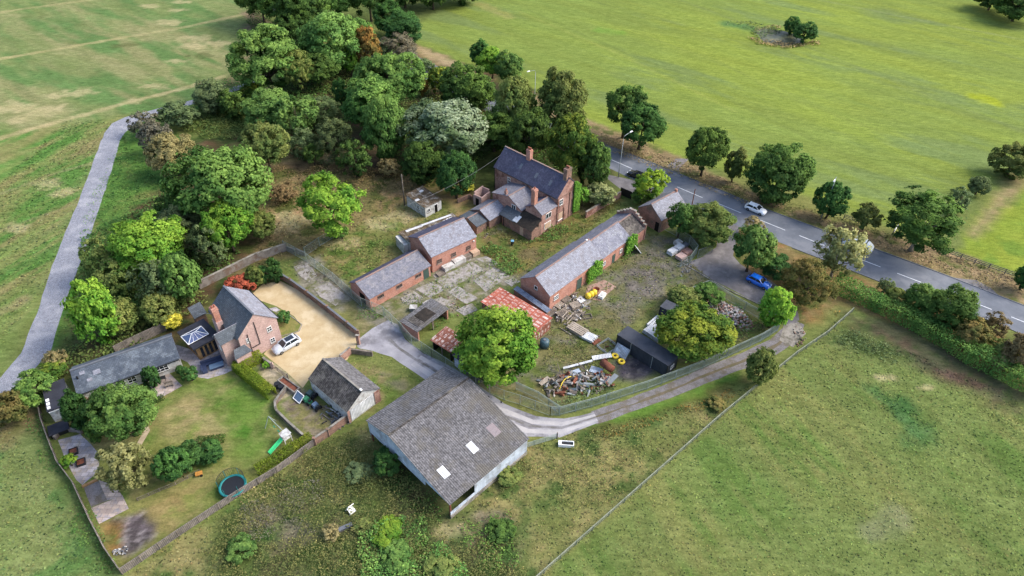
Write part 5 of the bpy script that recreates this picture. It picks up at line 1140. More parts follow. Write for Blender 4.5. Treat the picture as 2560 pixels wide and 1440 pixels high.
# garden room with glass lantern
R = Bld('x', '', '', (485, 874), (546, 841), (509, 798), 2.9, parent=B)
(lambda *a: None)('room', R.L, R.W, R.swapped)
R.wall(M_oak, 2.75, inset=0.35, name='garden_room_wall')
o = R.put(MB().box(-0.1, R.L + 0.3, -0.1, R.W + 0.1, 2.78, 3.02), 'flat_roof', M_felt)
for k in range(4): R.put(MB().box(0.9 + k * (R.L - 1.2) / 4, 0.9 + k * (R.L - 1.2) / 4 + (R.L - 1.2) / 4 - 0.3, 0.29, 0.345, 0.3, 2.3), 'glazed_door', M_glass)
for k in range(4): R.put(MB().box(0.29, 0.345, 0.8 + k * (R.W - 1.4) / 4, 0.8 + (k + 1) * (R.W - 1.4) / 4 - 0.3, 0.9, 2.3), 'window', M_glass)
c = R.loc((487, 838), 3.2); a_, b_ = 1.75, 1.35; zz = 3.03
R.put(MB().box(c.x - a_, c.x + a_, c.y - b_, c.y + b_, zz, zz + 0.14), 'lantern_kerb', M_black)
V4 = [(c.x - a_ + .08, c.y - b_ + .08, zz + .15), (c.x + a_ - .08, c.y - b_ + .08, zz + .15), (c.x + a_ - .08, c.y + b_ - .08, zz + .15), (c.x - a_ + .08, c.y + b_ - .08, zz + .15), (c.x - .35, c.y, zz + .8), (c.x + .35, c.y, zz + .8)]
ln = R.put(MB().add(V4, [(0, 1, 5, 4), (1, 2, 5), (2, 3, 4, 5), (3, 0, 4), (0, 3, 2, 1)]), 'roof_lantern', M_skyglass)
mb = MB()
for i, j in ((0, 4), (1, 5), (2, 5), (3, 4), (4, 5), (0, 1), (1, 2), (2, 3), (3, 0)): mb.bar(V4[i], V4[j], 0.09)
for k in range(1, 4): mb.bar([V4[0][n] + (V4[1][n] - V4[0][n]) * k / 4 for n in range(3)], [V4[4][n] + (V4[5][n] - V4[4][n]) * k / 4 for n in range(3)], 0.05)
R.put(mb, 'glazing_bars', M_white, ln)
R2 = Bld('x', '', '', (487, 793), (512, 780), (527, 760), 2.6, parent=B)
R2.wall(M_brick_old, 2.5, name='rear_lean_to_wall'); R2.mono(M_slate_c, 2.5, 3.6, name='rear_lean_to_roof')

# annex: long low range left of the cottage
B = Bld('long_annex', 'long low blue grey slate annex left of the cottage', 'outbuilding', (194.4, 984.7), (447, 894.4), (411, 839), 2.4)
L, W = B.L, B.W; (lambda *a: None)('annex', L, W, B.swapped)
fr_ = 0.62
B.wall(M_white_dirty, 2.3, 3.7, frac=fr_)
B.roof(M_slate_a, 2.3, 3.7, frac=fr_, ov=0.2, ridge=M_lead)
B.gutter(0, 2.32)
B.window(0, L - 3.6, 0.9, 1.8, 1.1, bars=2); B.window(0, L - 7.6, 0.9, 1.2, 1.1); B.door(0, L - 5.4, 0.9, 2.0, M_dark); B.window(0, L * 0.35, 0.9, 1.2, 1.1)
B.window(0, L * 0.18, 0.9, 1.2, 1.1); B.pipe(0, 0.3, 0, 2.2)
for k, (a, b, c_) in enumerate(((0.9, 2.6, 0.5), (1.6, 1.2, 0.5), (2.6, 1.9, 0.7))):
    kz = 2.3 + 1.4 * b / (W * fr_) + 0.15
    B.put(MB().slab([(a, b, kz + 0.02), (a + c_ * 1.4, b, kz + 0.02), (a + c_ * 1.4, b + c_, kz + 1.4 * c_ / (W * fr_) + 0.02), (a, b + c_, kz + 1.4 * c_ / (W * fr_) + 0.02)], 0.02), 'roof_patch', M_slate_l)
B.put(MB().tube([(0.55, 2.2, 3.1), (0.55, 2.2, 3.75)], 0.13, 8), 'flue', M_black)
B = Bld('flat_roofed_block', 'small block with flat dark roof at the left end of the annex', 'outbuilding', (120, 1028), (172, 1008), (154, 950), 2.5)
L, W = B.L, B.W; (lambda *a: None)('block', L, W, B.swapped)
B.wall(M_white_dirty, 2.35); B.put(MB().box(-0.15, L + 0.1, -0.15, W + 0.15, 2.37, 2.58), 'flat_roof', M_felt)
B.door(0, L * 0.55, 1.0, 2.0, M_dark, frame=M_white); B.put(B.fb(0, 0, L, 2.2, 2.36, 0.16, 0.2), 'fascia', M_white)
for k in range(3): B.put(MB().box(0.0, 0.42, 0.2 + 0.8 * k, 0.75 + 0.8 * k, 2.585, 2.7), 'roof_box', M_white)

# farmhouse -----------------------------------------------------
B = Bld('brick_farmhouse', 'derelict two storey red brick farmhouse with purple slate roof', 'house', (1236, 415.3), (1393.6, 495), (1462, 458), 6.5)
L, W = B.L, 6.6
B.W = W; HR = 9.6
(lambda *a: None)('farmhouse', L, W, B.swapped, P(B.M @ Vector((L, W / 2, HR))), P(B.M @ Vector((0, W / 2, HR))))
B.wall(M_brick, 6.4, HR)
B.roof(M_slate_d, 6.4, HR, ov=0.25, vg=0.1, ridge=M_ridge)
B.chimney(L * 0.39, W / 2, HR - 0.6, HR + 2.1, 1.0, 0.85, M_brick_red, 3)
B.chimney(L - 0.5, W / 2, HR - 0.6, HR + 2.0, 0.85, 1.5, M_brick_old, 3)
B.window(1, W * 0.12, 4.3, 1.0, 1.3); B.put(B.fb(1, W * 0.10, W * 0.10 + 1.25, 0.9, 2.5, 0.003, 0.06), 'boarded_window', M_board)
B.put(B.fb(1, W * 0.08, W * 0.08 + 1.4, 0.72, 0.88, 0.003, 0.14), 'sill', M_white)
B.door(1, W * 0.82, 0.9, 2.1, M_rusty); B.pipe(1, W * 0.58, 0, 6.0); B.pipe(1, 0.1, 0, 6.3); B.pipe(1, W * 0.33, 0, 3.2)
B.put(B.fb(1, 0, W, 6.0, 6.15, 0.003, 0.05), 'string_course', M_brick_old)
B.gutter(0, 6.42); B.pipe(0, 0.15, 0.0, 6.3)
B.window(0, L * 0.22, 4.3, 0.8, 1.3)
kz = (HR - 6.4) / (W / 2)
for px in ((1302, 431), (1340, 452), (1375, 470)):
    z = 8.0
    for _ in range(6): p = B.loc(px, z); z = 6.4 + kz * min(max(p.y, 0.2), W / 2) + 0.14
    B.put(MB().slab([(p.x - .28, p.y - .4, z + .02 - .4 * kz), (p.x + .28, p.y - .4, z + .02 - .4 * kz), (p.x + .28, p.y + .4, z + .02 + .4 * kz), (p.x - .28, p.y + .4, z + .02 + .4 * kz)], 0.05), 'rooflight', M_lead)
farm = B
# wings in the farmhouse frame: x along the front, y negative = towards the yard
def wing(x0, x1, xm, y0, y1, z0, z1, zr, m, mr1, mr2, ridge=True, nm='wing'):
    mb = MB()
    mb.add([(x0, y0, 0), (x1, y0, 0), (x1, y1, 0), (x0, y1, 0), (x0, y0, z0), (x1, y0, z1), (x1, y1, z1), (x0, y1, z0), (xm, y0, zr), (xm, y1, zr)],
           [(0, 3, 2, 1), (0, 1, 5, 8, 4), (1, 2, 6, 5), (2, 3, 7, 9, 6), (3, 0, 4, 7), (4, 8, 9, 7), (5, 6, 9, 8)])
    farm.put(mb, nm + '_wall', m); k0 = (zr - z0) / (xm - x0); k1 = (zr - z1) / (x1 - xm); l = 0.14; o = 0.2; yv = y0 - 0.12
    farm.put(MB().slab([(x0 - o, y1, z0 - k0 * o + l), (x0 - o, yv, z0 - k0 * o + l), (xm, yv, zr + l), (xm, y1, zr + l)], 0.1), nm + '_roof', mr1)
    farm.put(MB().slab([(xm, y1, zr + l), (xm, yv, zr + l), (x1 + o, yv, z1 - k1 * o + l), (x1 + o, y1, z1 - k1 * o + l)], 0.1), nm + '_roof', mr2)
    if ridge: farm.put(MB().bar((xm, yv, zr + l + 0.03), (xm, y1, zr + l + 0.03), 0.24, 0.1), 'ridge', M_ridge)
def fbox(x0, x1, y0, y1, z0, z1, nm, m, par=None): return farm.put(MB().box(x0, x1, y0, y1, z0, z1), nm, m, par)
def fwin(x0, x1, y, z0, z1, m=M_white):              # window on a wall facing the yard (y = wall plane)
    o = fbox(x0, x1, y - 0.07, y - 0.003, z0, z1, 'window', m); fbox(x0 + 0.1, x1 - 0.1, y - 0.085, y - 0.071, z0 + 0.1, z1 - 0.1, 'pane', M_glass, o)
    fbox((x0 + x1) / 2 - 0.03, (x0 + x1) / 2 + 0.03, y - 0.1, y - 0.086, z0 + 0.1, z1 - 0.1, 'glazing_bar', m, o); return o
wing(12.9, L - 0.004, 15.0, -4.5, -0.003, 4.75, 4.75, 5.9, M_brick, M_slate_d, M_slate, nm='right_wing')  # paler slate on the right slope paints its sunlit side
wing(4.6, 12.4, 9.1, -5.25, -0.003, 4.5, 3.9, 5.7, M_brick, M_slate, M_slate, nm='middle_wing')
farm.chimney(14.6, -4.0, 5.2, 9.3, 0.9, 0.9, M_brick_red, 1); farm.chimney(8.0, -4.9, 5.2, 6.4, 0.5, 0.45, M_brick, 1)
wing(3.4, 8.5, 5.9, -10.2, -5.26, 2.2, 2.15, 3.4, M_brick_old, M_slate, M_slate_l, nm='wash_house')  # sun side of the wash house roof is painted by the paler slate
wing(3.2, 8.0, 5.6, -13.2, -10.4, 1.9, 1.9, 2.7, M_brick_old, M_slate_c, M_slate_c, nm='store')
fbox(9.2, L, -7.3, -5.26, 0, 2.35, 'lean_to_wall', M_brick_old)
fbox(12.5, L, -5.255, -4.51, 0, 3.2, 'lean_to_wall', M_brick_old)
for x0, x1, m in ((8.52, 12.5, M_slate_c), (12.5, L + 0.15, M_moss)):
    yt = -5.26 if x0 < 12 else -4.51; zt = 2.4 + (yt + 7.5) * 0.42
    farm.put(MB().slab([(x0, -7.55, 2.42), (x1, -7.55, 2.42), (x1, yt, zt + 0.12), (x0, yt, zt + 0.12)], 0.1), 'lean_to_roof', m)
farm.put(MB().slab([(12.0, -7.4, 2.52), (13.2, -7.4, 2.52), (13.2, -5.7, 3.24), (12.0, -5.7, 3.24)], 0.03), 'roof_sheet', M_white_sheet)
farm.put(MB().slab([(10.6, -6.8, 2.76), (11.2, -6.8, 2.76), (11.2, -6.2, 3.0), (10.6, -6.2, 3.0)], 0.03), 'rooflight', M_skyglass)
fwin(9.9, 11.0, -5.25, 3.35, 4.35); fbox(14.0, 14.9, -7.35, -7.303, 0.1, 2.0, 'door', M_board); fbox(9.6, 9.72, -7.42, -7.31, 0, 2.3, 'downpipe', M_black)
# openings in the right wing's flank, flush with the gable
def gwin(y0, y1, z0, z1, board=False):
    o = fbox(L + 0.003, L + 0.07, y0, y1, z0, z1, 'window', M_white)
    fbox(L + 0.071, L + 0.085, y0 + 0.09, y1 - 0.09, z0 + 0.09, z1 - 0.09, 'board' if board else 'pane', M_board if board else M_glass, o)
    if not board: fbox(L + 0.086, L + 0.1, (y0 + y1) / 2 - 0.04, (y0 + y1) / 2 + 0.04, z0 + 0.09, z1 - 0.09, 'glazing_bar', M_white, o)
gwin(-3.3, -1.7, 3.1, 4.3); gwin(-3.6, -1.7, 0.7, 2.2, True)
# ivy on the gable's far corner
g = np.random.default_rng(4); n = 3200; zz = g.uniform(0.6, 8.0, n); yy = g.uniform(4.9, 7.0, n) * 1.0
k = (yy > 4.6 + 0.5 * np.sin(zz * 1.7)) & (zz < 8.6 - (yy - 4.9) * 0.95); zz, yy = zz[k], yy[k]; n = len(zz)
cen = np.stack([np.full(n, L) + 0.08 + g.random(n) * 0.35, yy, zz], 1); nn = np.tile([1.0, 0, 0.25], (n, 1)) + g.normal(size=(n, 3)) * 0.35; nn /= np.linalg.norm(nn, axis=1)[:, None]
me_ = leafmesh('ivy', cen, nn, nn, 0.14, np.stack([g.random(n), np.clip(g.normal(0.55, 0.2, n), 0, 1)], 1), nprng=g); me_.materials.append(LM['ivy'])
o = bpy.data.objects.new('ivy', me_); COL.objects.link(o); o.parent = farm.t
def ivy_patch(b, side, a0, a1, z0, z1, n, seed, lm='ivy', slope=0.0, thick=0.3):
    g = np.random.default_rng(seed); a = g.uniform(a0, a1, n); z = g.uniform(z0, z1, n)
    w = vn(a, z, 0.9, seed, 3); k = (z < z1 - 0.3 - slope * abs(a - (a0 + a1) / 2) + w * 0.7) & (a > a0 + 0.25 + 0.3 * w) & (a < a1 - 0.25 + 0.3 * w); a, z = a[k], z[k]; n = len(a)
    (ox, oy), (tx, ty), (n1, n2) = b.face(side); d = 0.06 + g.random(n) * thick
    cen = np.stack([ox + tx * a + n1 * d, oy + ty * a + n2 * d, z], 1)
    nn = np.tile([n1, n2, 0.35], (n, 1)) + g.normal(size=(n, 3)) * 0.35; nn /= np.linalg.norm(nn, axis=1)[:, None]
    me_ = leafmesh('ivy', cen, nn, nn, 0.14, np.stack([g.random(n), np.clip(g.normal(0.5, 0.2, n), 0, 1)], 1), nprng=g); me_.materials.append(LM[lm])
    o = bpy.data.objects.new('ivy', me_); COL.objects.link(o); o.parent = b.t; return o

# long stable range: three roof lengths --------------------------
B = Bld('stable_range', 'long red brick stable range with grey slate roof and stepped end gable', 'outbuilding', (1375, 740.3), (1616.7, 562.5), (1555, 520), 3.4)
L = B.L; c1 = B.loc((1295.8, 700.6), 3.4); W = abs(c1.y); B.W = W; sg = B.swapped
s1 = B.loc((1505.6, 644.4), 3.4).x; s2 = B.loc((1573.6, 589), 3.4).x
def rng(x0, x1, ze, zr, m1, m2, nm):
    S = Bld.__new__(Bld); S.__dict__.update(B.__dict__); S.L = x1 - x0; S.T = B.T @ Matrix.Translation((x0, 0, 0)); S.p = B
    S.wall(M_brick_red, ze, zr); S.roof(m1, ze, zr, m2=m2, ridge=M_ridge, ov=0.15, vg=0.0 if x0 > 0.1 else 0.1, t=0.08); return S
rng(0, s1, 3.4, 5.7, M_slate_l, M_slate, 'a'); rng(s1 + 0.003, s2, 3.1, 5.05, mat('slate_worn', (156, 158, 172), 0.8, (136, 138, 152), 1.4, pat='slate', col3=(176, 178, 184), n3=0.6), M_slate, 'b'); rng(s2 + 0.006, L - 0.45, 2.9, 4.65, M_asb_d, M_slate, 'c')  # lengths a and b: paler near slope has sunlight put into its colour
# stepped parapet at the far end
mb = MB(); st = 5
for k in range(st):
    y0 = W / 2 / st * k; y1 = W / 2 / st * (k + 1); h = 3.1 + (5.5 - 3.1) * (k + 1) / st
    mb.box(L - 0.44, L - 0.05, y0 - 0.1, y1 - 0.1, 0, h); mb.box(L - 0.44, L - 0.05, W - y1 + 0.1, W - y0 + 0.1, 0, h)
mb.box(L - 0.44, L - 0.05, W / 2 - 0.1, W / 2 + 0.1, 0, 5.5); B.put(mb, 'stepped_gable', M_brick)
mb = MB()
for k in range(st):
    y0 = W / 2 / st * k; y1 = W / 2 / st * (k + 1); h = 3.1 + (5.5 - 3.1) * (k + 1) / st
    mb.box(L - 0.5, L + 0.0, y0 - 0.14, y1 - 0.1, h + 0.003, h + 0.09); mb.box(L - 0.5, L + 0.0, W - y1 + 0.1, W - y0 + 0.14, h + 0.003, h + 0.09)
B.put(mb, 'coping', M_conc)
lx = lambda p, z: B.loc(p, z).x
B.door(0, lx((1457, 715), 1.2) - 0.6, 1.3, 2.4, M_green_door, frame=M_brick_old); B.window(0, lx((1511, 664), 1.5) - 0.8, 1.1, 1.6, 0.9, bars=2)
B.window(0, lx((1381, 750), 1.5) - 0.1, 1.6, 1.2, 0.9, bars=2); B.window(0, lx((1552, 632), 1.5), 1.2, 0.8, 0.9, gm=M_dark); B.door(0, lx((1532, 648), 1.2), 0.9, 2.0, M_green_door)
B.window(3, W * 0.42, 3.0, 0.7, 0.8, gm=M_dark, bars=0)
for p in ((1477, 668, 2.6), (1578, 606, 2.2)):
    a = lx((p[0], p[1]), 2.0); ivy_patch(B, 0, a - p[2], a + p[2] * 0.8, 0.3, 4.2, 2400, int(p[0]), slope=0.35, thick=0.7)
B.put(MB().box(s1 - 0.7, s1 - 0.4, W / 2 - 0.1, W / 2 + 0.2, 5.5, 6.0), 'vent', M_white)

def house(nm, label, cat, A, Bp, C, ze, zr, mw, mr, m2=None, axis='x', frac=0.5, ridge=M_ridge, ov=0.15, ze2=None, group=None, ze_px=None, **k):
    b = Bld(nm, label, cat, A, Bp, C, ze_px or ze, group=group)
    b.wall(mw, ze, zr, axis=axis, frac=frac, ze2=ze2); b.roof(mr, ze, zr, axis=axis, frac=frac, ze2=ze2, m2=m2, ridge=ridge, ov=ov, **k); return b
# small brick store by the road: gable faces the yard
B = house('brick_store', 'small brick store with pale slate roof between stable range and road', 'outbuilding', (1597, 518), (1654, 551.4), (1690, 502.8), 3.0, 5.2, M_brick_old, M_slate, M_slate_l, axis='y')  # sunward slope's brightness is painted in by the pale slate
B.door(0, B.L - 1.3, 0.9, 2.1, M_dark); B.put(MB().box(B.L / 2 - .25, B.L / 2 + .25, B.W - 0.4, B.W + 0.0, 5.0, 5.8), 'chimney', M_brick_red)
# two storey workshop in the middle of the yard
B = house('brick_workshop', 'tall red brick workshop with slate roof and boarded crates along its wall', 'outbuilding', (1079, 643), (1190, 592), (1130, 545), 3.6, 5.6, M_brick_red, M_slate_l, M_slate_d, ze_px=3.6, frac=0.5)  # purple slate paints shade on the left slope, pale slate the sunny one
L, W = B.L, B.W
for f in (0.10, 0.42, 0.76): B.window(0, L * f, 1.5, 1.1, 0.9, fm=M_brick_old, bars=3)
B.put(B.fb(0, L * 0.93, L * 0.95, 2.9, 3.1, 0.003, 0.2), 'lamp', M_white)
wk = B
R = Bld('x', '', '', (1022, 604), (1155, 555), (1125, 533), 2.9, parent=B)
R.wall(M_white_dirty, 2.6, name='lean_to_wall'); R.mono(M_asb_moss, 2.9, 2.55, name='lean_to_roof', t=0.07)
for k, (a, b, w_, d_) in enumerate(((0.1, 0.80, 0.30, 0.16), (0.36, 0.84, 0.6, 0.14), (0.12, 0.25, 0.12, 0.14), (0.30, 0.25, 0.12, 0.14), (0.50, 0.25, 0.12, 0.14), (0.72, 0.2, 0.25, 0.16), (0.75, 0.45, 0.04, 0.2), (0.82, 0.5, 0.04, 0.2), (0.88, 0.45, 0.05, 0.25))):
    x0, x1, y0, y1 = R.L * a, R.L * min(a + w_, 1), R.W * b, R.W * min(b + d_, 1.04); zf = lambda y: 2.9 - 0.35 * y / R.W + 0.15
    R.put(MB().slab([(x0, y0, zf(y0)), (x1, y0, zf(y0)), (x1, y1, zf(y1)), (x0, y1, zf(y1))], 0.03), 'clear_sheet', M_white_sheet)
R.put(MB().box(-1.0, -0.1, 0.2, R.W - 0.2, 0, 2.3), 'end_box', M_white_dirty)
B = house('low_cart_shed', 'low brick shed with long grey roof joined to the workshop', 'outbuilding', (923.6, 747), (1075, 664), (1025, 628), 2.4, 3.7, M_brick_red, M_slate, M_slate_d, ov=0.2, frac=0.62)  # shade on the back slope is painted by the darker purple slate
L, W = B.L, B.W
for f in (0.12, 0.42, 0.74): B.window(0, L * f, 1.3, 1.3, 0.7, fm=M_brick_old, bars=3)
B.door(3, W * 0.25, 1.6, 2.1, M_dark); B.door(0, L - 1.6, 1.2, 2.1, M_green_door)
# white hut
B = Bld('white_hut', 'small dirty white hut with mossy brown flat roof behind the workshop', 'hut', (1062.5, 519.4), (1102.8, 498.6), (1055.6, 470.8), 2.4)
B.wall(M_white_dirty, 2.3); B.mono(M_asb_moss, 2.3, 2.75, ov=0.15)
B.door(0, B.L * 0.55, 0.8, 1.9, M_dark, frame=M_white); B.window(3, B.W * 0.3, 1.0, 0.9, 0.9); B.window(0, B.L * 0.1, 1.0, 0.8, 0.8, gm=M_dark)
B.put(MB().slab([(0, B.W * 0.45, 2.66), (0.9, B.W * 0.45, 2.66), (0.9, B.W * 0.55, 2.72), (0, B.W * 0.55, 2.72)], 0.03), 'clear_sheet', M_white_sheet)
B.put(MB().slab([(B.L * 0.6, B.W * 0.75, 2.80), (B.L * 0.8, B.W * 0.75, 2.80), (B.L * 0.8, B.W * 0.85, 2.85), (B.L * 0.6, B.W * 0.85, 2.85)], 0.03), 'clear_sheet', M_white_sheet)
# roofless privy
B = Bld('ruined_privy', 'roofless brick privy left of the farmhouse', 'ruin', (1183, 484), (1203, 492), (1214, 470), 2.6)
mb = MB(); L, W = B.L, B.W
for q in ((0, L, 0, 0.25, 2.4), (0, 0.25, 0.253, W, 2.9), (L - 0.25, L, 0.253, W, 2.2), (0.253, L - 0.253, W - 0.25, W, 2.7)): mb.box(q[0], q[1], q[2], q[3], 0, q[4])
B.put(mb, 'wall', M_brick_pale); B.door(0, L * 0.3, 0.8, 1.8, M_dark)
o = thing('low_ruined_wall', 'low crumbling brick wall in front of the roofless privy', 'wall', G(1165, 505)); mb = MB()
a, b, c = [G(*p) - o.location for p in ((1144, 508), (1176, 495), (1192, 508))]
z = Vector((0, 0, 0.5)); mb.bar(a + z, b + z, 0.3, 1.1); mb.bar(b + z * 0.8, c + z * 0.8, 0.3, 0.9); mb.build('wall', M_brick_old, o)
# open fronted cart shed with cement roof
B = Bld('open_cart_shed', 'open fronted brick cart shed with stained cement sheet roof by the lane', 'shed', (1044, 828), (1119.4, 772), (1069, 753), 2.3)
L, W = B.L, B.W; mb = MB(); mb.box(0, 0.25, 0, W, 0, 2.2); mb.box(L - 0.25, L, 0, W, 0, 2.2); mb.box(0.253, L - 0.253, W - 0.25, W, 0, 2.1)
B.put(mb, 'wall', M_brick_red); B.mono(M_asb_moss if False else M_asb, 2.25, 2.1, t=0.07, ov=0.2); B.put(MB().box(L * 0.48, L * 0.52, 0.05, 0.2, 0, 2.2), 'post', M_wood)
for a, b, m_ in ((0.1, 0.2, M_asb_d), (0.3, 0.55, M_moss)): B.put(MB().slab([(L * a, W * 0.15, 2.44), (L * b + 1, W * 0.15, 2.44), (L * b + 1, W * 0.8, 2.33), (L * a, W * 0.8, 2.33)], 0.02), 'roof_stain_sheet', m_)
# rusty sheds
B = Bld('rusty_shed', 'low shed with long red rusty sheet roof behind the walnut tree', 'shed', (1334, 831), (1377.8, 794), (1255.6, 716.7), 2.6)
L, W = B.L, B.W
B.wall(M_rust_d, 2.4, name='wall', ze2=2.4); B.mono(M_rust, 2.45, 2.55, t=0.06, ov=0.2, axis='y')
B = Bld('rusty_lean_to', 'small open front shelter with rusty sheet roof facing the lane', 'shed', (1079, 848.6), (1126, 878), (1146, 838), 2.6)
L, W = B.L, B.W
mb = MB(); mb.box(0.1, 0.2, 0.1, W - 0.1, 0, 2.4); mb.box(L - 0.2, L - 0.1, 0.1, W - 0.1, 0, 2.4); mb.box(0.2, L - 0.2, W - 0.2, W - 0.1, 0, 2.4); B.put(mb, 'wall', M_black)
B.put(MB().bar((L / 2, 0.15, 0), (L / 2, 0.15, 2.4), 0.14), 'post', M_wood); B.mono(M_rust_d, 2.45, 2.65, t=0.06)
B = Bld('black_tin_shed', 'dark tin shed with pale sheet front under the walnut tree', 'shed', (1134, 888), (1196, 935), (1222, 905), 2.3)
B.wall(M_black, 2.2); B.mono(M_felt, 2.25, 2.4, t=0.06); B.put(B.fb(0, 0.2, 2.2, 0.1, 2.0, 0.005, 0.06), 'pale_sheet', M_clad)
B = Bld('tin_infill', 'blue grey sheet roof squeezed between rusty shed and stable gable', 'shed', (1285, 722), (1368, 780), (1375, 774), 2.0)
B.wall(M_brick_old, 1.8); B.mono(mat('blue_sheet', (150, 162, 182), 0.8, (110, 120, 140), 1.5, pat='corr'), 1.85, 2.0, t=0.05, ov=0.1)
# small gabled barn beside the drive
B = house('small_barn', 'small barn with dark mottled cement roof and pale sheet gable beside the drive', 'barn', (868, 1028), (947, 971), (850, 896), 2.7, 4.6, M_white_dirty, M_asb_d, M_asb, axis='y', ridge=M_conc, ov=0.2, t=0.07)  # left slope darker, right lighter: sun and shade put into the sheet colours
L, W = B.L, B.W
B.put(B.fb(0, 0.4, L - 1.2, 0.3, 2.5, 0.005, 0.06), 'cladding', M_white_sheet); B.put(B.fb(0, L - 1.0, L, 0, 2.6, 0.007, 0.08), 'pier', M_brick)
B.put(B.fb(0, -0.1, 0.3, 0, 2.6, 0.007, 0.08), 'pier', M_brick)
B.put(MB().bar((L / 2, -0.1, 4.8), (L / 2, 0.3, 4.8), 0.3, 0.2), 'ridge_cap', M_white)
# containers
def cabin(nm, label, A, Bp, C, z, seams=(0.28, 0.7), label_cat='container'):
    B = Bld(nm, label, label_cat, A, Bp, C, z); L, W = B.L, B.W
    mcab = mat('cabin_panel', (66, 72, 82), 0.7, (56, 62, 72), 1.0, pat='corrv', var=0.08)
    B.wall(mcab, z - 0.08, z0=0.1, inset=0.06); B.put(MB().box(0, L, 0, W, z - 0.077, z), 'roof', mat('cabin_roof', (84, 88, 98), 0.8, (72, 76, 86), 0.8, var=0.1))
    for f in seams: B.put(B.fb(0, L * f, L * f + 0.1, 0.1, z - 0.1, -0.05, 0.01), 'seam', M_galv)
    for x in (0.0, L - 0.14):
        for y in (0.0, W - 0.14): B.put(MB().box(x, x + 0.14, y, y + 0.14, 0, z - 0.08), 'corner_post', M_black)
    return B
B = cabin('site_container', 'long black steel site container in the compound', (1543, 836), (1671, 915), (1700, 893), 2.7)
B.window(1 if not B.swapped else 3, B.W * 0.3, 1.2, 0.9, 0.7)
cabin('small_container', 'short dark container mostly hidden behind the yellowing maple', (1650, 766), (1700, 790), (1716, 772), 2.4, (0.5,))
B = Bld('sheet_stack', 'stack of white corrugated roof sheets beside the black container', 'sheet stack', (1607, 822), (1645, 848), (1665, 832), 0.9)
mb = MB()
for k in range(7): mb.box(0.02 * k, B.L - 0.03 * (k % 3), 0.05 * (k % 2), B.W - 0.04 * (k % 3), 0.06 + k * 0.11, 0.15 + k * 0.11)
B.put(mb, 'sheets', M_white_sheet)
B = Bld('sheet_stack', 'second stack of white sheets with dark gaps nearer the small container', 'sheet stack', (1617, 808), (1655, 830), (1668, 800), 0.8)
mb = MB()
for k in range(6): mb.box(k * B.L / 6, (k + 0.72) * B.L / 6, 0, B.W, 0.1, 0.65 + 0.05 * (k % 2))
B.put(mb, 'sheets', M_white_sheet)
B.put(MB().box(0, B.L, 0.05, B.W - 0.05, 0, 0.098), 'pallet', M_wood)
# ---------------------------------------------------------------- fences and walls
def seg_lens(px): A = [G(*p) for p in px]; return A
def wall_run(name, label, px, h, w, m, cap=None, piers=0, pier_m=None, cat='wall', h2=None):
    A = seg_lens(px); t = thing(name, label, cat, A[0]); A = [a - A[0] for a in A]; mb = MB(); cb = MB(); n = 0
    for a, b in zip(A[:-1], A[1:]):
        d = (b - a); z = Vector((0, 0, h / 2 - 0.05)); e = d.normalized() * (w * 0.0); mb.bar(a + z, b + z, w, h + 0.1)
        c = Vector((0, 0, h + 0.035)); cb.bar(a + c, b + c, w + 0.1, 0.07)
    mb.build('masonry' if m not in (M_wood_fence, M_wood) else 'boarding', m, t)
    if cap: cb.build('coping', cap, t)
    if piers:
        for a, b in zip(A[:-1], A[1:]):
            k = max(1, int(d.length / piers)) if False else max(1, int((b - a).length / piers))
            for i in range(k + 1):
                p = a + (b - a) * (i / k)
                if i == 0 and a is not A[0]: continue
                MB().box(p.x - w * .5 - .07, p.x + w * .5 + .07, p.y - w * .5 - .07, p.y + w * .5 + .07, -0.1, h + 0.18).build('pier' if pier_m is None else 'post', pier_m or m, t)
    return t
def fence(name, label, px, h, kind, m, step=2.7, post=0.08, cat='fence'):
    A = seg_lens(px); t = thing(name, label, cat, A[0]); A = [a - A[0] for a in A]; pn = MB(); U = Vector((0, 0, 1))
    first = True
    for a, b in zip(A[:-1], A[1:]):
        L = (b - a).length; d = (b - a) / L; k = max(1, round(L / step))
        for i in range(0 if first else 1, k + 1):
            p = a + d * (L * i / k); MB().bar(p - U * 0.1, p + U * (h + (0.05 if kind != 'rail' else 0.1)), post).build('post', m if kind != 'board' else M_wood, t)
        first = False
        if kind == 'palisade':
            for z in (h * 0.2, h * 0.85): pn.bar(a + U * z, b + U * z, 0.05, 0.06)
            s = 0.0
            while s < L: p = a + d * s; pn.bar(p + U * 0.05, p + U * h, 0.06, 0.02); s += 0.19
            pn.bar(a + U * (h - 0.03), b + U * (h - 0.03), 0.07, 0.06)
        elif kind == 'mesh':
            for z in (0.1, h - 0.02): pn.bar(a + U * z, b + U * z, 0.045)
            z = 0.3
            while z < h - 0.1: pn.bar(a + U * z, b + U * z, 0.012); z += 0.3
            s = 0.0
            while s < L: p = a + d * s; pn.bar(p + U * 0.1, p + U * h, 0.011); s += 0.11
        elif kind == 'rail':
            for z in (h * 0.4, h * 0.72, h): pn.bar(a + U * z, b + U * z, 0.05, 0.12)
        elif kind == 'board':
            s = 0.0
            while s < L - 0.05:
                p = a + d * s; e = a + d * min(s + 0.14, L); pn.bar(p + U * (h / 2) , e + U * (h / 2), 0.035, h * (0.98 + 0.03 * math.sin(s * 9))); s += 0.15
            pn.bar(a + U * (h + 0.02), b + U * (h + 0.02), 0.1, 0.05)
        elif kind == 'netting':
            for z in (0.35, 0.7, h): pn.bar(a + U * z, b + U * z, 0.03)
            s = 0.0
            while s < L: p = a + d * s; pn.bar(p + U * 0.05, p + U * h, 0.03); s += 0.3
            pn.bar(a + U * (h), b + U * (h), 0.11, 0.05)
    pn.build('panel' if kind != 'rail' else 'rails', m if kind != 'board' else M_wood_fence, t); return t
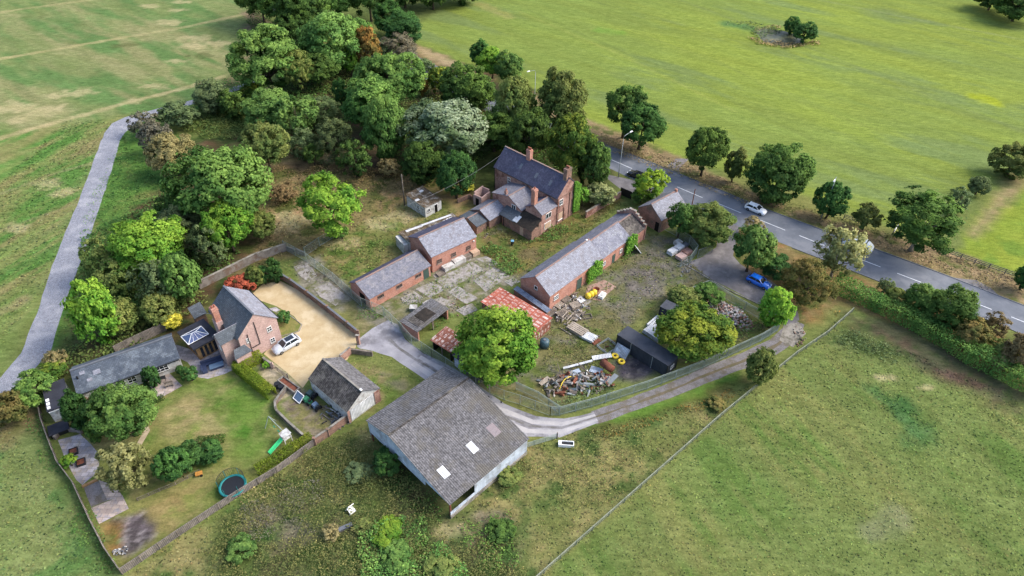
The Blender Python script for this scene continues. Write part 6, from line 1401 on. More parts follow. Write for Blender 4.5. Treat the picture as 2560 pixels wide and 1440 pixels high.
M_net = mat('fence_netting', (168, 172, 152), 0.9, (140, 148, 126), 1.2)
M_stone = mat('old_wall', (158, 150, 142), 0.95, (122, 114, 108), 1.0, col3=(134, 112, 98), n3=0.5, var=0.25)
fence('mesh_fence', 'grey weld mesh fence running along the concrete strip and the lane', [(712, 625), (768, 655), (835, 705), (905, 768), (960, 790), (1000, 828), (1030, 862), (1080, 895)], 2.2, 'mesh', M_pal)
fence('mesh_fence', 'grey weld mesh fence between lane and walnut tree', [(1080, 895), (1115, 918), (1190, 968), (1260, 1000), (1300, 1012), (1375, 1040)], 2.2, 'mesh', M_pal)
fence('mesh_fence', 'short mesh fence behind the isolated ash tree', [(764, 640), (800, 615), (838, 592)], 2.0, 'mesh', M_pal)
fence('palisade_fence', 'long pale green palisade fence following the gravel lane', [(1375, 1040), (1398, 1040), (1478, 1019), (1617, 974), (1756, 922), (1900, 855), (1943, 828), (1946, 815)], 2.1, 'palisade', M_pal)
fence('palisade_fence', 'inner palisade fence around the rubble heap', [(1946, 815), (1895, 798), (1825, 758), (1769, 722)], 2.1, 'palisade', M_pal)
fence('palisade_fence', 'short pale palisade length at the top of the compound', [(1769, 722), (1722, 742)], 2.1, 'palisade', M_pal)
fence('palisade_fence', 'second row of palisade inside the lane bend', [(1290, 975), (1345, 1000), (1398, 1036)], 1.9, 'palisade', M_pal)
fence('mesh_fence', 'mesh fence between brick store and yard gate', [(1655, 572), (1690, 590), (1722, 610), (1741, 634), (1722, 660), (1700, 668)], 2.0, 'mesh', M_pal)
g_ = fence('yard_gate', 'open galvanised mesh yard gate standing at the lay-by', [(1743, 645), (1779, 632)], 2.0, 'mesh', M_galv, 4, cat='gate')
fence('field_fence', 'long grey wire field fence crossing diagonally to the roadside hedge', [(1318, 1470), (1440, 1362), (1560, 1256), (1680, 1150), (1800, 1044), (1900, 962), (1990, 888), (2065, 838), (2130, 780)], 1.0, 'netting', M_net, 3.2, 0.12)
fence('rail_fence', 'timber post and rail fence beside the small right hand field', [(2330, 622), (2400, 648), (2470, 672), (2550, 700), (2700, 752)], 1.15, 'rail', M_wood_fence, 2.4, 0.12)
fence('rail_fence', 'short post and rail length by the far verge hawthorn', [(2108, 548), (2145, 560)], 1.1, 'rail', M_wood_fence, 2.2, 0.12)
fence('board_fence', 'tall grey timber fence behind the long annex', [(292, 886), (340, 862), (417, 826)], 1.8, 'board', M_wood, 2.0, 0.1)
fence('board_fence', 'weathered timber garden fence along the bottom field', [(307, 1436), (447, 1341), (597, 1241), (694, 1182), (789, 1112)], 1.3, 'board', M_wood, 2.4, 0.12)
wall_run('boundary_wall', 'brick and timber boundary wall below the small barn', [(789, 1112), (822, 1090), (878, 1048)], 1.5, 0.22, M_brick_old, M_conc, 3.0)
fence('board_fence', 'thin grey timber fence down the left side of the garden', [(98, 1005), (110, 1060), (128, 1110), (150, 1165), (188, 1215), (232, 1310), (268, 1380), (307, 1436)], 1.2, 'board', M_wood, 2.4, 0.1)
wall_run('drive_wall', 'curving brick wall with piers along the sandy drive', [(703, 697), (728, 712), (770, 742), (820, 780), (870, 820), (897, 842)], 1.35, 0.24, M_brick_old, M_lead, 3.4)
wall_run('gate_pier', 'tall brick gate pier at the drive entrance', [(896, 862), (898, 858)], 2.0, 0.5, M_brick, M_conc, cat='pier')
wall_run('old_garden_wall', 'old weathered brick wall behind the cottage drive', [(500, 722), (560, 692), (640, 652), (718, 626)], 1.6, 0.35, M_stone, M_conc)
wall_run('old_garden_wall', 'overgrown end of the old wall enclosing the pond corner', [(718, 626), (764, 640)], 1.0, 0.3, M_stone)
wall_run('entrance_wall', 'low grey boarded wall at the mouth of the lane', [(875, 882), (932, 890)], 1.0, 0.3, M_wood)
wall_run('short_brick_wall', 'short brick wall joining the small barn to the entrance', [(853, 905), (878, 884)], 1.5, 0.24, M_brick, M_conc)
wall_run('yard_wall', 'low grey block wall round the small barn yard', [(718, 975), (690, 1012), (692, 1032), (722, 1062), (760, 1096)], 0.9, 0.2, M_stone, M_conc)
wall_run('patio_wall', 'pink brick wall between drive and cottage patio', [(648, 895), (682, 920)], 1.0, 0.24, M_brick_pale, M_conc, 1.8)
wall_run('farm_garden_wall', 'brick garden wall right of the farmhouse gable', [(1464, 545), (1500, 523), (1550, 494)], 1.5, 0.3, M_brick, M_conc)
wall_run('curved_wall', 'low curved grey wall at the top of the slab terrace', [(138, 1100), (150, 1086), (172, 1078), (192, 1078), (206, 1084)], 0.7, 0.35, M_stone)
wall_run('timber_gate', 'black boarded gate at the farm entrance', [(1550, 486), (1578, 498)], 1.8, 0.08, M_black, cat='gate')
def field_gate(label, a, b, m, h=1.15, n=5, name='field_gate'):
    A, Bq = G(*a), G(*b); t = thing(name, label, 'gate', A); e = Bq - A; U = Vector((0, 0, 1)); mb = MB()
    for i in range(n + 1): z = U * (0.2 + (h - 0.2) * i / n); mb.tube([z, e + z], 0.032, 6)
    for f in (0, 0.33, 0.66, 1): mb.bar(e * f + U * 0.2, e * f + U * h, 0.05)
    mb.bar(U * 0.2, e * 0.33 + U * h, 0.04); mb.build('gate_frame', m, t)
    for f in (-0.03, 1.03): MB().bar(e * f - U * 0.1, e * f + U * 1.35, 0.16).build('post', M_wood, t)
field_gate('long pale green steel field gate beside the big barn', (1310, 1122), (1390, 1097), M_pal)
field_gate('small timber gate between drive and barn yard', (684, 922), (720, 948), M_wood, 1.1, 4)
field_gate('small white gate on the far verge beside the pale trunked oak', (2230, 588), (2241, 572), M_white, 1.2, 3)

# ---------------------------------------------------------------- vehicles
M_tyre = plain('tyre_rubber', (40, 40, 42), 0.9, spec=0.2); M_rim = plain('alloy', (170, 172, 176), 0.35, metal=0.7)
M_lampc = plain('lamp_clear', (230, 234, 240), 0.15, k=0.9); M_lampr = plain('lamp_red', (170, 30, 28), 0.25)
def car(label, c, f, body, L=4.4, Wd=1.8, H=1.45, kind='hatch', glassroof=False, name='parked_car', cat='car', group=None):
    A, Bq = G(*c), G(*f); d = (Bq - A); t = thing(name, label, cat, A, math.atan2(d.y, d.x), group)
    # lower body as lengthwise sections: x, half width, z low, z high
    if kind == 'van': secs = [(-.5, .92, .35, 1.0), (-.49, .98, .3, 1.25), (.3, 1, .25, 1.25), (.42, .96, .25, 1.0), (.49, .86, .3, .82), (.5, .8, .35, .6)]
    else: secs = [(-.5, .82, .38, .72), (-.485, .92, .3, .92), (-.36, .99, .22, .97), (0, 1, .2, .95), (.22, .99, .2, .94), (.40, .95, .22, .84), (.475, .86, .26, .68), (.5, .72, .34, .55)]
    mb = MB(); nv = []
    for x, w, z0, z1 in secs:
        w = w * Wd / 2; k = H / 1.45; z1 *= k; pts = [(w * .92, z0), (w, z0 + (z1 - z0) * .3), (w * .985, z0 + (z1 - z0) * .7), (w * .9, z1), (0, z1 + 0.03), (-w * .9, z1), (-w * .985, z0 + (z1 - z0) * .7), (-w, z0 + (z1 - z0) * .3), (-w * .92, z0)]
        nv.append(len(mb.v)); mb.v += [(x * L, y, z) for y, z in pts]
    for a, b in zip(nv[:-1], nv[1:]):
        for i in range(8): mb.f.append((a + i, b + i, b + i + 1, a + i + 1))
        mb.f.append((a + 8, b + 8, b, a))
    mb.f.append(tuple(nv[0] + i for i in range(9))); mb.f.append(tuple(nv[-1] + i for i in range(8, -1, -1)))
    mb.build('body', body, t, True)
    # cabin: base and roof outlines
    zb, zt = (0.93 * H / 1.45, H)
    xb = (-.46, .22) if kind != 'van' else (-.495, .36); xt = (-.36, .04) if kind != 'van' else (-.48, .22)
    if kind == 'van': zb, zt = 1.2, H
    wb, wt = Wd / 2 * .90, Wd / 2 * .72 if kind != 'van' else Wd / 2 * .84
    V = [(xb[0] * L, -wb, zb), (xb[1] * L, -wb, zb), (xb[1] * L, wb, zb), (xb[0] * L, wb, zb), (xt[0] * L, -wt, zt - .06), (xt[1] * L, -wt, zt - .06), (xt[1] * L, wt, zt - .06), (xt[0] * L, wt, zt - .06)]
    FQ = [(0, 1, 5, 4), (1, 2, 6, 5), (2, 3, 7, 6), (3, 0, 4, 7)]
    cab = MB().add(V, [(4, 5, 6, 7)] + FQ).build('cabin', body if kind == 'van' else M_glass, t)
    r = MB().add([(xt[0] * L - .05, -wt - .02, zt - .07), (xt[1] * L + .04, -wt - .02, zt - .07), (xt[1] * L + .04, wt + .02, zt - .07), (xt[0] * L - .05, wt + .02, zt - .07), (xt[0] * L + .05, -wt + .1, zt), (xt[1] * L - .1, -wt + .1, zt), (xt[1] * L - .1, wt - .1, zt), (xt[0] * L + .05, wt - .1, zt)],
                 [(0, 3, 2, 1), (4, 5, 6, 7), (0, 1, 5, 4), (1, 2, 6, 5), (2, 3, 7, 6), (3, 0, 4, 7)]).build('roof', body, t)
    if glassroof: MB().box(xt[0] * L + .3, xt[1] * L - .15, -wt + .18, wt - .18, zt + .003, zt + .02).build('glass_roof', M_glass, t)
    pl = MB()
    for sy in (-1, 1):
        for (bx, tx) in ((xb[0] * L + .1, xt[0] * L + .05), (-.1 * L, -.09 * L), (xb[1] * L - .03, xt[1] * L)):
            pl.bar((bx, sy * wb, zb), (tx, sy * (wt + .01), zt - .05), 0.09)
    if kind != 'van': pl.build('pillars', body, t)
    else:
        V2 = lambda s: [V[1], V[2], V[6], V[5]]
        MB().slab([Vector(p) + Vector((0.02, 0, 0.01)) for p in V2(0)], 0.01).build('windscreen', M_glass, t)
    for x in (-.31, .31):
        for sy in (-1, 1):
            y = sy * (Wd / 2 - .11); w = MB().tube([(x * L, y - .11, .32), (x * L, y + .11, .32)], .32, 14).build('wheel', M_tyre, t)
            MB().tube([(x * L, y + sy * .112, .32), (x * L, y + sy * .125, .32)], .2, 10).build('rim', M_rim, w)
    for sy in (-1, 1):
        MB().box(.465 * L, .492 * L, sy * Wd * .30 - .16, sy * Wd * .30 + .16, .58, .72).build('headlight', M_lampc, t)
        MB().box(-.502 * L, -.488 * L, sy * Wd * .34 - .12, sy * Wd * .34 + .12, .68, .86).build('tail_light', M_lampr, t)
        MB().box(.14 * L, .19 * L, sy * (Wd / 2 + .02), sy * (Wd / 2 + .17), .92, 1.05).build('mirror', body, t)
    MB().box(.498 * L, .505 * L, -.26, .26, .36, .47).build('number_plate', M_white, t)
    return t
P_silver = plain('paint_silver', (200, 206, 214), 0.3, spec=0.6, coat=0.6, k=0.85); P_white = plain('paint_white', (250, 252, 255), 0.4, coat=0.3, k=0.98)
P_blue = plain('paint_blue', (30, 110, 220), 0.25, coat=0.8, k=0.9); P_black = plain('paint_black', (28, 30, 36), 0.25, coat=0.8)
car('silver people carrier with black glass roof parked on the sandy drive', (718, 868), (693, 882), P_silver, 4.6, 1.85, 1.6, glassroof=True)
car('bright blue car parked in the lay-by near the steel fence', (1896, 710), (1925, 724), P_blue, 4.4, 1.85, 1.5)
car('white estate car driving on the far side of the main road', (1888, 528), (1912, 538), P_white, 4.4, 1.8, 1.5, name='moving_car')
car('black car leaving past the lime green tree on the near side of the road', (1591, 443), (1568, 434), P_black, 4.3, 1.8, 1.42, name='moving_car')
car('white van on the road half hidden behind the weeping birch', (2142, 620), (2168, 630), P_white, 5.4, 2.0, 2.2, 'van', name='moving_van', cat='van')
car('white car on the near lane mostly hidden by the big roadside bushes', (2385, 752), (2370, 746), P_white, 4.2, 1.8, 1.45, name='moving_car')

# ---------------------------------------------------------------- street lamps, poles, cable
def lamp(label, base, h, armdir, arm=2.0, group=None):
    A = G(*base); d = G(*armdir) - A; t = thing('street_lamp', label, 'street lamp', A, math.atan2(d.y, d.x), group)
    MB().tube([(0, 0, -.1), (0, 0, 2.0), (0, 0, 2.05), (0, 0, h - .8)], [.11, .11, .08, .06], 8).build('pole', M_galv, t, True)
    MB().tube([(0, 0, h - .8), (.25, 0, h - .25), (arm, 0, h)], [.06, .055, .045], 6).build('arm', M_galv, t, True)
    MB().add([(arm - .1, -.12, h - .05), (arm + .8, -.16, h - .02), (arm + .8, .16, h - .02), (arm - .1, .12, h - .05), (arm, -.08, h + .14), (arm + .65, -.1, h + .12), (arm + .65, .1, h + .12), (arm, .08, h + .14)],
             [(0, 3, 2, 1), (4, 5, 6, 7), (0, 1, 5, 4), (1, 2, 6, 5), (2, 3, 7, 6), (3, 0, 4, 7)]).build('lamp_head', M_white, t)
LG = 'street lamps along the main road'
lamp('tall street lamp by the black car and farm entrance', (1546, 443), 10.3, (1580, 425), group=LG)
lamp('tall street lamp on the far verge in front of the rounded green tree', (2052, 547), 10.3, (2030, 590), group=LG)
lamp('street lamp above the copse with only its white head clear', (1336, 262), 9.6, (1300, 275), group=LG)
lamp('low lamp at the right frame edge above the hedge', (2562, 925), 4.0, (2540, 926), 1.0, group=LG)
t = thing('utility_pole', 'weathered timber pole standing left of the white hut', 'pole', G(1012, 514))
MB().tube([(0, 0, -.1), (0, 0, 7.5)], [.15, .10], 8).build('pole', M_wood, t, True); MB().bar((-.3, 0, 7.1), (.3, 0, 7.1), .08).build('crossarm', M_wood, t)
a = G(1012, 514, 7.4); b = farm.M @ Vector((0.1, 3.0, 8.6)); n = 24
mb = MB(); mb.tube([a + (b - a) * i / n - Vector((0, 0, 1.1 * 4 * (i / n) * (1 - i / n))) for i in range(n + 1)], 0.022, 4); tag(mb.build('overhead_cable', M_lead), 'thin cable sagging from timber pole to the farmhouse roof', 'cable')
t = thing('leaning_post', 'thin brown leaning post beside the main road', 'post', G(1727, 526)); d_ = G(1738, 473, 5.0) - G(1727, 526)
MB().tube([(0, 0, -.1), tuple(d_)], [.11, .09], 7).build('post', M_rusty, t)

# ---------------------------------------------------------------- farm clutter
def at_(px, z=0): return G(*px, z)
def rot_of(p, q): d = G(*q) - G(*p); return math.atan2(d.y, d.x)
def crate(label, px, ang_, w=1.5, d=1.1, h=0.9, m=None, name='crate', group=None):
    t = thing(name, label, 'crate', G(*px), ang_, group); m = m or M_white_dirty; mb = MB()
    for k in range(5): mb.box(-w / 2, w / 2, -d / 2, -d / 2 + .04, .12 + k * (h - .12) / 5, .12 + (k + .8) * (h - .12) / 5); mb.box(-w / 2, w / 2, d / 2 - .04, d / 2, .12 + k * (h - .12) / 5, .12 + (k + .8) * (h - .12) / 5)
    for k in range(5): mb.box(-w / 2, -w / 2 + .04, -d / 2 + .045, d / 2 - .045, .12 + k * (h - .12) / 5, .12 + (k + .8) * (h - .12) / 5); mb.box(w / 2 - .04, w / 2, -d / 2 + .045, d / 2 - .045, .12 + k * (h - .12) / 5, .12 + (k + .8) * (h - .12) / 5)
    mb.build('side_boards', m, t); MB().box(-w / 2 + .05, w / 2 - .05, -d / 2 + .05, d / 2 - .05, h - .12, h - .05).build('lid', m, t)
    b = MB()
    for y in (-d / 2 + .05, 0, d / 2 - .15): b.box(-w / 2, w / 2, y, y + .1, 0, .11)
    b.build('runner', M_wood, t); return t
CG = 'pale crates along the workshop wall'
ra = wk.rz
crate('pale crate at the near end of the workshop wall row', (1102, 686), ra, 1.6, 1.1, 0.35, M_wood, group=CG)
crate('white crate second from the near end of the workshop row', (1121, 672), ra, 2.2, 1.2, 0.9, group=CG)
crate('long white topped crate in the middle of the workshop row', (1147, 657), ra, 2.5, 1.2, 1.0, group=CG)
crate('grey crate fourth along the workshop wall', (1168, 646), ra, 1.5, 1.2, 0.8, M_wood, group=CG)
crate('tan crate at the far end of the workshop row by its corner', (1187, 637), ra, 1.6, 1.2, 1.0, M_board, group=CG)
BG = 'boxes and pallets by the yard gate'
crate('small pale box at the top of the heap by the yard gate', (1694, 612), ra, 1.4, 1.2, 0.9, M_white_dirty, group=BG)
crate('white box left of the brick pallets by the yard gate', (1680, 634), ra, 1.7, 1.3, 0.9, M_white_sheet, group=BG)
crate('second white box above the other by the yard gate', (1697, 624), ra, 1.7, 1.3, 0.9, M_white_sheet, group=BG)
crate('red brick pallet in the gate heap', (1716, 634), ra, 1.7, 1.5, 0.8, M_brick, group=BG)
crate('pinkish pallet load nearest the mesh fence', (1702, 646), ra, 1.7, 1.5, 0.8, M_brick_pale, group=BG)
crate('grey box right of the small pale one by the gate', (1712, 616), ra, 1.3, 1.0, 0.6, M_lead, group=BG)
def pallet(label, px, rz, z=0.0, tilt=(0, 0), n=1, m=None, w=1.2, l=1.0, group=None, name='pallet'):
    t = thing(name, label, 'pallet', G(*px) + Vector((0, 0, z)), rz, group); t.rotation_euler = (tilt[0], tilt[1], rz); m = m or M_wood
    for i in range(n):
        o = i * .15; a = MB(); b = MB()
        for k in range(6): a.box(-w / 2, w / 2, -l / 2 + k * l / 6, -l / 2 + k * l / 6 + l * .11, o + .1, o + .122)
        for k in range(3): b.box(-w / 2 + k * (w - .1) / 2, -w / 2 + k * (w - .1) / 2 + .1, -l / 2, l / 2, o, o + .098)
        a.build('deck_boards', m, t); b.build('bearer', m, t)
    return t
PG = 'pallets beside the stable gable'
pale = mat('pale_timber', (206, 192, 174), 0.9, (176, 162, 146), 2.0, pat='board', var=0.15)
for k, (px, n, lb) in enumerate((((1413, 752), 4, 'stacked pallets highest against the stable wall'), ((1396, 764), 3, 'pallets at the corner of the stable gable'), ((1380, 783), 3, 'pallets nearest the rusty shed end'), ((1417, 775), 2, 'loose pallets right of the gable corner heap'),
                                 ((1404, 788), 4, 'pallets in front of the open frames'), ((1437, 768), 5, 'ragged pallet stack at the right of the heap'), ((1443, 785), 2, 'low pallets at the lower right of the heap'))):
    pallet(lb, px, ra + 0.25 * math.sin(k * 2.3), n=n, m=pale if k % 2 else M_wood, w=1.7, l=1.4, group=PG)
t = thing('open_crate', 'open grey timber crate frame standing in the pallet heap', 'crate', G(1418, 802), ra + .3); mb = MB()
for x in (-1, 1):
    for y in (-.5, .5): mb.bar((x, y, 0), (x, y, 1.3), .12)
for y in (-.5, .5): mb.bar((-1, y, 1.3), (1, y, 1.3), .12); mb.bar((-1, y, .3), (1, y, .3), .12)
for x in (-1, 1): mb.bar((x, -.5, 1.3), (x, .5, 1.3), .12)
mb.build('frame', pale, t)
def planks(label, px, q, L, W, n, layers, m, name='timber_stack', cat='timber stack'):
    t = thing(name, label, cat, G(*px), rot_of(px, q)); g = random.Random(int(px[0]))
    for j in range(layers):
        mb = MB()
        for i in range(n):
            y = -W / 2 + W * i / n; s = g.uniform(-.15, .15); mb.box(-L / 2 + s, L / 2 + s, y, y + W / n * .8, .1 + j * .16, .22 + j * .16)
        mb.build('plank_layer', m, t)
    MB().box(-L / 3, -L / 3 + .1, -W / 2, W / 2, 0, .098).build('bearer', M_wood, t); MB().box(L / 3, L / 3 + .1, -W / 2, W / 2, 0, .098).build('bearer', M_wood, t)
    return t
planks('long stack of pale grey planks in the middle of the yard', (1443, 828), (1460, 838), 3.2, 1.9, 5, 4, pale)
planks('short stack topped with bright white boards next to the planks', (1471, 845), (1488, 853), 2.4, 1.7, 7, 3, M_white_sheet)
t = planks('loose boards leaning beside the white board stack', (1490, 856), (1500, 850), 1.6, 0.7, 4, 1, M_rusty, 'board_pile', 'board pile')
def cage(label, px, q, L, W, h, m, name='metal_frame'):
    t = thing(name, label, 'frame', G(*px), rot_of(px, q)); mb = MB()
    for z in (0.05, h):
        for a, b in (((0, 0), (L, 0)), ((L, 0), (L, W)), ((L, W), (0, W)), ((0, W), (0, 0))): mb.bar((a[0], a[1], z), (b[0], b[1], z), .08)
    for x in (0, L):
        for y in (0, W): mb.bar((x, y, 0), (x, y, h), .08)
    mb.build('frame', m, t); return t
cage('galvanised open frame lying between planks and black container', (1492, 866), (1512, 882), 2.4, 2.6, 0.35, M_galv)
cage('thin metal frame on the grass right of the pallet heap', (1450, 800), (1478, 796), 2.2, 1.0, 0.2, M_wood)
t = thing('pale_panel', 'pale grey panel leaning on the black container side', 'panel', G(1555, 884), rot_of((1543, 862), (1600, 896)))
mb = MB(); mb.slab([(-1.2, -.9, .1), (1.2, -.9, .1), (1.2, .25, 1.5), (-1.2, .25, 1.5)], .08); mb.build('panel', M_clad, t)
mb = MB(); mb.bar((-1.2, -.93, .1), (-1.2, .25, 1.54), .1); mb.bar((1.2, -.93, .1), (1.2, .25, 1.54), .1); mb.build('edge_bar', M_galv, t)
M_yel = plain('yellow_paint', (232, 200, 50), 0.6, k=0.85)
for px, lb in (((1537, 892), 'yellow tyre nearer the black container corner'), ((1553, 906), 'yellow tyre lying on the dark ash patch')):
    t = thing('painted_tyre', lb, 'tyre', G(*px), 0, 'yellow painted tyres'); MB().ring((0, 0, .22), .42, .2, 20, 8, 1.05).build('tyre', M_yel, t, True); MB().tube([(0, 0, .12), (0, 0, .2)], .26, 12).build('rim', M_black, t)
t = thing('rusty_tank', 'large rusty cylinder lying on the scrap heap', 'tank', G(1511, 925), rot_of((1495, 913), (1525, 935)))
MB().tube([(-1.1, 0, .65), (1.1, 0, .65)], .62, 18).build('shell', M_rusty, t, True); MB().ring((0, 0, 0), .62, .03, 18, 6).build('band', M_rusty, t).rotation_euler = (0, PI / 2, 0)
t.children[1].location = (0.4, 0, .65)
t = thing('rusty_drum', 'small rusty drum standing open behind the large cylinder', 'drum', G(1512, 908)); MB().tube([(0, 0, 0), (0, 0, .7)], .36, 14, cap=False).build('shell', M_rusty, t); MB().ring((0, 0, .7), .36, .04).build('rim', M_rusty, t)
t = thing('teal_tank', 'dark teal round tank under the right edge of the walnut tree', 'tank', G(1361, 866), 1.2); MB().tube([(0, 0, 0), (0, 0, 1.3), (0, 0, 1.5)], [.75, .78, .5], 16).build('shell', plain('teal_plastic', (70, 100, 112), 0.5), t, True); MB().tube([(0, 0, 1.5), (0, 0, 1.6)], .25, 10).build('lid', M_lead, t)
# scrap heap pieces: each beam and sheet a thing
def beam(label, p, q, z0, z1, w, h, m, name='scrap_beam', cat='beam'):
    A, Bq = G(*p, 0), G(*q, 0); o = MB().bar(Vector((0, 0, z0)), Bq - A + Vector((0, 0, z1)), w, h).build(name, m); o.location = A; return tag(o, label, cat)
beam('long white beam at the left of the scrap heap', (1408, 924), (1480, 909), .3, .7, .35, .15, M_white_sheet)
beam('white panel lying at the top of the scrap heap', (1480, 900), (1528, 893), .4, .5, .9, .12, M_white_sheet, 'scrap_sheet', 'sheet')
beam('thin grey pole slanting through the scrap heap', (1444, 918), (1500, 962), .9, .3, .12, .12, M_wood)
beam('grey board leaning at the right of the scrap heap', (1517, 965), (1540, 945), .3, .8, .8, .06, M_galv, 'scrap_sheet', 'sheet')
beam('rusty sheet under the large cylinder', (1498, 945), (1520, 958), .3, .5, 1.0, .06, M_rust_d, 'scrap_sheet', 'sheet')
beam('blue grey sheet in the middle of the scrap heap', (1475, 925), (1505, 935), .35, .5, 1.3, .06, M_clad, 'scrap_sheet', 'sheet')
beam('pale blue sheet left of the rusty cylinder', (1424, 938), (1450, 930), .2, .35, 1.0, .06, M_clad, 'scrap_sheet', 'sheet')
beam('thin stick standing out of the scrap heap', (1405, 950), (1392, 925), .2, 1.6, .09, .09, M_wood)
beam('dark girder across the lower scrap heap', (1450, 970), (1510, 972), .2, .4, .16, .2, M_rusty)
beam('tan sheet at the far left of the scrap heap', (1350, 965), (1372, 950), .4, .6, .7, .06, pale, 'scrap_sheet', 'sheet')
t = thing('yellow_pipe', 'yellow curved plastic pipe arching over the scrap heap', 'pipe', G(1398, 978)); e = G(1448, 946) - G(1398, 978)
MB().tube([e * (i / 10) + Vector((-.5 * math.sin(PI * i / 10), .5 * math.sin(PI * i / 10), .35 + .6 * math.sin(PI * i / 10))) for i in range(11)], .075, 6).build('pipe', M_yel, t, True)
def rubble(px, n, smin, smax, hgt, mats_, seed, name='rubble', el=1.0):
    g = np.random.default_rng(seed); poly = W2(px); lo, hi = poly.min(0), poly.max(0); x = g.uniform(lo[0], hi[0], n); y = g.uniform(lo[1], hi[1], n)
    d = sdist(x, y, poly); k = d > 0; x, y, d = x[k], y[k], d[k]; z = hgt * np.clip(d / (d.max() * .7), 0, 1) * (0.7 + 0.5 * vn(x, y, 1.5, seed))
    for j, m in enumerate(mats_):
        mb = MB()
        for i in range(j, len(x), len(mats_)):
            s = g.uniform(smin, smax); M_ = Matrix.Rotation(g.uniform(0, 6), 3, Vector(g.normal(size=3)).normalized()); ew = g.uniform(.7, 1.2); zc = z[i] * g.uniform(.6, 1.05) + s * .2
            vs = [M_ @ Vector((a * s * el * ew, b * s * .6, c * s * .4)) + Vector((x[i], y[i], zc)) for a in (-.5, .5) for b in (-.5, .5) for c in (-.5, .5)]
            mb.add(vs, [(0, 1, 3, 2), (4, 6, 7, 5), (0, 4, 5, 1), (2, 3, 7, 6), (0, 2, 6, 4), (1, 5, 7, 3)])
        o = mb.build(name, m); o['kind'] = 'stuff'
rubble([(1748, 758), (1800, 752), (1850, 775), (1885, 810), (1865, 830), (1830, 815), (1770, 785)], 900, .2, .55, 1.0, [mat('rubble_pink', (216, 184, 172), .95, (186, 150, 138), 3.0), mat('rubble_grey', (196, 190, 184), .95, (160, 156, 152), 3.0), mat('rubble_white', (226, 222, 216), .95, (190, 186, 182), 3.0), mat('rubble_brick', (176, 124, 104), .95, (150, 110, 96), 3.0)], 5)
rubble([(1350, 955), (1400, 940), (1470, 930), (1520, 940), (1535, 965), (1480, 985), (1400, 990), (1355, 985)], 250, .12, .75, .6, [M_wood, MATS['rubble_grey'], M_rusty, M_galv, M_wood], 6, 'scrap_debris', 2.4)
rubble([(1100, 735), (1180, 760), (1160, 790), (1090, 790)], 80, .1, .35, .1, [M_conc, M_brick_old], 7)
rubble([(1980, 810), (2020, 830), (2010, 880), (1990, 870)], 60, .1, .4, .2, [M_brick_old, M_conc], 8)
rubble([(1690, 655), (1730, 662), (1725, 680), (1695, 675)], 40, .1, .3, .1, [M_white_dirty, M_conc], 9)
rubble([(280, 1375), (320, 1365), (315, 1385), (285, 1392)], 60, .1, .3, .2, [M_lead, M_white_dirty], 10)
# yellow float, orange tub, white appliance
t = thing('yellow_tank', 'lobed bright yellow tank on the brick pad', 'tank', G(1478, 740), ra)
for i in range(3): MB().tube([(-.8 + i * .75, 0, 0), (-.8 + i * .75, 0, .25), (-.8 + i * .75, 0, .8), (-.8 + i * .75, 0, 1.0)], [.42, .52, .5, .25], 12).build('lobe', M_yel, t, True)
t = thing('orange_tub', 'orange tub behind the yellow tank', 'tub', G(1490, 728), ra); MB().tube([(0, 0, 0), (0, 0, .5)], [.45, .6], 10, cap=False).build('shell', M_clay, t); MB().ring((0, 0, .5), .6, .05).build('rim', M_clay, t)
t = thing('white_appliance', 'white appliance lying right of the yellow tank', 'appliance', G(1505, 742), ra + .3); MB().box(-.7, .7, -.45, .45, 0, .6).build('casing', M_white, t); MB().box(-.5, .3, -.3, .3, .603, .64).build('door', M_white_dirty, t)
t = thing('window_frame', 'blue grey window frame leaning on the stable end', 'window frame', G(1598, 628), ra + 1.2); mb = MB()
for z in (0, 1.5): mb.bar((-.8, z * .55, z * .75 + .1), (.8, z * .55, z * .75 + .1), .1)
for x in (-.8, 0, .8): mb.bar((x, 0, .1), (x, .83, 1.23), .1)
mb.build('frame', M_white, t); MB().slab([(-.72, .02, .1), (.72, .02, .1), (.72, .8, 1.2), (-.72, .8, 1.2)], .03).build('pane', M_glass, t)
t = thing('wheelie_bin', 'small dark bin with blue lid in the farmhouse weeds', 'bin', G(1281, 613)); MB().tube([(0, 0, 0), (0, 0, 1.0)], [.24, .32], 4).build('body', M_black, t); MB().box(-.3, .3, -.3, .3, 1.0, 1.08).build('lid', plain('blue_lid', (120, 180, 210), .5), t)
# small barn yard
def machine(label, px, rz, m, m2, L=1.5, W=.9, h=.8, name='garden_machine'):
    t = thing(name, label, 'machine', G(*px), rz); MB().add([(-L / 2, -W / 2, .25), (L * .1, -W / 2, .25), (L * .1, W / 2, .25), (-L / 2, W / 2, .25), (-L * .42, -W * .42, h), (L * .02, -W * .4, h), (L * .02, W * .4, h), (-L * .42, W * .42, h)], [(0, 3, 2, 1), (4, 5, 6, 7), (0, 1, 5, 4), (1, 2, 6, 5), (2, 3, 7, 6), (3, 0, 4, 7)]).build('hood', m, t)
    MB().box(L * .12, L * .5, -W * .35, W * .35, .25, .5).build('deck', m2, t); MB().box(L * .25, L * .45, -W * .2, W * .2, .503, .85).build('seat', M_black, t)
    for x in (-L * .35, L * .35):
        for y in (-W / 2, W / 2): MB().tube([(x, y - .08, .25), (x, y + .08, .25)], .25, 10).build('wheel', M_tyre, t)
M_grn = plain('machine_green', (60, 140, 100), 0.5); M_blu = plain('machine_blue', (110, 136, 164), 0.5)
machine('green riding mower in the small barn yard', (770, 1005), -.6, M_grn, M_grn)
machine('grey blue machine right of the green mower', (792, 1020), -.7, M_blu, M_black, 1.4)
machine('dark green machine between mower and barn wall', (780, 990), -.5, plain('slate_green', (84, 110, 106), .6), M_black, 1.7, 1.0, .7)
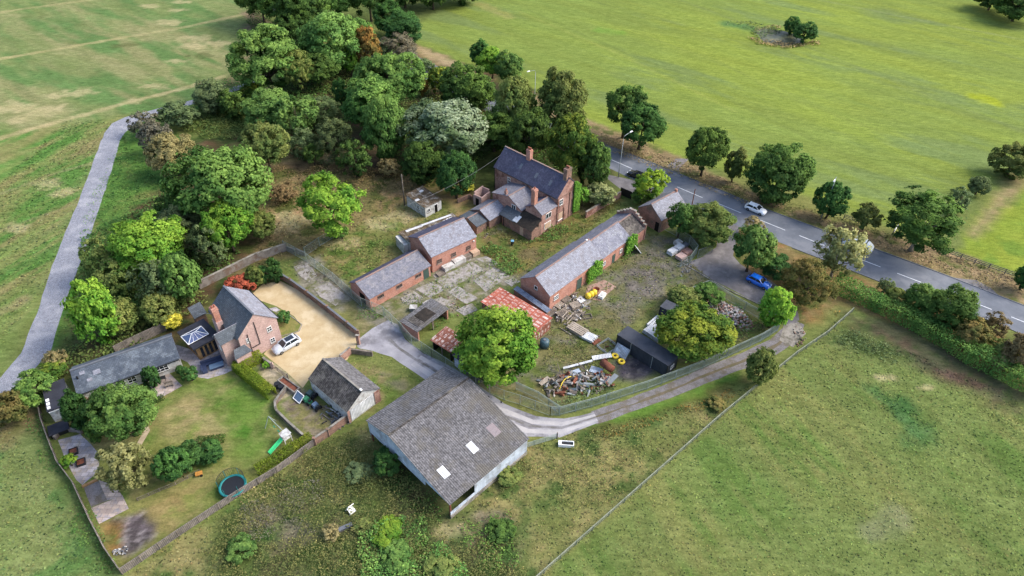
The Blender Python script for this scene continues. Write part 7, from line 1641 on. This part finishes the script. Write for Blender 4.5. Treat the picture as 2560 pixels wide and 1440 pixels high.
t = thing('solar_rack', 'pale framed blue panel rack by the yard corner', 'rack', G(748, 999), -.7); mb = MB()
for x in (-.8, .8): mb.bar((x, -.5, .2), (x, .5, 1.0), .1)
mb.bar((-.8, -.5, .2), (.8, -.5, .2), .1); mb.bar((-.8, .5, 1.0), (.8, .5, 1.0), .1); mb.build('frame', M_white, t); MB().slab([(-.7, -.45, .24), (.7, -.45, .24), (.7, .45, .96), (-.7, .45, .96)], .04).build('panel', M_blu, t)
for k, (p, q) in enumerate((((815, 1030), (850, 1052)), ((808, 1038), (838, 1060)), ((824, 1022), (856, 1042)))):
    beam(('pale pipe on the ground along the small barn wall', 'grey pipe furthest from the small barn wall', 'third pipe closest to the small barn wall')[k], p, q, .12, .12, .16, .14, (M_galv, M_wood, M_white_dirty)[k], 'pipe_length', 'pipe')
rubble([(790, 1025), (830, 1010), (880, 1055), (850, 1075), (810, 1060)], 120, .15, .45, .3, [M_black, M_wood, M_lead], 12, 'yard_debris', 2.0)
for px, lb in (((695, 970), 'dark bin left of the trough planter'), ((705, 976), 'dark bin closest to the yard wall corner')):
    t = thing('garden_bin', lb, 'bin', G(*px), .5); MB().tube([(0, 0, 0), (0, 0, .95)], [.3, .4], 8).build('body', plain('navy_plastic', (50, 60, 84), .5), t); MB().tube([(0, 0, .95), (0, 0, 1.05)], .42, 8).build('lid', M_black, t)
t = thing('trough_planter', 'long grey block planter between drive and barn yard', 'planter', G(724, 968), rot_of((702, 952), (746, 984))); mb = MB()
for q in ((-2, 2, -.6, -.42), (-2, 2, .42, .6), (-2, -1.82, -.417, .417), (1.82, 2, -.417, .417)): mb.box(*q, 0, .8)
mb.build('walls', M_conc, t); MB().box(-1.8, 1.8, -.41, .41, 0, .6).build('soil', M_rusty, t)
# garden things
t = thing('trampoline', 'round teal trampoline with half standing safety net on the lawn', 'trampoline', G(585, 1222)); M_teal = plain('teal_pad', (30, 140, 140), .6)
MB().ring((0, 0, .75), 1.62, .17, 28, 6, .35).build('pad', M_teal, t, True); MB().tube([(0, 0, .7), (0, 0, .72)], 1.47, 28).build('mat', M_black, t)
for k in range(6):
    a = 2 * PI * k / 6 + .3; c, s = math.cos(a), math.sin(a); MB().tube([(c * 1.6, s * 1.6, 0), (c * 1.6, s * 1.6, .7)], .04, 6).build('leg', M_galv, t)
    MB().tube([(c * 1.7, s * 1.7, .7), (c * 1.7, s * 1.7, 2.3)], .035, 6).build('net_pole', M_teal, t)
mb = MB()
for i in range(22):
    a = math.radians(20 + 170 * i / 21); mb.bar((1.72 * math.cos(a), 1.72 * math.sin(a), .8), (1.72 * math.cos(a), 1.72 * math.sin(a), 2.25), .02)
for z in (1.1, 1.4, 1.7, 2.0, 2.25):
    pts = [(1.72 * math.cos(math.radians(20 + 170 * i / 16)), 1.72 * math.sin(math.radians(20 + 170 * i / 16)), z) for i in range(17)]
    for a, b in zip(pts[:-1], pts[1:]): mb.bar(a, b, .02 if z < 2.2 else .05)
mb.build('safety_net', M_black, t)
t = thing('swing_set', 'swing frame with green slide and pale tower on the lawn', 'swing set', G(700, 1085), rot_of((684, 1068), (716, 1100))); mb = MB(); LL2 = 2.2
mb.bar((-LL2, 0, 2.1), (LL2 * .6, 0, 2.1), .1); mb.build('crossbar', M_pal, t)
for y in (-.9, .9): MB().bar((-LL2, 0, 2.1), (-LL2 - .2, y, 0), .09).build('leg', M_pal, t)
for x in (-1.3, -.2):
    sw = MB().box(x - .25, x + .25, -.1, .1, .5, .54).build('swing_seat', M_grn, t); b_ = MB(); b_.bar((x - .22, 0, .54), (x - .22, 0, 2.06), .025); b_.bar((x + .22, 0, .54), (x + .22, 0, 2.06), .025); b_.build('rope', M_black, sw)
MB().box(1.35, 2.5, -.6, .6, 1.15, 1.3).build('platform', M_white_dirty, t)
for x in (1.42, 2.4):
    for y in (-.52, .52): MB().bar((x, y, 0), (x, y, 1.9), .1).build('leg', M_white_dirty, t)
MB().slab([(1.3, -.65, 1.9), (2.55, -.65, 1.9), (2.55, .65, 2.0), (1.3, .65, 2.0)], .05).build('tower_roof', M_white_dirty, t)
sl = MB(); P0, P1 = Vector((1.9, -.62, 1.2)), Vector((1.9, -2.9, .15)); sl.bar(P0, P1, .5, .05); sl.bar(P0 + Vector((.26, 0, .08)), P1 + Vector((.26, 0, .08)), .05, .18); sl.bar(P0 + Vector((-.26, 0, .08)), P1 + Vector((-.26, 0, .08)), .05, .18); sl.build('slide', plain('slide_green', (80, 220, 140), .4, k=.9), t)
t = thing('patio_sofa', 'navy covered corner sofa and table on the cottage patio', 'sofa', G(538, 916), rot_of((516, 922), (570, 904))); M_navy = plain('navy_cover', (60, 72, 104), .6)
MB().box(-1.9, 1.9, .5, 1.2, 0, .42).build('seat', M_navy, t); MB().box(-1.9, 1.9, 1.0, 1.25, .423, .85).build('backrest', M_navy, t); MB().box(-1.9, -1.2, -.9, .497, 0, .42).build('seat', M_navy, t); MB().box(-2.0, -1.8, -.9, .497, .423, .85).build('backrest', M_navy, t)
MB().box(-.8, 1.3, -.9, .2, .5, .56).build('table_top', M_blu, t); mb = MB()
MB().box(-.7, 1.2, -.8, .1, 0, .497).build('table_base', M_navy, t)
t = thing('garden_cart', 'small orange wooden cart below the leafy garden border', 'cart', G(499, 1188), .4); MB().box(-.45, .45, -.3, .3, .3, .5).build('tray', mat('orange_wood', (220, 160, 80), .7, (190, 130, 60), 2), t)
for y in (-.34, .34): MB().tube([(.25, y - .04, .2), (.25, y + .04, .2)], .2, 10).build('wheel', M_tyre, t)
fence('hurdle_fence', 'low dark rail fence under the garden border', [(345, 1252), (400, 1228), (440, 1212), (500, 1180)], .6, 'mesh', M_wood, 1.6, .07)
for px, lb in (((185, 1131), 'upper dark square planter on the slab terrace'), ((204, 1158), 'lower dark square planter on the slab terrace')):
    t = thing('square_planter', lb, 'planter', G(*px), .5); mb = MB(); 
    for q in ((-.55, .55, -.55, -.47), (-.55, .55, .47, .55), (-.55, -.47, -.467, .467), (.47, .55, -.467, .467)): mb.box(*q, 0, .4)
    mb.build('sides', M_black, t); MB().box(-.46, .46, -.46, .46, 0, .3).build('soil', M_rusty, t)
t = thing('sleeper_edging', 'tan sleeper edging above the gravel bed', 'edging', G(206, 1218)); e = G(244, 1200) - G(206, 1218); MB().bar(Vector((0, 0, .12)), e + Vector((0, 0, .12)), .35, .25).build('sleeper', M_oak, t)
t = thing('low_store', 'low black topped store beside the flat roofed block', 'store', G(150, 1082), rot_of((140, 1085), (170, 1073))); MB().box(-1.1, 1.3, -.6, 1.3, 0, .7).build('walls', M_black, t); MB().box(-1.2, 1.4, -.7, 1.4, .703, .78).build('lid', M_felt, t)
t = thing('garden_table', 'small dark table on the annex terrace', 'table', G(408, 952), .4); MB().box(-.5, .5, -.35, .35, .68, .74).build('table_top', M_black, t)
for x in (-.42, .42):
    for y in (-.28, .28): MB().bar((x, y, 0), (x, y, .68), .06).build('leg', M_black, t)
t = thing('garden_bench', 'pale bench on the annex terrace right of the table', 'bench', G(424, 966), .4); MB().box(-.6, .6, -.2, .2, .4, .46).build('seat', M_wood, t); MB().box(-.6, .6, .2, .26, .5, .9).build('backrest', M_wood, t)
for x in (-.5, .5): MB().box(x - .04, x + .04, -.2, .2, 0, .397).build('leg', M_wood, t)
# things lying in the rough field
t = thing('plastic_chair', 'white plastic chair tipped over in the rough field', 'chair', G(875, 1278), .9); t.rotation_euler = (.5, .2, .9)
MB().box(-.45, .45, -.45, .45, .5, .56).build('seat', M_white, t); MB().box(-.45, .45, .42, .5, .56, 1.15).build('backrest', M_white, t)
for x in (-.4, .4):
    for y in (-.4, .4): MB().bar((x, y, -.1), (x, y, .5), .08).build('leg', M_white, t)
t = thing('grey_slab', 'grey slab lying in the weeds below the tipped chair', 'slab', G(864, 1322), .5); MB().box(-.9, .9, -.25, .25, .3, .55).build('slab', M_lead, t); MB().box(-.8, .8, -.2, .2, 0, .297).build('base', M_conc, t)
t = thing('water_trough', 'white framed water trough beside the field gate', 'trough', G(1415, 1113), rot_of((1401, 1112), (1430, 1114))); mb = MB()
for q in ((-1.1, 1.1, -.4, -.3), (-1.1, 1.1, .3, .4), (-1.1, -.65, -.297, .297), (1.0, 1.1, -.297, .297)): mb.box(*q, 0, .55)
mb.build('rim', M_white, t); MB().box(-.64, .99, -.29, .29, .1, .35).build('basin', M_black, t)
t = thing('small_tank', 'pale grey round tank beside the open cart shed', 'tank', G(1034, 775), 0); MB().box(-.6, .6, -.5, .5, 0, .7).build('body', M_galv, t); MB().box(-.65, .65, -.55, .55, .703, .76).build('lid', M_white_dirty, t)

# more clutter along the stable range and the gate
rubble([(1380, 752), (1440, 730), (1475, 770), (1450, 800), (1400, 815), (1375, 800)], 170, .12, .5, .25, [pale, M_wood, M_white_dirty], 21, 'yard_debris', 2.5)
rubble([(1700, 640), (1745, 650), (1725, 700), (1700, 700)], 60, .1, .35, .15, [M_white_dirty, M_lead], 22, 'yard_debris')
rubble([(1480, 870), (1540, 850), (1560, 870), (1500, 900)], 60, .1, .3, .1, [M_rusty, M_wood], 23, 'yard_debris', 2.5)
rubble([(1600, 640), (1700, 600), (1720, 680), (1560, 780), (1480, 820)], 130, .06, .22, .05, [M_conc, M_brick_old, M_white_dirty], 24, 'loose_stones')
rubble([(1180, 570), (1240, 580), (1230, 600), (1180, 590)], 50, .1, .35, .15, [M_brick_old, M_conc], 25, 'yard_debris')
rubble([(1000, 730), (1060, 720), (1050, 760), (1000, 765)], 80, .1, .3, .1, [M_conc, MATS['rubble_grey']], 26, 'loose_stones')
rubble([(1195, 975), (1260, 1005), (1250, 1015), (1190, 985)], 60, .1, .35, .12, [M_black, M_lead], 27, 'lane_debris')
planks('grey planks lying flat beside the pale pallets by the stable', (1428, 795), (1448, 803), 2.6, 0.9, 4, 1, M_wood, 'board_pile', 'board pile')
crate('pale low crate leaning at the workshop end of the open cart shed', (1068, 762), ra, 1.3, 1.0, 0.5, M_white_dirty)
crate('square white board box on the concrete pad by the stable', (1452, 752), ra, 1.2, 1.2, 0.3, M_white_sheet)
beam('long pale post lying left of the plank stack', (1400, 820), (1428, 838), .1, .1, .2, .12, pale, 'fallen_post', 'post')
beam('pale rail lying behind the white board stack', (1462, 826), (1500, 842), .1, .1, .15, .1, M_wood, 'fallen_post', 'post')
